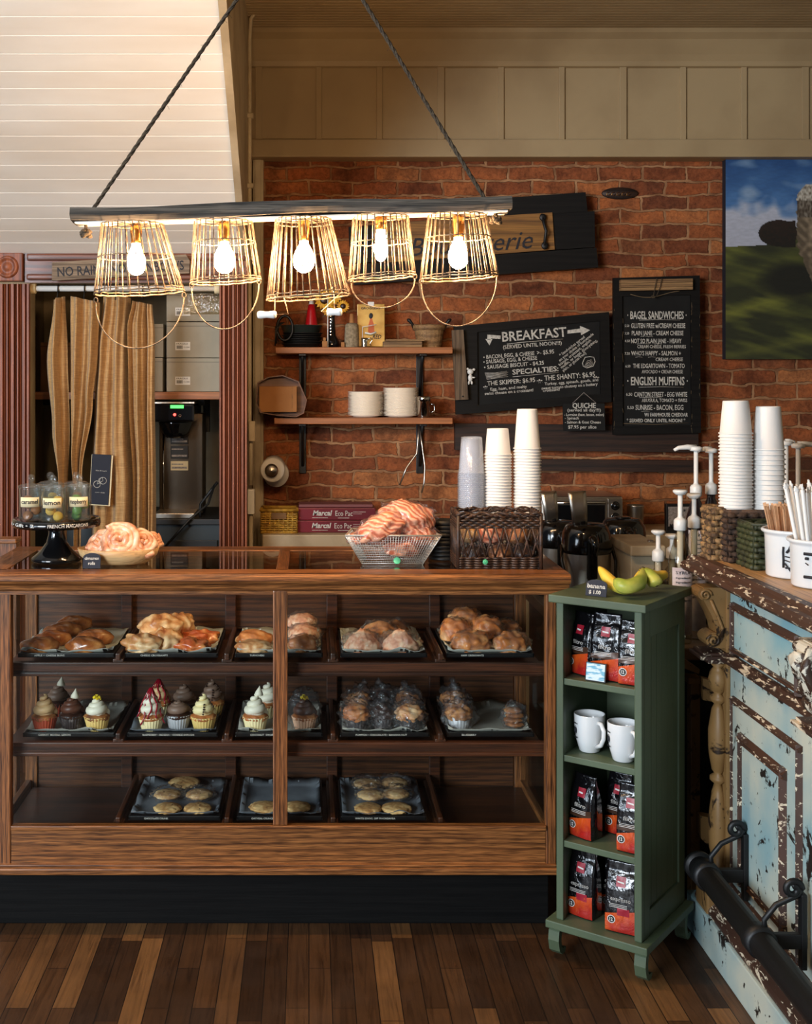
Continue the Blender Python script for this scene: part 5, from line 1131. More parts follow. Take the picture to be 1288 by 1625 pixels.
def jar(dx, dy, word, mc, lab):
    p = c+Vector((dx, dy, 0)); t = thing('glass_jar', lab, 'jar', (p.x, p.y, jz), 'lidded macaron jars on the cake stand')
    s = S(); s.M = T(p.x, p.y, jz)
    s.lathe([(0, 0), (.034, 0), (.036, .003), (.036, .094), (.0375, .097), (.036, .099), (.0335, .099), (.0335, .004), (0, .004)], 32); s.out('body', K['jarglass'], t)
    s = S(); s.M = T(p.x, p.y, jz); s.lathe([(0, .098), (.0385, .099), (.039, .104), (.03, .109), (.010, .112), (.006, .116)], 32); s.blob((0, 0, .127), (.0115, .0115, .0125), 0, 1, 0, 3); s.out('lid', K['jarglass'], t)
    if word:
        s = S(); s.M = T(p.x, p.y, 0); a0 = -PI/2; s.lathe([(.0366, jz+.042), (.0368, jz+.042), (.0368, jz+.072), (.0366, jz+.072)], 14, a0=a0-.75, a1=a0+.95); l = s.out('label', K['linen'], t, plabel='cream paper label')
        s = S(); curved(s, word, p, .0370, jz+.052, .014, .1, 1.4, .01); s.out('writing', K['ink'], l)
    for k in range(4):
        s = S(); q = Vector((p.x+.015*math.cos(k*2.1+dx*30), p.y+.013*math.sin(k*2.1+dx*30), jz+.014+.016*k)); s.M = T(*q) @ R(.5*k+1, 'X') @ R(k, 'Z'); s.lathe([(0, -.008), (.013, -.008), (.0155, -.004), (.014, -.002), (.0155, 0), (.0135, .006), (0, .008)], 20)
        s.out('macaron', K[mc], None, label='%s macaron inside the %s' % ({'macgreen': 'green', 'macyellow': 'yellow', 'macbrown': 'brown'}[mc], lab.split(',')[0]), cat='macaron', group='macarons in ' + lab.split(',')[0], loc=q)
jar(-.068, -.052, 'caramel', 'macbrown', 'glass jar labelled caramel, at the left of the cake stand'); jar(.006, -.082, 'lemon', 'macyellow', 'glass jar labelled lemon, in the middle of the cake stand'); jar(.078, -.042, 'raspberry', 'macgreen', 'glass jar labelled raspberry, at the right of the cake stand')
jar(-.03, .048, None, 'macyellow', 'unlabelled glass jar behind the caramel jar, on the stand'); jar(.05, .05, None, 'macbrown', 'unlabelled glass jar behind the raspberry jar, on the stand')
# bowl of cinnamon rolls
bc = Vector((X(188, 3.68), 3.68, TZ)); s = S(); s.M = T(*bc) @ SC(1.0, .72, 1)
s.lathe([(0, 0), (.075, 0), (.095, .006), (.118, .026), (.1255, .047), (.121, .048), (.108, .028), (.08, .013), (0, .012)], 48); s.out('wooden_bowl', wood('pale_bowl_wood', rgb(222, 186, 134), rgb(190, 146, 94), 'x', .6, .5, 0, .3), None, label='pale wooden bowl holding the cinnamon rolls', cat='bowl', loc=bc)
def cinroll(lab, px, Yd, z, r, tiltx, tiltz, seed):
    s = S(); pts = []; rr = []; n_ = 120; turns = 3.3
    for i in range(n_):
        f = i/(n_-1); a = f*2*PI*turns+seed; q = r*.12+r*.74*f; pts.append((q*math.cos(a), q*math.sin(a), .006*(1-f)+.003*math.sin(a*3+seed))); rr.append(r*.17*(1+.12*math.sin(a*2.3+seed)))
    s.tube(pts, rr, 10); v = s.lathe([(0, -r*.14), (r*.8, -r*.14), (r*.9, 0), (0, .0)], 24)
    for vv in s.bm.verts: vv.co.z *= 1.35; vv.co += vv.co.normalized()*.004*noise.noise(vv.co*60)
    o = s.out('cinnamon_roll', K['roll'], None, label=lab, cat='cinnamon roll', group='cinnamon rolls in the wooden bowl', loc=(0, 0, 0)); o.location = (X(px, Yd), Yd, z); o.rotation_euler = (tiltx, 0, tiltz); return o
cinroll('large cinnamon roll facing front in the wooden bowl', 190, 3.64, TZ+.072, .066, 1.0, .0, .5); cinroll('cinnamon roll at the left of the wooden bowl', 160, 3.68, TZ+.060, .052, .8, -.6, 2); cinroll('cinnamon roll at the right of the wooden bowl', 226, 3.66, TZ+.064, .054, .85, .4, 3.4); cinroll('small cinnamon roll poking out past the bowl, far right', 243, 3.72, TZ+.064, .036, .7, .9, 5)
def slate(name, lab, p, w_, h_, lines, tilt=-.25, rz=0, arch=True):
    t = thing(name, lab, 'price sign', p); M0 = R(tilt, 'X')
    pts = [(-w_/2, 0), (w_/2, 0), (w_/2, h_*.72)]+([(w_/2*math.cos(a), h_*.72+h_*.28*math.sin(a)) for a in [PI*k/10 for k in range(1, 10)]] if arch else [(w_/2, h_), (-w_/2, h_)])+[(-w_/2, h_*.72)]
    M1 = T(*p) @ M0; s = S(); s.prism(pts, 0, .004, 'xz', M=M1); s.out('slate', K['navy'], t); s = S()
    for txt, x0_, zz, ww, hh in lines: s.text(txt, ww, hh, M=M1 @ T(x0_, -.0008, zz), bold=.02)
    s.out('chalk_writing', K['chalk'], t); s = S(); s.box(-w_*.3, w_*.3, .003, .03, 0, .003, .001, M=T(*p)); s.out('foot', K['navy'], t); t.rotation_euler = (0, 0, rz); return t
slate('price_sign', 'little arched navy sign lettered for cinnamon rolls', (X(145, 3.57), 3.57, TZ), .052, .046, [('cinnamon', -.021, .026, .042, .009), ('rolls', -.010, .011, .02, .009)])
# wire basket with wrapped loaves
wc = Vector((X(621, 3.70), 3.70, TZ)); t = thing('wire_mesh_basket', 'silver wire mesh basket filled with wrapped cinnamon pastries', 'basket', wc)
hexb = [(-.093, -.04), (.093, -.04), (.075, .06), (-.075, .06)]; hext = [(-.145, -.085), (.145, -.085), (.120, .09), (-.120, .09)]; hb = .092
s = S(); s.M = T(*wc)
def lp(a, b, f): return a+(b-a)*f
for k in range(4):
    j = (k+1) % 4; n_ = 34 if k % 2 == 0 else 20
    for i in range(n_):
        f = i/n_; b0 = Vector((lp(hexb[k][0], hexb[j][0], f), lp(hexb[k][1], hexb[j][1], f), 0)); t0 = Vector((lp(hext[k][0], hext[j][0], f), lp(hext[k][1], hext[j][1], f), hb)); s.tube([b0, t0], .0008, 4)
    for i in range(13):
        f = i/12; z_ = hb*f; a0 = Vector((lp(hexb[k][0], hext[k][0], f), lp(hexb[k][1], hext[k][1], f), z_)); a1 = Vector((lp(hexb[j][0], hext[j][0], f), lp(hexb[j][1], hext[j][1], f), z_)); s.tube([a0, a1], .0008, 4)
for i in range(24): s.tube([(-.09+.18*i/23, -.04, 0), (-.073+.146*i/23, .06, 0)], .0008, 4)
s.out('mesh', K['meshwire'], t)
s = S(); s.M = T(*wc); s.tube([(a, b, hb) for a, b in hext], .003, 8, True); s.tube([(a, b, .001) for a, b in hexb], .002, 8, True)
for k in range(4): s.tube([(hexb[k][0], hexb[k][1], 0), (hext[k][0], hext[k][1], hb)], .0015, 6)
s.out('rim', K['meshwire'], t)
s = S(); q = P(630, 895, 3.64); s.M = T(X(630, 3.64), 3.645, TZ+.012) @ R(PI/2-.5, 'X'); s.cyl(.011, -.002, .002, 14); s.out('green_tag', plain('mint_sticker', rgb(90, 190, 140), .5), t, plabel='round mint green sticker')
for i, (px, py, r, rot, lb) in enumerate(((645, 822, (.085, .06, .052), .1, 'large wrapped cinnamon pastry topmost in the wire basket'), (606, 838, (.078, .052, .042), -.35, 'striped wrapped pastry slanting down at the basket left'), (664, 848, (.062, .055, .036), .2, 'wrapped pastry at the right side of the wire basket'), (575, 852, (.045, .045, .022), -.2, 'flat wrapped pastry end poking over the basket left rim'), (640, 868, (.08, .055, .03), .05, 'wrapped pastry low in the middle of the wire basket'))):
    q = P(px, py, 3.70 if i != 1 else 3.66); s = S(); s.blob((0, 0, 0), r, .12, 2, i+60, 4); o = s.out('cinnamon_pastry', K['swirl'], None, label=lb, cat='pastry', group='wrapped cinnamon pastries in the wire basket', loc=(0, 0, 0))
    s = S(); s.blob((0, 0, 0), tuple(a*1.07 for a in r), .14, 4, i+70, 4); s.out('plastic_wrap', K['film'], o); o.location = q; o.rotation_euler = (0, rot, .2*i)
# stack of black lids
s = S(); s.lathe([(0, .004), (.036, .004), (.038, .010), (.042, .010), (.044, .006), (.044, 0), (.0465, 0), (.047, .004), (.044, .012), (.041, .0135), (.038, .0135), (.036, .007), (0, .007)], 32)
lid = s.out('cup_lid', K['blackmat'], None, label='x', cat='lid', loc=(0, 0, 0)); stack(lid, (X(706, 3.74)-.002, 3.77, TZ), 10, .0122, 'black cup lid in the stack between wire and wicker baskets', 'topmost black cup lid between wire and wicker baskets', 'stacked black cup lids')
# wicker basket of wrapped goods
x0, x1, ya, yb, zb_, zt = X(727, 3.56), X(858, 3.56), 3.56, 3.72, TZ, TZ+.165
t = thing('wicker_basket', 'dark woven wicker basket of wrapped pastries on the case', 'basket', ((x0+x1)/2, 3.64, TZ))
s = S(); W = x1-x0; D = yb-ya
def wside(a, b, n_):
    a = Vector(a); b = Vector(b); u = (b-a)
    nn_ = Vector((u.y, -u.x, 0)).normalized()
    for zz in [TZ+.004+k*.007 for k in range(5)]+[zt-.042+k*.007 for k in range(4)]:
        ph = int(round(zz*1000)) % 2*PI; s.tube([a+u*(i/(n_*4))+nn_*.004*math.sin(i*PI/2+ph)+Vector((0, 0, zz)) for i in range(n_*4+1)], .0036, 5)
    for i in range(n_+1):
        f = i/n_
        for sg in (-1, 1):
            f2 = f+sg*.62/n_*2*.8; f2c = max(0, min(1, f2)); frac = (f2c-f)/(f2-f) if f2 != f else 1
            z0_, z1_ = TZ+.034, zt-.04
            s.tube([a+u*f+Vector((0, 0, z0_))-nn_*.001*sg, a+u*f2c+Vector((0, 0, z0_+(z1_-z0_)*frac))-nn_*.001*sg], .0030, 5)
wside((x0, ya, 0), (x1, ya, 0), 9); wside((x1, ya, 0), (x1, yb, 0), 6); wside((x1, yb, 0), (x0, yb, 0), 9); wside((x0, yb, 0), (x0, ya, 0), 6)
for (a, b) in ((x0, ya), (x1, ya), (x0, yb), (x1, yb)): s.rod((a, b, TZ), (a, b, zt), .006, 8)
s.box(x0, x1, ya, yb, TZ, TZ+.003); s.out('weave', K['wicker'], t)
s = S()
for k in range(3):
    for (a, b) in (((x0, ya), (x1, ya)), ((x1, ya), (x1, yb)), ((x1, yb), (x0, yb)), ((x0, yb), (x0, ya))):
        a = Vector((*a, 0)); b = Vector((*b, 0)); s.tube([a.lerp(b, i/26)+Vector((.003*math.sin(i*1.1+k*2.1), .004*math.sin(i*1.3+k*2), zt-.008+.004*math.cos(i*1.1+k*2.1)+k*.003)) for i in range(27)], .0042, 6)
for k in range(2): s.tube([(x0+.11+k*.08+.02*math.cos(a), ya+.0, zt+.006+.014*math.sin(a)) for a in [PI*i/8 for i in range(9)]], .0028, 6)
s.out('braided_rim', K['wicker'], t)
s = S(); s.M = T(X(770, 3.55), 3.551, TZ+.022) @ R(PI/2, 'X'); s.cyl(.008, -.002, .002, 12); s.out('green_tag', plain('mint_sticker_small', rgb(70, 170, 120), .5), t)
for i, (dx, dy, dz, r, m, lb) in enumerate(((.055, .05, .035, .036, 'choc', 'dark wrapped treat low at the left inside the wicker basket'), (.13, .05, .035, .038, 'muffintop', 'wrapped treat low in the middle inside the wicker basket'), (.2, .05, .038, .036, 'choc', 'dark wrapped treat low at the right inside the wicker basket'), (.11, .085, .095, .042, 'swirl', 'orange wrapped pastry near the rim of the wicker basket'), (.19, .09, .09, .036, 'muffintop', 'wrapped pastry near the right rim of the wicker basket'), (.05, .1, .09, .034, 'cookie', 'wrapped pastry near the left rim of the wicker basket'))):
    s = S(); s.blob((0, 0, 0), (r, r*.9, r*.8), .12, 2, i+80, 3); o = s.out('wrapped_pastry', K[m], None, label=lb, cat='pastry', group='wrapped pastries in the wicker basket', loc=(0, 0, 0)); s = S(); s.blob((0, 0, 0), (r*1.1, r, r*.9), .16, 4, i+90, 4); s.out('plastic_wrap', K['film'], o); o.location = (x0+dx, ya+dy, TZ+dz)
# cup stacks
def cupmesh(h_, rt, rb, name, mat):
    """upside-down cup: rim ring at the bottom, base on top"""
    s = S(); s.lathe([(rb-.003, .0015), (rb+.0005, 0), (rb+.0028, .0012), (rb+.003, .0036), (rb+.0006, .005), (rb-.001, .006), (rt+.001, h_-.004), (rt, h_), (rt-.002, h_), (rt-.0025, h_-.008), (0, h_-.008), (0, h_-.009), (rt-.004, h_-.009), (rb-.003, .0015)], 36)
    return s.out(name, mat, None, label='x', cat='cup', loc=(0, 0, 0))
def cupstack(px, Yd, zb_, pytop, h_, rt, rb, mat, pitch, lab, tl, grp, nm='paper_cup'):
    c = cupmesh(h_, rt, rb, nm, K[mat]); ztop = Z(pytop, Yd); n_ = int(round((ztop-h_-zb_)/pitch))+1
    stack(c, (X(px, Yd), Yd, ztop-h_-(n_-1)*pitch), n_, pitch, lab, tl, grp, .0006)
cupstack(748, 3.88, TZ, 693, .118, .033, .043, 'plastic', .0062, 'clear plastic cup nested in the leftmost stack behind the wicker basket', 'clear plastic cup topmost of the leftmost stack behind the wicker basket', 'clear plastic cups', 'plastic_cup')
cupstack(789.5, 3.88, TZ, 680, .086, .0335, .0425, 'papercup', .0096, 'white paper cup nested in the shorter stack on the display case', 'white paper cup topmost of the shorter stack on the display case', 'short white cup stack on the case')
cupstack(836.5, 3.88, TZ, 649, .130, .0315, .0425, 'papercup', .0098, 'white paper cup nested in the tallest stack on the display case', 'white paper cup topmost of the tallest stack on the display case', 'tall white cup stack on the case')
# ================================================================ WORKTOP BEHIND
WZ = .80
t = thing('back_worktop', 'dark service worktop between the case and the brick wall', 'worktop', (1.7, 4.3, 0))
s = S(); s.box(.86, 3.0, 3.70, 4.95, WZ-.04, WZ-.001, .004); s.out('top', plain('brown_laminate', rgb(72, 58, 44), .4), t)
s = S(); s.box(.90, 2.96, 3.76, 4.9, 0, WZ-.04, .003); s.out('body', K['blackmat'], t)
def airpot(px, Yd, k, lab, lever=True, dark=False):
    c = Vector((X(px, Yd), Yd, WZ)); t = thing('airpot', lab, 'airpot', c, 'coffee airpots on the worktop'); M0 = T(*c) @ SC(k, k, k)
    s = S(); s.lathe([(0, 0), (.084, 0), (.086, .006), (.086, .02), (.083, .022)], 40, M0); s.out('base', K['black'], t); s = S(); s.lathe([(.083, .185), (.087, .19), (.088, .2), (.082, .255), (.070, .278), (.058, .285), (0, .287)], 40, M0); s.out('lid', K['black'], t)
    s = S(); s.lathe([(.0825, .02), (.0825, .188)], 44, M0) if not dark else s.lathe([(.084, .02), (.084, .168)], 44, M0); s.out('body', K['black'] if dark else K['steel'], t)
    s = S(); s.tube([(-.02, -.07, .235), (-.02, -.115, .245), (-.02, -.125, .23), (-.02, -.125, .19)], [.016, .016, .014, .010], 10, M=M0 @ T(.02, 0, 0)); s.box(-.018, .018, -.095, -.075, .10, .24, .008, M=M0); s.out('spout', K['black'], t)
    s = S(); s.tube([(-.086, 0, .21), (-.092, -.04, .16), (-.08, -.09, .06), (-.03, -.125, .01), (.03, -.125, .01), (.08, -.09, .06), (.092, -.04, .16), (.086, 0, .21)], .006, 8, M=M0); s.out('carry_handle', K['black'], t)
    if lever:
        s = S(); g_ = [[(wx*(1+.25*(1-v)) , -.03-.05*v+.05*v*v, .284+.115*(1-v)-.0*v) for wx in (-.025, -.013, 0, .013, .025)] for v in [i/12 for i in range(13)]]
        s.sheet(g_, True, thick=(0, .006, .001), M=M0 @ R(-.10, 'Y')); l = s.out('lever', K['steel'], t)
        s = S(); s.box(-.008, .008, -.086, -.072, .292, .304, .002, M=M0 @ R(-.10, 'Y')); s.out('latch', K['black'], l)
    else:
        s = S(); s.cyl(.03, .286, .292, 20, M0); s.tube([(0, -.04, .24), (0, -.09, .245), (0, -.1, .22)], .02, 10, M=M0); s.out('pump_top', K['black'], t)
airpot(884, 4.64, 1.0, 'steel airpot with lever behind the wicker basket, leftmost'); airpot(930, 4.40, 1.06, 'steel airpot with upright lever, middle of the three'); airpot(988, 4.66, 1.02, 'all-black airpot, rightmost of the three', False, True)
# toaster oven
t = thing('toaster_oven', 'steel toaster oven behind the airpots against the brick', 'toaster oven', (X(915, 5.2), 5.3, LZ))
xa, xb, z0, z1 = X(860, 5.18), X(990, 5.18), LZ, Z(789, 5.18)
s = S(); s.box(xa, xb, 5.2, 5.5, z0+.012, z1, .008); s.out('body', K['steel'], t)
s = S(); s.box(xa+.008, X(964, 5.18), 5.186, 5.2, z0+.02, z1-.008, .004); d_ = s.out('door', K['steel'], t)
s = S(); s.box(xa+.022, X(960, 5.18), 5.182, 5.187, z0+.03, z1-.034, .002); s.out('window', K['black'], d_)
s = S(); s.tube([(xa+.03, 5.185, z1-.022), (xa+.03, 5.165, z1-.022), (X(958, 5.18), 5.165, z1-.022), (X(958, 5.18), 5.185, z1-.022)], .006, 8); s.out('handle', K['chrome'], d_)
s = S(); s.box(X(965, 5.18), xb-.004, 5.19, 5.2, z0+.02, z1-.008, .003); cp = s.out('control_panel', K['steel'], t)
for py in (803, 821, 839):
    s = S(); s.M = T(X(977, 5.18), 5.19, Z(py, 5.18)) @ R(PI/2, 'X'); s.lathe([(0, .018), (.011, .018), (.013, 0)], 18); s.lathe([(.014, .003), (.019, .003), (.02, 0), (.014, 0)], 20); s.out('knob', K['black'], cp)
for dx in (xa+.02, xb-.03):
    s = S(); s.box(dx, dx+.02, 5.22, 5.24, z0, z0+.014); s.out('foot', K['black'], t)
c = P(1007, 860, 4.9); s = S(); s.M = T(X(1008, 5.3), 5.3, LZ+.001); s.lathe([(0, 0), (.030, 0), (.032, .004), (.038, .108), (.0385, .112), (.036, .112), (.03, .006), (0, .005)], 32); s.out('steel_tumbler', K['steel'], None, label='tall steel malt cup right of the toaster oven', cat='cup', loc=(X(1008, 5.3), 5.3, LZ+.001))
t = thing('knock_box', 'beige metal appliance box on the worktop beside the black airpot', 'box', (X(1035, 4.2), 4.3, WZ))
s = S(); s.box(X(1003, 4.2), X(1052, 4.2), 4.22, 4.5, WZ, Z(883, 4.2), .004); s.out('body', K['offwhite'], t); s = S(); s.box(X(1000, 4.18), X(1056, 4.18), 4.18, 4.5, Z(883, 4.18)+.001, Z(866, 4.18), .006); s.out('lid', K['stone'], t); s = S(); s.box(X(1024, 4.3), X(1032, 4.3), 4.26, 4.28, Z(866, 4.18), Z(866, 4.18)+.008, .002); s.out('latch', K['steel'], t)
t = thing('menu_card_rack', 'black framed white price card standing against the brick', 'card', P(1080, 840, 5.2))
s = S(); s.box(X(1057, 5.2), X(1100, 5.2), 5.2, 5.23, LZ, Z(800, 5.2), .003); s.out('frame', K['blackmat'], t); s = S(); s.box(X(1060, 5.2), X(1098, 5.2), 5.197, 5.2, LZ+.03, Z(804, 5.2)); cc = s.out('card', K['chalkdim'], t)
s = S(); s.text('12"  15', .07, .025, M=T(X(1076, 5.2), 5.1965, Z(818, 5.2)), bold=.02); s.text('MENU', .05, .02, M=T(X(1062, 5.2), 5.1965, Z(838, 5.2)), bold=.02); s.out('print', K['ink'], cc)
# syrup bottles with pumps
K['syrupclear'] = panes('syrup_bottle_glass', (.80, .76, .66, 1), 1.8, .03, .05); K['cola'] = plain('dark_syrup_bottle', rgb(22, 16, 20), .08, coat=.6)
K['pumplabel'] = plain('bottle_label', rgb(206, 198, 200), .6, 0, rgb(188, 178, 184), 40)
def bottle(px, Yd, zb_, lab, mat='syrupclear', r=.036, hb_=.17, hn=.26, htop=.37, lever=0, label=True, lever_len=.0, grp='pump syrup bottles'):
    c = Vector((X(px, Yd), Yd, zb_)); t = thing('pump_bottle', lab, 'bottle', c, grp); M0 = T(*c)
    s = S(); s.lathe([(0, 0), (r*.92, 0), (r, .006), (r, hb_), (r*.92, hb_+.015), (r*.5, hn-.03), (.014, hn-.02), (.014, hn), (0, hn)], 28, M0); s.out('bottle', K[mat], t)
    if label:
        s = S(); s.lathe([(r+.0006, .03), (r+.001, .03), (r+.001, hb_-.02), (r+.0006, hb_-.02)], 18, M0, a0=-PI/2-1.0, a1=-PI/2+1.0); l = s.out('label', K['pumplabel'], t)
        s = S()
        for k in range(7): curved(s, 'ingredients' if k else 'SYRUP', c, r+.0012, zb_+hb_-.04-k*.014, .006 if k else .010, 0, 1.3, 0)
        s.out('print', K['ink'], l)
    s = S(); s.lathe([(.018, hn-.006), (.020, hn-.004), (.020, hn+.024), (.016, hn+.03), (.009, hn+.034), (.0075, hn+.04), (.0075, htop-.014), (.0, htop-.014)], 20, M0); s.lathe([(0, hn-.006), (.010, hn-.006), (.010, hn-.11), (.006, hn-.14), (0, hn-.14)], 14, M0); s.out('pump_collar', K['whiteplastic'], t)
    s = S()
    if lever_len:
        s.lathe([(0, htop-.018), (.020, htop-.016), (.022, htop-.004), (.012, htop), (0, htop)], 20, M0); L_ = lever_len; s.tube([(0, 0, htop-.006), (L_*.4, 0, htop-.003), (L_*.8, 0, htop-.006), (L_, 0, htop-.014)], [.012, .009, .007, .005], 10, M=M0)
    else: s.lathe([(0, htop-.016), (.014, htop-.014), (.0225, htop-.006), (.023, htop-.001), (.019, htop+.002), (0, htop+.002)], 22, M0)
    s.out('pump_head', K['whiteplastic'], t)
bottle(1079, 3.78, WZ, 'clear syrup bottle with nutrition label and tall white pump', hb_=.26, hn=.36, htop=Z(778, 3.78)-WZ)
bottle(1101, 3.84, WZ, 'clear syrup bottle just right of the tall pump bottle', hb_=.26, hn=.36, htop=Z(784, 3.84)-WZ)
bottle(1044, 4.0, WZ, 'low beige pump bottle nearest the beige box', hb_=.17, hn=.23, htop=Z(842, 4.0)-WZ, r=.026, label=False); bottle(1066, 4.06, WZ, 'low beige pump bottle right of its twin', hb_=.17, hn=.23, htop=Z(848, 4.06)-WZ, r=.026, label=False)
bottle(1104, 4.08, WZ, 'dark syrup bottle with a long white lever reaching left', 'cola', .037, .34, .44, Z(708, 4.08)-WZ, lever_len=-.075); bottle(1128, 4.14, WZ, 'dark syrup bottle with white pump behind the seagrass basket', 'cola', .037, .34, .44, Z(711, 4.14)-WZ, lever_len=-.05)
bottle(1247, 4.0, WZ, 'white pump bottle right of the shorter counter cup stack', 'syrupclear', .036, .30, .42, Z(699, 4.0)-WZ, lever_len=.03); bottle(1266, 3.85, WZ, 'syrup bottle with long white lever reaching right', 'syrupclear', .036, .30, .42, Z(703, 3.85)-WZ, lever_len=.07); bottle(1300, 3.95, WZ, 'white pump bottle at the right edge of the photo', 'syrupclear', .036, .30, .42, Z(705, 3.95)-WZ)
s = S(); s.box(X(1236, 4.2), X(1296, 4.2), 4.2, 4.34, WZ+.001, Z(725, 4.2), .01); s.out('clear_dispenser', panes('smoky_plastic', (.72, .68, .64, 1), 2.2, .05, .1), None, label='smoky clear plastic dispenser behind the straws', cat='dispenser', loc=(X(1266, 4.2), 4.27, WZ+.001))
K['birch'] = plain('birch_stirrer', rgb(214, 170, 128), .7, 0, rgb(190, 140, 100), 30)
K['corbelworn'] = chipped('worn_cream_and_brown_paint', rgb(196, 188, 168), rgb(206, 200, 184), rgb(56, 38, 28), .50, .53, 14, sc2=40, lo2=.6)
# ================================================================ GREEN CABINET
GA = Vector((.672, 3.365, 0)); GB = Vector((.898, 3.195, 0))      # front bottom corners of the top slab
u = (GB-GA); GW = u.length; u.normalize(); v_ = Vector((-u.y, u.x, 0)); ga = math.atan2(u.y, u.x)
GD = .36; GT = 1.025
gc = GA+u*GW/2+v_*GD/2
cabt = thing('green_shelf_unit', 'narrow green painted open shelf unit on curled feet', 'shelf unit', (gc.x, gc.y, 0))
MG = T(GA.x, GA.y, 0) @ R(ga, 'Z')           # local: x along front, y depth
e_ = .017
def gbox(name, x0, x1, y0, y1, z0, z1, b=.003, par=None):
    s = S(); s.box(x0, x1, y0, y1, z0, z1, b, M=MG); return s.out(name, K['greenpaint'], par or cabt)
gbox('top', 0, GW, 0, GD, GT-.022, GT, .003)
BZ = .112
gbox('base_board', -.006, GW+.006, -.006, GD, BZ-.022, BZ, .003)
xl, xr = e_, GW-e_; pw = .021
gbox('front_post', xl, xl+pw, .016, .036, BZ, GT-.022); gbox('front_post', xr-pw, xr, .016, .036, BZ, GT-.022)
gbox('side_panel', xl+.002, xl+.014, .036, GD-.016, BZ, GT-.022, .001)
s = S(); s.box(xr-.014, xr-.006, .036, GD-.016, BZ, GT-.022, .001, M=MG)
for a in ((.036, .075, BZ, GT-.022), (GD-.06, GD-.016, BZ, GT-.022), (.075, GD-.06, GT-.10, GT-.022), (.075, GD-.06, BZ, BZ+.07)): s.box(xr-.008, xr, a[0], a[1], a[2], a[3], .002, M=MG)
for k in range(5): s.box(xr-.0065, xr-.0055, .10+k*.04, .102+k*.04, BZ+.07, GT-.10, 0, M=MG)
s.out('side_panel', K['greenpaint'], cabt)
gbox('back_panel', xl, xr, GD-.022, GD-.014, BZ, GT-.022, .001)
SZ = [Z(1075, 3.34), Z(1190, 3.34), Z(1325, 3.34)]
SZ = [.79, .575, .335]
for zz in SZ: gbox('shelf', xl+.010, xr-.010, .022, GD-.022, zz-.018, zz, .002)
for xx in (.0, GW-.032):
    for yy in (.01, GD-.05):
        s = S(); prof = []
        for k in range(11):
            a = -PI*.5+PI*1.0*k/10; prof.append((.0+.034*math.cos(a)*-1*.6, .05+.046*math.sin(a)))
        path = [(-.012, .096), (-.026, .082), (-.030, .056), (-.022, .026), (-.004, .012), (.012, .014), (.020, .026)]
        inner = [(.006, .030), (.000, .028), (-.008, .036), (-.012, .056), (-.008, .078), (.006, .096)]
        s.prism(path+inner, xx, xx+.032, 'yz', M=MG @ T(0, yy+.02, 0)); s.out('scroll_foot', K['greenpaint'], cabt)
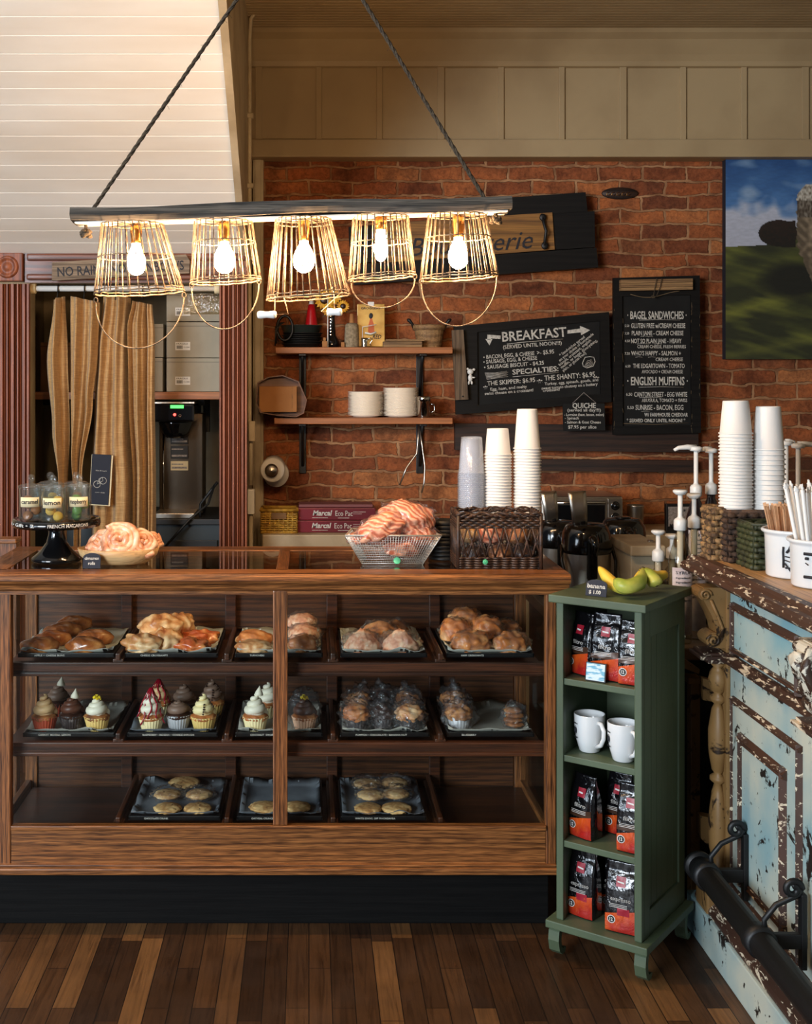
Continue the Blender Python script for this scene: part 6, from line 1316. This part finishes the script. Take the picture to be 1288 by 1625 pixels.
# coffee bags
K['foil'] = None
n = N('black_foil'); n.bump(n.noise(n.mapped((1, 1, .6)), 26, 3, 2.2), .55, .012); K['foil'] = n.set(rgb(14, 13, 16), .16, .25, .7, .6)
n = N('orange_foil'); n.bump(n.noise(n.mapped((1, 1, .6)), 26, 3, 2.2), .4, .010); K['orange'] = n.set(n.ramp(n.noise(n.mapped(), 14, 3), [(.4, rgb(210, 84, 28)), (.6, rgb(168, 34, 28))]), .22, .1, .6, .5)
K['brownfoil'] = plain('brown_foil', rgb(70, 46, 32), .3, .2, coat=.3); K['crimson'] = plain('crimson_print', rgb(150, 24, 42), .4); K['wprint'] = plain('white_print', rgb(214, 210, 204), .5)
def bag(lx, ly, z0, rz, word, lab, grp, tilt=0, h_=.175, w_=.076, lean=0):
    secs = [(0, w_*.94, .044), (.008, w_, .050), (h_*.35, w_, .05), (h_*.62, w_*.98, .042), (h_*.8, w_*.96, .022), (h_*.86, w_*.96, .007), (h_, w_*.95, .004)]
    def dep(z):
        for (a, _, d0), (b, _, d1) in zip(secs, secs[1:]):
            if a <= z <= b: return d0+(d1-d0)*(z-a)/(b-a)
        return .004
    def wid(z):
        for (a, w0, _), (b, w1, _) in zip(secs, secs[1:]):
            if a <= z <= b: return w0+(w1-w0)*(z-a)/(b-a)
        return w_
    t = thing('coffee_bag', lab, 'coffee bag', (0, 0, 0), grp); s = S(); rows = 30; cols = 12; vs_ = []; fs_ = []
    def ring(z):
        W_ = wid(z)/2; D_ = dep(z)/2; r_ = []
        for i in range(cols+1): x_ = -W_+2*W_*i/cols; r_.append((x_, -D_-.002*math.cos(x_/W_*PI/2)+.0018*noise.noise(Vector((x_*60, z*50, lx*9))), z))
        for i in range(cols+1): x_ = W_-2*W_*i/cols; r_.append((x_, D_, z))
        return r_
    m_ = 2*(cols+1)
    for j in range(rows+1): vs_ += ring(h_*j/rows)
    for j in range(rows):
        for i in range(m_): fs_.append((j*m_+i, j*m_+(i+1) % m_, (j+1)*m_+(i+1) % m_, (j+1)*m_+i))
    fs_ += [tuple(range(m_))[::-1], tuple(range(rows*m_, rows*m_+m_))]; s.add(vs_, fs_, True); s.out('foil_pouch', K['foil'], t)
    def front(z, x_=0, off=.0012): W_ = wid(z)/2; return -dep(z)/2-.002*math.cos(min(1, abs(x_)/W_)*PI/2)+.0018*noise.noise(Vector((x_*60, z*50, lx*9)))-off
    def band(z0_, z1_, x0_, x1_, name, mat, off, par, slope=0):
        s = S(); g_ = [[(x0_+(x1_-x0_)*i/12, front(max(0, z0_+(z1_-z0_)*j/8), x0_+(x1_-x0_)*i/12, off), z0_+(z1_+slope*(i/12-.5)-z0_)*j/8) for i in range(13)] for j in range(9)]; s.sheet(g_, True); return s.out(name, mat, par)
    band(.003, .058, -w_*.49, w_*.49, 'orange_label', K['orange'], .0012, t, .018)
    band(.06, .078, -w_*.49, w_*.49, 'brown_band', K['brownfoil'], .0010, t, .012) if word == 'filtro' else band(.05, .07, -.008, w_*.3, 'crimson_patch', K['crimson'], .0016, t)
    lg = band(h_*.66, h_*.80, -.013, .013, 'logo_square', K['crimson'], .0014, t)
    def wrapped(txt, x0_, z_, ww, hh, bold=.01):
        v = s.text(txt, ww, hh, M=T(x0_, 0, z_), bold=bold)
        for q in v: q.co.y = front(q.co.z, q.co.x, .0020)
    s = S(); wrapped(word, -.019 if word == 'filtro' else -.027, .088, .038 if word == 'filtro' else .056, .011, .015)
    for k in range(3): s.sheet([[(-.03+.05*i/6, front(.078-k*.004+j*.0012, -.03+.05*i/6, .0020), .078-k*.004+j*.0012) for i in range(7)] for j in range(2)])
    s.sheet([[(-.009+.018*i/4, front(h_*.72+j*.004, 0, .0024), h_*.72+j*.004-.0006*i) for i in range(5)] for j in range(2)])
    s.add([(-.024+.011*math.cos(a), front(.036, -.02, .003), .036+.011*math.sin(a)) for a in [i*PI/8 for i in range(16)]], [tuple(range(16))]); q_ = s.out('print', K['wprint'], t)
    s = S(); s.add([(-.024+.009*math.cos(a), front(.036, -.02, .0034), .036+.009*math.sin(a)) for a in [i*PI/8 for i in range(16)]], [tuple(range(16))]); wr_ = s.out('roast_badge', K['blackmat'], t)
    s = S(); s.text('12', .009, .009, M=T(-.0285, front(.036, -.02, .0040), .032), bold=.03); s.out('number', K['wprint'], wr_)
    p = MG @ Vector((lx, ly, z0)); t.location = p; t.rotation_euler = (lean, tilt, ga+rz); return t
g_ = 'coffee bags on the green unit'
z = SZ[0]+.001
bag(.062, .105, z, -.35, 'filtro', 'black filtro coffee bag at the left of the top green shelf', g_); bag(.142, .085, z, .0, 'filtro', 'black filtro coffee bag in the middle of the top green shelf', g_, h_=.185, w_=.084); bag(.222, .075, z, .1, 'filtro', 'black filtro coffee bag behind the right post, top green shelf', g_)
z = SZ[2]+.001
bag(.075, .085, z, -.25, 'filtro', 'black filtro coffee bag at the left of the third green shelf', g_); bag(.145, .17, z, -.1, 'filtro', 'shaded coffee bag behind the others, third green shelf', g_); bag(.222, .065, z, .05, 'filtro', 'black filtro coffee bag at the right of the third green shelf', g_, h_=.185)
z = BZ+.001
bag(.07, .085, z, -.12, 'expresso', 'black expresso coffee bag at the left of the bottom green shelf', g_, h_=.19, w_=.082); bag(.138, .16, z, .0, 'expresso', 'shaded expresso coffee bag in the middle, bottom green shelf', g_, h_=.195); bag(.195, .06, z, .1, 'expresso', 'black expresso coffee bag at the right of the bottom green shelf', g_, h_=.19, w_=.086)
# price card
t = thing('price_card', 'small blue-white scribbled price card before the top coffee bags', 'price sign', (0, 0, 0)); s = S(); s.box(-.030, .030, 0, .003, 0, .052, .0015); s.out('card', K['blackmat'], t)
s = S(); s.box(-.027, .027, -.0012, 0, .003, .049); cd = s.out('face', plain('blue_white_face', rgb(196, 214, 222), .5, 0, rgb(96, 160, 190), 60, .5, .56, st=(.4, 1, 1.6)), t)
t.location = MG @ Vector((.125, .034, SZ[0]+.001)); t.rotation_euler = (-.15, 0, ga)
# mugs
def mug(lx, ly, rz, lab):
    t = thing('coffee_mug', lab, 'mug', (0, 0, 0), 'white mugs on the green unit')
    s = S(); s.lathe([(0, 0), (.026, 0), (.029, .003), (.038, .035), (.0425, .07), (.0435, .104), (.0430, .106), (.0405, .105), (.0395, .07), (.035, .036), (.025, .008), (0, .007)], 44); s.out('cup', K['ceramic'], t)
    s = S(); s.tube([(.040, 0, .088), (.056, 0, .088), (.067, 0, .072), (.066, 0, .050), (.055, 0, .030), (.033, 0, .018)], [.0065, .0062, .006, .006, .0062, .0065], 12); s.out('handle', K['ceramic'], t)
    s = S()
    a_m = -.35
    s.tube([((.0425)*math.cos(-PI/2+a_m*.55+.16*math.cos(q)), .0425*math.sin(-PI/2+a_m*.55+.16*math.cos(q)), .062+.011*math.sin(q)) for q in [i*PI/8 for i in range(16)]], .0009, 4, True)
    s.tube([((.0428)*math.cos(-PI/2+a_m*.55+.07*math.cos(q)), .0428*math.sin(-PI/2+a_m*.55+.07*math.cos(q)), .062+.006*math.sin(q)) for q in [i*PI/8 for i in range(16)]], .0026, 4, True)
    curved(s, 'bagel bakery', (0, 0, 0), .0436, .080, .004, a_m*.55, .6); curved(s, 'since 1983', (0, 0, 0), .0420, .040, .004, a_m*.55, .5); s.out('logo', K['ink'], t)
    t.location = MG @ Vector((lx, ly, SZ[1]+.001)); t.rotation_euler = (0, 0, ga+rz)
mug(.080, .10, -.55, 'white mug with round emblem, left on the second green shelf'); mug(.190, .075, -.6, 'white mug with round emblem, right on the second green shelf')
# bananas
def bana():
    n = N('banana_skin'); sp = n.new('ShaderNodeSeparateXYZ'); n.link(n.tc.outputs['Object'], sp.inputs[0])
    c = n.ramp(n.noise(n.mapped(), 7, 3), [(.4, rgb(226, 186, 66)), (.55, rgb(190, 186, 70)), (.68, rgb(120, 140, 50))]); c = n.mix(.8, c, n.ramp(n.noise(n.mapped(), 50, 4), [(.30, rgb(70, 50, 20)), (.36, (1, 1, 1, 1))]), 'MULTIPLY'); return n.set(c, .45, 0, .4)
K['banana'] = bana(); K['bananagreen'] = plain('green_banana', rgb(142, 158, 56), .42, 0, rgb(190, 186, 84), 14)
crown = P(1018, 912, 3.42)
def banana(pts, lab, mat, r=.019):
    P_ = [Vector(p) for p in pts]; cur = []; n_ = 22
    for i in range(n_+1):
        f = i/n_*(len(P_)-1); k = min(int(f), len(P_)-2); g = f-k; p0 = P_[max(k-1, 0)]; p1, p2 = P_[k], P_[k+1]; p3 = P_[min(k+2, len(P_)-1)]
        cur.append(.5*((2*p1)+(-p0+p2)*g+(2*p0-5*p1+4*p2-p3)*g*g+(-p0+3*p1-3*p2+p3)*g**3))
    rr = [r*(.30 if i < 2 else .38+.62*min(1, (i-1)/6)**.8 if i < 8 else 1 if i < n_-5 else max(.22, 1-((i-(n_-5))/5)**2*.8)) for i in range(n_+1)]
    base = cur[len(cur)//2]; s = S(); s.tube(cur, rr, 7, smooth=True); o = s.out('banana', K[mat], None, label=lab, cat='banana', group='bananas on the green unit', loc=base)
    s = S(); s.tube([cur[0]+(cur[0]-cur[1])*.9, cur[0]], [r*.28, r*.34], 7); s.tube([cur[-1], cur[-1]+(cur[-1]-cur[-2])*.4], [r*.25, r*.18], 6); s.out('stem_and_tip', K['leaf'], o)
zt_ = GT
def PB(px, py, Yd): return P(px, py, Yd)
banana([PB(1016, 905, 3.40), PB(1008, 925, 3.36), PB(992, 934, 3.34), PB(972, 926, 3.36), PB(950, 900, 3.40)], 'yellow banana pointing left behind the banana sign', 'banana', .018)
banana([PB(1020, 904, 3.38), PB(1016, 922, 3.32), PB(1002, 930, 3.29), PB(988, 930, 3.29), PB(975, 920, 3.31)], 'green-yellow banana at the front, beside the banana sign', 'bananagreen', .021)
banana([PB(1022, 904, 3.40), PB(1030, 914, 3.36), PB(1038, 922, 3.34), PB(1042, 930, 3.33)], 'green banana pointing right and down', 'bananagreen', .021)
banana([PB(1020, 905, 3.44), PB(1034, 912, 3.44), PB(1046, 914, 3.45), PB(1058, 910, 3.47)], 'yellow banana end at the rear right of the bunch', 'banana', .015)
sg = slate('price_sign', 'arched slate sign reading banana $1.00 on the green unit', (0, 0, 0), .060, .046, [('banana', -.026, .022, .052, .012), ('$ 1.00', -.020, .006, .034, .010)])
sg.location = MG @ Vector((.122, .045, GT+.001)); sg.rotation_euler = (0, 0, ga+.05)
# ================================================================ PAINTED COUNTER ON THE RIGHT
CXF = 1.20; Y0c, Y1c = 1.0, 3.50
ctr = thing('painted_counter', 'antique bar counter in chipped pale blue paint with brown mouldings', 'counter', (1.5, 2.2, 0))
s = S(); s.box(CXF, 1.95, Y0c, Y1c, .10, 1.05, .002); s.out('carcass', K['counterpaint'], ctr)
def mould(s, prof, ya, yb): s.prism([(CXF-a, b) for a, b in prof], ya, yb, 'xz')
s = S(); mould(s, [(0, 1.045), (.035, 1.05), (.05, 1.052), (.075, 1.058), (.085, 1.068), (.083, 1.080), (.072, 1.086), (.058, 1.088), (.050, 1.094), (.045, 1.102), (.02, 1.102), (0, 1.095)], Y0c, Y1c+.10)
s.prism([(Y1c+.10, 1.058), (Y1c+.125, 1.068), (Y1c+.12, 1.086), (Y1c+.10, 1.102)][::-1], CXF-.06, 1.95, 'yz'); 
s.out('top_moulding', K['moulding'], ctr)
s = S(); s.box(CXF-.04, 1.95, Y0c, Y1c+.105, 1.052, 1.098, .003); s.box(CXF-.02, CXF+.01, Y0c, Y1c+.10, 1.098, 1.1005, .001); s.out('worktop', K['countertop'], ctr)
CTZ = 1.099
s = S(); mould(s, [(0, .815), (.012, .818), (.02, .826), (.03, .830), (.03, .838), (.02, .842), (.014, .850), (0, .852)], Y0c, Y1c); s.out('waist_moulding', K['moulding'], ctr)
s = S(); mould(s, [(0, .19), (.01, .188), (.018, .178), (.03, .172), (.034, .160), (.046, .150), (.05, .138), (.062, .128), (.066, .118), (.066, .10), (0, .10)], Y0c, Y1c+.02); s.out('base_moulding', K['moulding'], ctr)
s = S(); s.box(CXF-.075, 1.95, Y0c, Y1c+.07, 0, .11, .006); s.out('plinth', K['counterpaint'], ctr)
def ringframe(s, y0, y1, z0, z1, w_, d, x=CXF):
    pr = [(0, 0), (.3, .6), (.5, 1.0), (.7, .7), (.85, .9), (1, 0)]
    for (a, b, hor) in ((z1, -1, 1), (z0, 1, 1)):
        s.prism([(x-d*q, a+b*w_*p) for p, q in pr], y0, y1, 'xz')
    for (a, b) in ((y0, 1), (y1, -1)):
        s.prism([(x-d*q, a+b*w_*p) for p, q in pr], z0, z1, 'xy')
for i, (ya, yb) in enumerate(((2.91, 3.385), (2.06, 2.60), (1.3, 1.84))):
    s = S(); s.box(CXF-.006, CXF+.001, ya+.02, yb-.02, .868, .985, .002); dr = s.out('drawer', K['counterpaint'], ctr)
    s = S(); ringframe(s, ya, yb, .855, 1.0, .022, .016); s.out('drawer_moulding', K['moulding'], dr)
    s = S(); s.box(CXF-.008, CXF+.001, ya+.005, yb-.005, .205, .725, .003); dd = s.out('door', K['counterpaint'], ctr)
    s = S(); ringframe(s, ya, yb, .195, .735, .018, .014); s.out('door_moulding', K['moulding'], dd)
    s = S(); ringframe(s, ya+.075, yb-.075, .235, .655, .030, .016, CXF-.006); s.out('panel_moulding', K['moulding'], dd)
    s = S(); s.box(CXF-.014, CXF-.004, ya+.10, yb-.10, .26, .63, .004); s.out('raised_panel', K['counterpaint'], dd)
# scroll corbels over turned half columns
def scroll_corbel(yc, wid, mat, big=False):
    s = S(); pth = []
    z1_, z0_ = 1.035, .862
    outl = [(0, z1_), (.075, z1_)]
    for k in range(9): a = PI/2-PI*k/8; outl.append((.075+.016*math.cos(a), 1.016+.017*math.sin(a)))
    outl += [(.068, .985), (.052, .955), (.040, .925), (.036, .905)]
    for k in range(9): a = PI/2-PI*1.1*k/8; outl.append((.045+.024*math.cos(a)*1, .885+.022*math.sin(a)))
    outl += [(.03, .862), (0, .862)]
    s.prism([(CXF-a, b) for a, b in outl], yc-wid/2, yc+wid/2, 'xz')
    for yy in (yc-wid/2-.002, yc+wid/2+.002):
        for cx_, cz_, r0, sg_ in ((.070, 1.014, .017, 1), (.047, .884, .019, -1)):
            s.tube([(CXF-cx_+(r0*(1-f*.8))*math.cos(2*PI*1.5*f)*sg_, yy, cz_+(r0*(1-f*.8))*math.sin(2*PI*1.5*f)) for f in [i/20 for i in range(21)]], .004, 6)
        s.tube([(CXF-.056, yy, 1.0), (CXF-.038, yy, .96), (CXF-.022, yy, .92), (CXF-.026, yy, .895)], .005, 6)
    if big:
        for i in range(7): s.tube([(CXF-.085+.006*i, yc+wid*(i/6-.5)*.8, 1.03), (CXF-.098+.004*i, yc+wid*(i/6-.5)*.9, .98), (CXF-.07, yc+wid*(i/6-.5)*.8, .93), (CXF-.05, yc+wid*(i/6-.5)*.6, .875)], [.008, .014, .012, .007], 8)
        s.blob((CXF-.085, yc, .985), (.028, .04, .034), .25, 4, 3, 3)
    s.out('scroll_corbel', K[mat], ctr)
    s = S(); s.box(CXF-.088, CXF, yc-wid/2-.02, yc+wid/2+.02, .832, .842, .003); s.box(CXF-.078, CXF, yc-wid/2-.012, yc+wid/2+.012, .842, .85, .002); s.box(CXF-.066, CXF, yc-wid/2-.01, yc+wid/2+.01, .820, .832, .003); s.out('corbel_ledge', K['moulding'], ctr)
    s = S(); r = .030; prof = [(.018, .82), (.026, .812), (.014, .80), (.024, .79), (.031, .765), (.024, .735), (.012, .725), (.026, .715), (.026, .705), (.012, .695), (.02, .68), (.031, .62), (.031, .56), (.02, .505), (.012, .495), (.026, .485), (.026, .475), (.012, .465), (.02, .44), (.031, .36), (.028, .28), (.018, .245), (.03, .235), (.03, .20)]
    s.lathe(prof, 24, M=T(CXF-.022, yc, 0) @ SC(.85, 1.1, 1)); s.out('turned_column', K[mat], ctr)
    s = S(); s.box(CXF-.012, CXF, yc-wid/2-.004, yc+wid/2+.004, .19, .832, .003); s.box(CXF-.012, CXF, yc-wid/2-.004, yc+wid/2+.004, .85, 1.045, .003); s.out('pilaster', K[mat], ctr)
    s = S(); s.box(CXF-.07, CXF, yc-.05, yc+.05, .10, .20, .006); s.out('column_base', K[mat], ctr)
scroll_corbel(3.45, .075, 'countertanlit'); scroll_corbel(2.70, .10, 'corbelworn', True); scroll_corbel(1.95, .10, 'corbelworn', True)
# rear return of the counter seen behind its far end
t = thing('counter_end_post', 'tan carved post with capped ledge behind the counter end', 'post', (1.2, 3.66, 0))
s = S(); s.box(X(1096, 3.64), X(1111, 3.64), 3.64, 3.68, 0, Z(1085, 3.64), .004); s.out('post', K['countertanlit'], t)
s = S(); s.prism([(X(1070, 3.62), Z(1043, 3.62)), (X(1086, 3.62), Z(1046, 3.62)), (X(1110, 3.62), Z(1062, 3.62)), (X(1109, 3.62), Z(1070, 3.62)), (X(1084, 3.62), Z(1060, 3.62)), (X(1082, 3.62), Z(1070, 3.62)), (X(1073, 3.62), Z(1080, 3.62)), (X(1068, 3.62), Z(1080, 3.62))], 3.62, 3.68, 'xz')
s.box(X(1092, 3.63), X(1114, 3.63), 3.63, 3.69, Z(1086, 3.63), Z(1076, 3.63), .004); s.out('cap', K['countertanlit'], t)
s = S(); s.prism([(X(1112, 3.62), Z(1074, 3.62)), (X(1132, 3.62), Z(1080, 3.62)), (X(1132, 3.62), Z(1112, 3.62)), (X(1112, 3.62), Z(1108, 3.62))], 3.60, 3.64, 'xz'); s.out('carved_bracket', K['countertanlit'], t); s = S(); s.prism([(X(1107, 3.62), Z(1290, 3.62)), (X(1140, 3.62), Z(1296, 3.62)), (X(1138, 3.62), Z(1326, 3.62)), (X(1118, 3.62), Z(1336, 3.62)), (X(1108, 3.62), Z(1326, 3.62))], 3.595, 3.635, 'xz'); s.out('carved_bracket', K['countertanlit'], t)
# foot rail
t = thing('foot_rail', 'black iron foot rail pipe along the counter base', 'foot rail', (1.05, 2.2, 0))
RX, RZ = 1.075, .287
s = S(); s.tube([(RX, 3.30, RZ), (RX, 1.0, RZ)], .031, 20); s.lathe([(0, -.01), (.04, -.008), (.04, .008), (0, .012)], 24, M=T(RX, 3.30, RZ) @ R(-PI/2, 'X')); s.out('pipe', K['iron'], t)
for yy in (3.24, 2.86, 2.0):
    s = S(); s.M = T(RX, yy, RZ) @ R(PI/2, 'X'); s.lathe([(.031, -.022), (.038, -.02), (.038, .02), (.031, .022)], 24); s.M = Matrix.Identity(4)
    s.box(RX+.02, CXF-.012, yy-.009, yy+.009, RZ-.018, RZ+.018, .003)
    s.box(CXF-.028, CXF-.014, yy-.012, yy+.012, .22, .40, .003)
    s.tube([(RX+.015, yy, RZ+.02), (RX+.012, yy, RZ+.05), (RX+.04, yy, RZ+.085), (CXF-.03, yy, RZ+.11), (CXF-.022, yy, RZ+.13)], .007, 8)
    s.tube([(CXF-.044+(.022*(1-f*.7))*math.cos(2*PI*1.3*f), yy, .41+(.022*(1-f*.7))*math.sin(2*PI*1.3*f)) for f in [i/22 for i in range(23)]], .008, 8)
    s.out('bracket', K['iron'], t)
# ---- things on the counter
def weavebox(name, lab, x0, x1, y0, y1, z0, h_, mat, cat='basket', nz=9, r=.006, rough=1):
    t = thing(name, lab, cat, ((x0+x1)/2, (y0+y1)/2, z0)); s = S(); m = nz
    for (a, b) in (((x0, y0), (x1, y0)), ((x1, y0), (x1, y1)), ((x1, y1), (x0, y1)), ((x0, y1), (x0, y0))):
        a = Vector((*a, 0)); b = Vector((*b, 0)); L_ = (b-a).length; u_ = (b-a)/L_; nn_ = Vector((u_.y, -u_.x, 0)); k_ = max(4, int(L_/.016))
        for j in range(m):
            zz = z0+r+(h_-2*r)*j/(m-1)*.94; s.tube([a+u_*(L_*i/(k_*2))+nn_*(r*.75*math.sin(i*PI/2+j*PI))+Vector((0, 0, zz+rough*.0014*noise.noise(Vector((i*.7, j, x0*9))))) for i in range(k_*2+1)], h_/m*.56, 5)
        for i in range(k_+1): s.rod(a+u_*(L_*i/k_)+Vector((0, 0, z0)), a+u_*(L_*i/k_)+Vector((0, 0, z0+h_-.01)), r*.6, 5)
    s.box(x0, x1, y0, y1, z0, z0+.004); s.out('weave', K[mat], t)
    s = S(); s.tube([(x0, y0, z0+h_-.006), (x1, y0, z0+h_-.006), (x1, y1, z0+h_-.006), (x0, y1, z0+h_-.006)], r*1.25, 8, True); s.out('rim', K[mat], t)
    return t
CZ = CTZ+.002
weavebox('seagrass_basket', 'tan seagrass basket at the far end of the painted counter', X(1120, 3.55), X(1150, 3.55), 3.50, 3.575, CZ, .155, 'seagrass')
weavebox('dark_woven_basket', 'dark brown woven basket the counter cup stacks stand in', X(1152, 3.48)-.002, 1.56, 3.46, 3.585, CZ, .150, 'seadark')
weavebox('olive_crate', 'olive green woven crate in front of the dark counter basket', 1.235, 1.40, 3.325, 3.44, CZ, .128, 'olive', 'basket', 8, .005)
def cs2(px, Yd, pytop, h_, rt, rb, pitch, lab, tl, grp): cupstack(px, Yd, CZ+.005, pytop, h_, rt, rb, 'papercup', pitch, lab, tl, grp)
cs2(1167, 3.522, 636, .098, .036, .046, .0098, 'white paper cup nested in the left stack on the painted counter', 'white paper cup topmost of the left stack on the painted counter', 'left white cup stack on the counter')
cs2(1219, 3.522, 645, .128, .034, .045, .0145, 'white paper cup nested in the right stack on the painted counter', 'white paper cup topmost of the right stack on the painted counter', 'right white cup stack on the counter')
def crock(px, Yd, r, h_, lab):
    c = Vector((X(px, Yd), Yd, CZ)); t = thing('ceramic_crock', lab, 'crock', c, 'white printed crocks on the counter'); M0 = T(*c)
    s = S(); s.lathe([(0, 0), (r*.93, 0), (r*.96, .004), (r, h_*.85), (r*1.02, h_*.9), (r*1.10, h_*.93), (r*1.12, h_*.97), (r*1.08, h_), (r*1.0, h_*.99), (r*.93, h_*.9), (r*.9, .01), (0, .008)], 44, M0); s.out('body', K['ceramic'], t); return c, t
c1, t1 = crock(1262, 3.22, .079, .127, 'white crock with ink drawing holding the wooden stirrers')
s = S()
def on(c, r, a, z):
    a -= (.62 if c is c1 else .40)
    return (c.x+(r+.0012)*math.cos(-PI/2+a), c.y+(r+.0012)*math.sin(-PI/2+a), c.z+z)
def cst(pts, c, r, w_): s.tube([on(c, r, a, z) for a, z in pts], w_, 5)
r1 = .0800
cst([(-.15, .03), (-.15, .05), (-.16, .07), (-.15, .085)], c1, r1, .0028); cst([(-.1, .06), (.3, .055), (.5, .055)], c1, r1, .0016); cst([(-.1, .05), (.25, .042), (.5, .03)], c1, r1, .0016); cst([(-.1, .042), (.1, .02), (.3, .015)], c1, r1, .0022)
cst([(-.05, .07), (.1, .085), (.25, .098), (.35, .105)], c1, r1, .0035); cst([(0, .075), (.08, .092), (.2, .09), (.15, .078), (0, .075)], c1, r1, .0018); cst([(-.08, .03), (.05, .03), (.12, .018)], c1, r1, .0026); s.out('ink_drawing', K['ink'], t1)
c2, t2 = crock(1303, 3.06, .076, .122, 'white crock with black square print holding wrapped straws')
r2 = .0775; s = S()
for pts in ([(-.55, .088), (-.2, .088), (.25, .088)], [(-.55, .03), (-.2, .03), (.25, .03)], [(.22, .03), (.22, .06), (.22, .088)]): cst(pts, c2, r2, .0040)
cst([(-.5, .076), (-.4, .076)], c2, r2, .004); cst([(-.5, .065), (-.4, .06)], c2, r2, .0014)
for zz in (.055, .063, .071): cst([(-.12, zz), (-.11, zz+.002)], c2, r2, .0018)
curved(s, 'handmade', c2, r2+.001, CZ+.043, .005, -.42, .45); curved(s, 'stoneware', c2, r2+.001, CZ+.037, .005, -.42, .45); s.out('square_print', K['ink'], t2)
st = S(); st.box(-.0044, .0044, -.0007, .0007, 0, .18, .0004); stick = st.out('wooden_stirrer', plain('birch_stirrer', rgb(214, 170, 128), .7, 0, rgb(190, 140, 100), 30), None, label='wooden stirrer fanned in the crock with the ink drawing', cat='stirrer', loc=(0, 0, 0), group='wooden stirrers')
sw = S(); sw.cyl(.0052, 0, .235, 8); sw.blob((0, 0, .24), (.007, .003, .009), .4, 4, 2, 2); straw = sw.out('wrapped_straw', K['papercup'], None, label='paper wrapped straw fanned in the crock with square print', cat='straw', loc=(0, 0, 0), group='paper wrapped straws')
def fan(proto, c, n_, rb, rt, h_, zb_, ln, jit):
    first = True
    for k in range(n_):
        a = k*2.39996; q = math.sqrt((k+.5)/n_); b = Vector((c.x+rb*q*math.cos(a), c.y+rb*q*math.sin(a), c.z+zb_)); e = Vector((c.x+rt*q*math.cos(a), c.y+rt*q*math.sin(a), c.z+zb_+h_)); d = (e-b).normalized()
        o = proto if first else copy_tree(proto); first = False
        o.location = b; o.rotation_euler = (d.to_track_quat('Z', 'X') @ Matrix.Rotation(rnd.uniform(-1, 1) if ln else rnd.uniform(-.5, .5), 3, 'Z').to_quaternion()).to_euler()
        o.scale = (1, 1, 1+rnd.uniform(-jit, jit))
fan(stick, c1, 60, .045, .088, .19, .012, 0, .02); fan(straw, c2, 38, .045, .095, .235, .012, 1, .04)
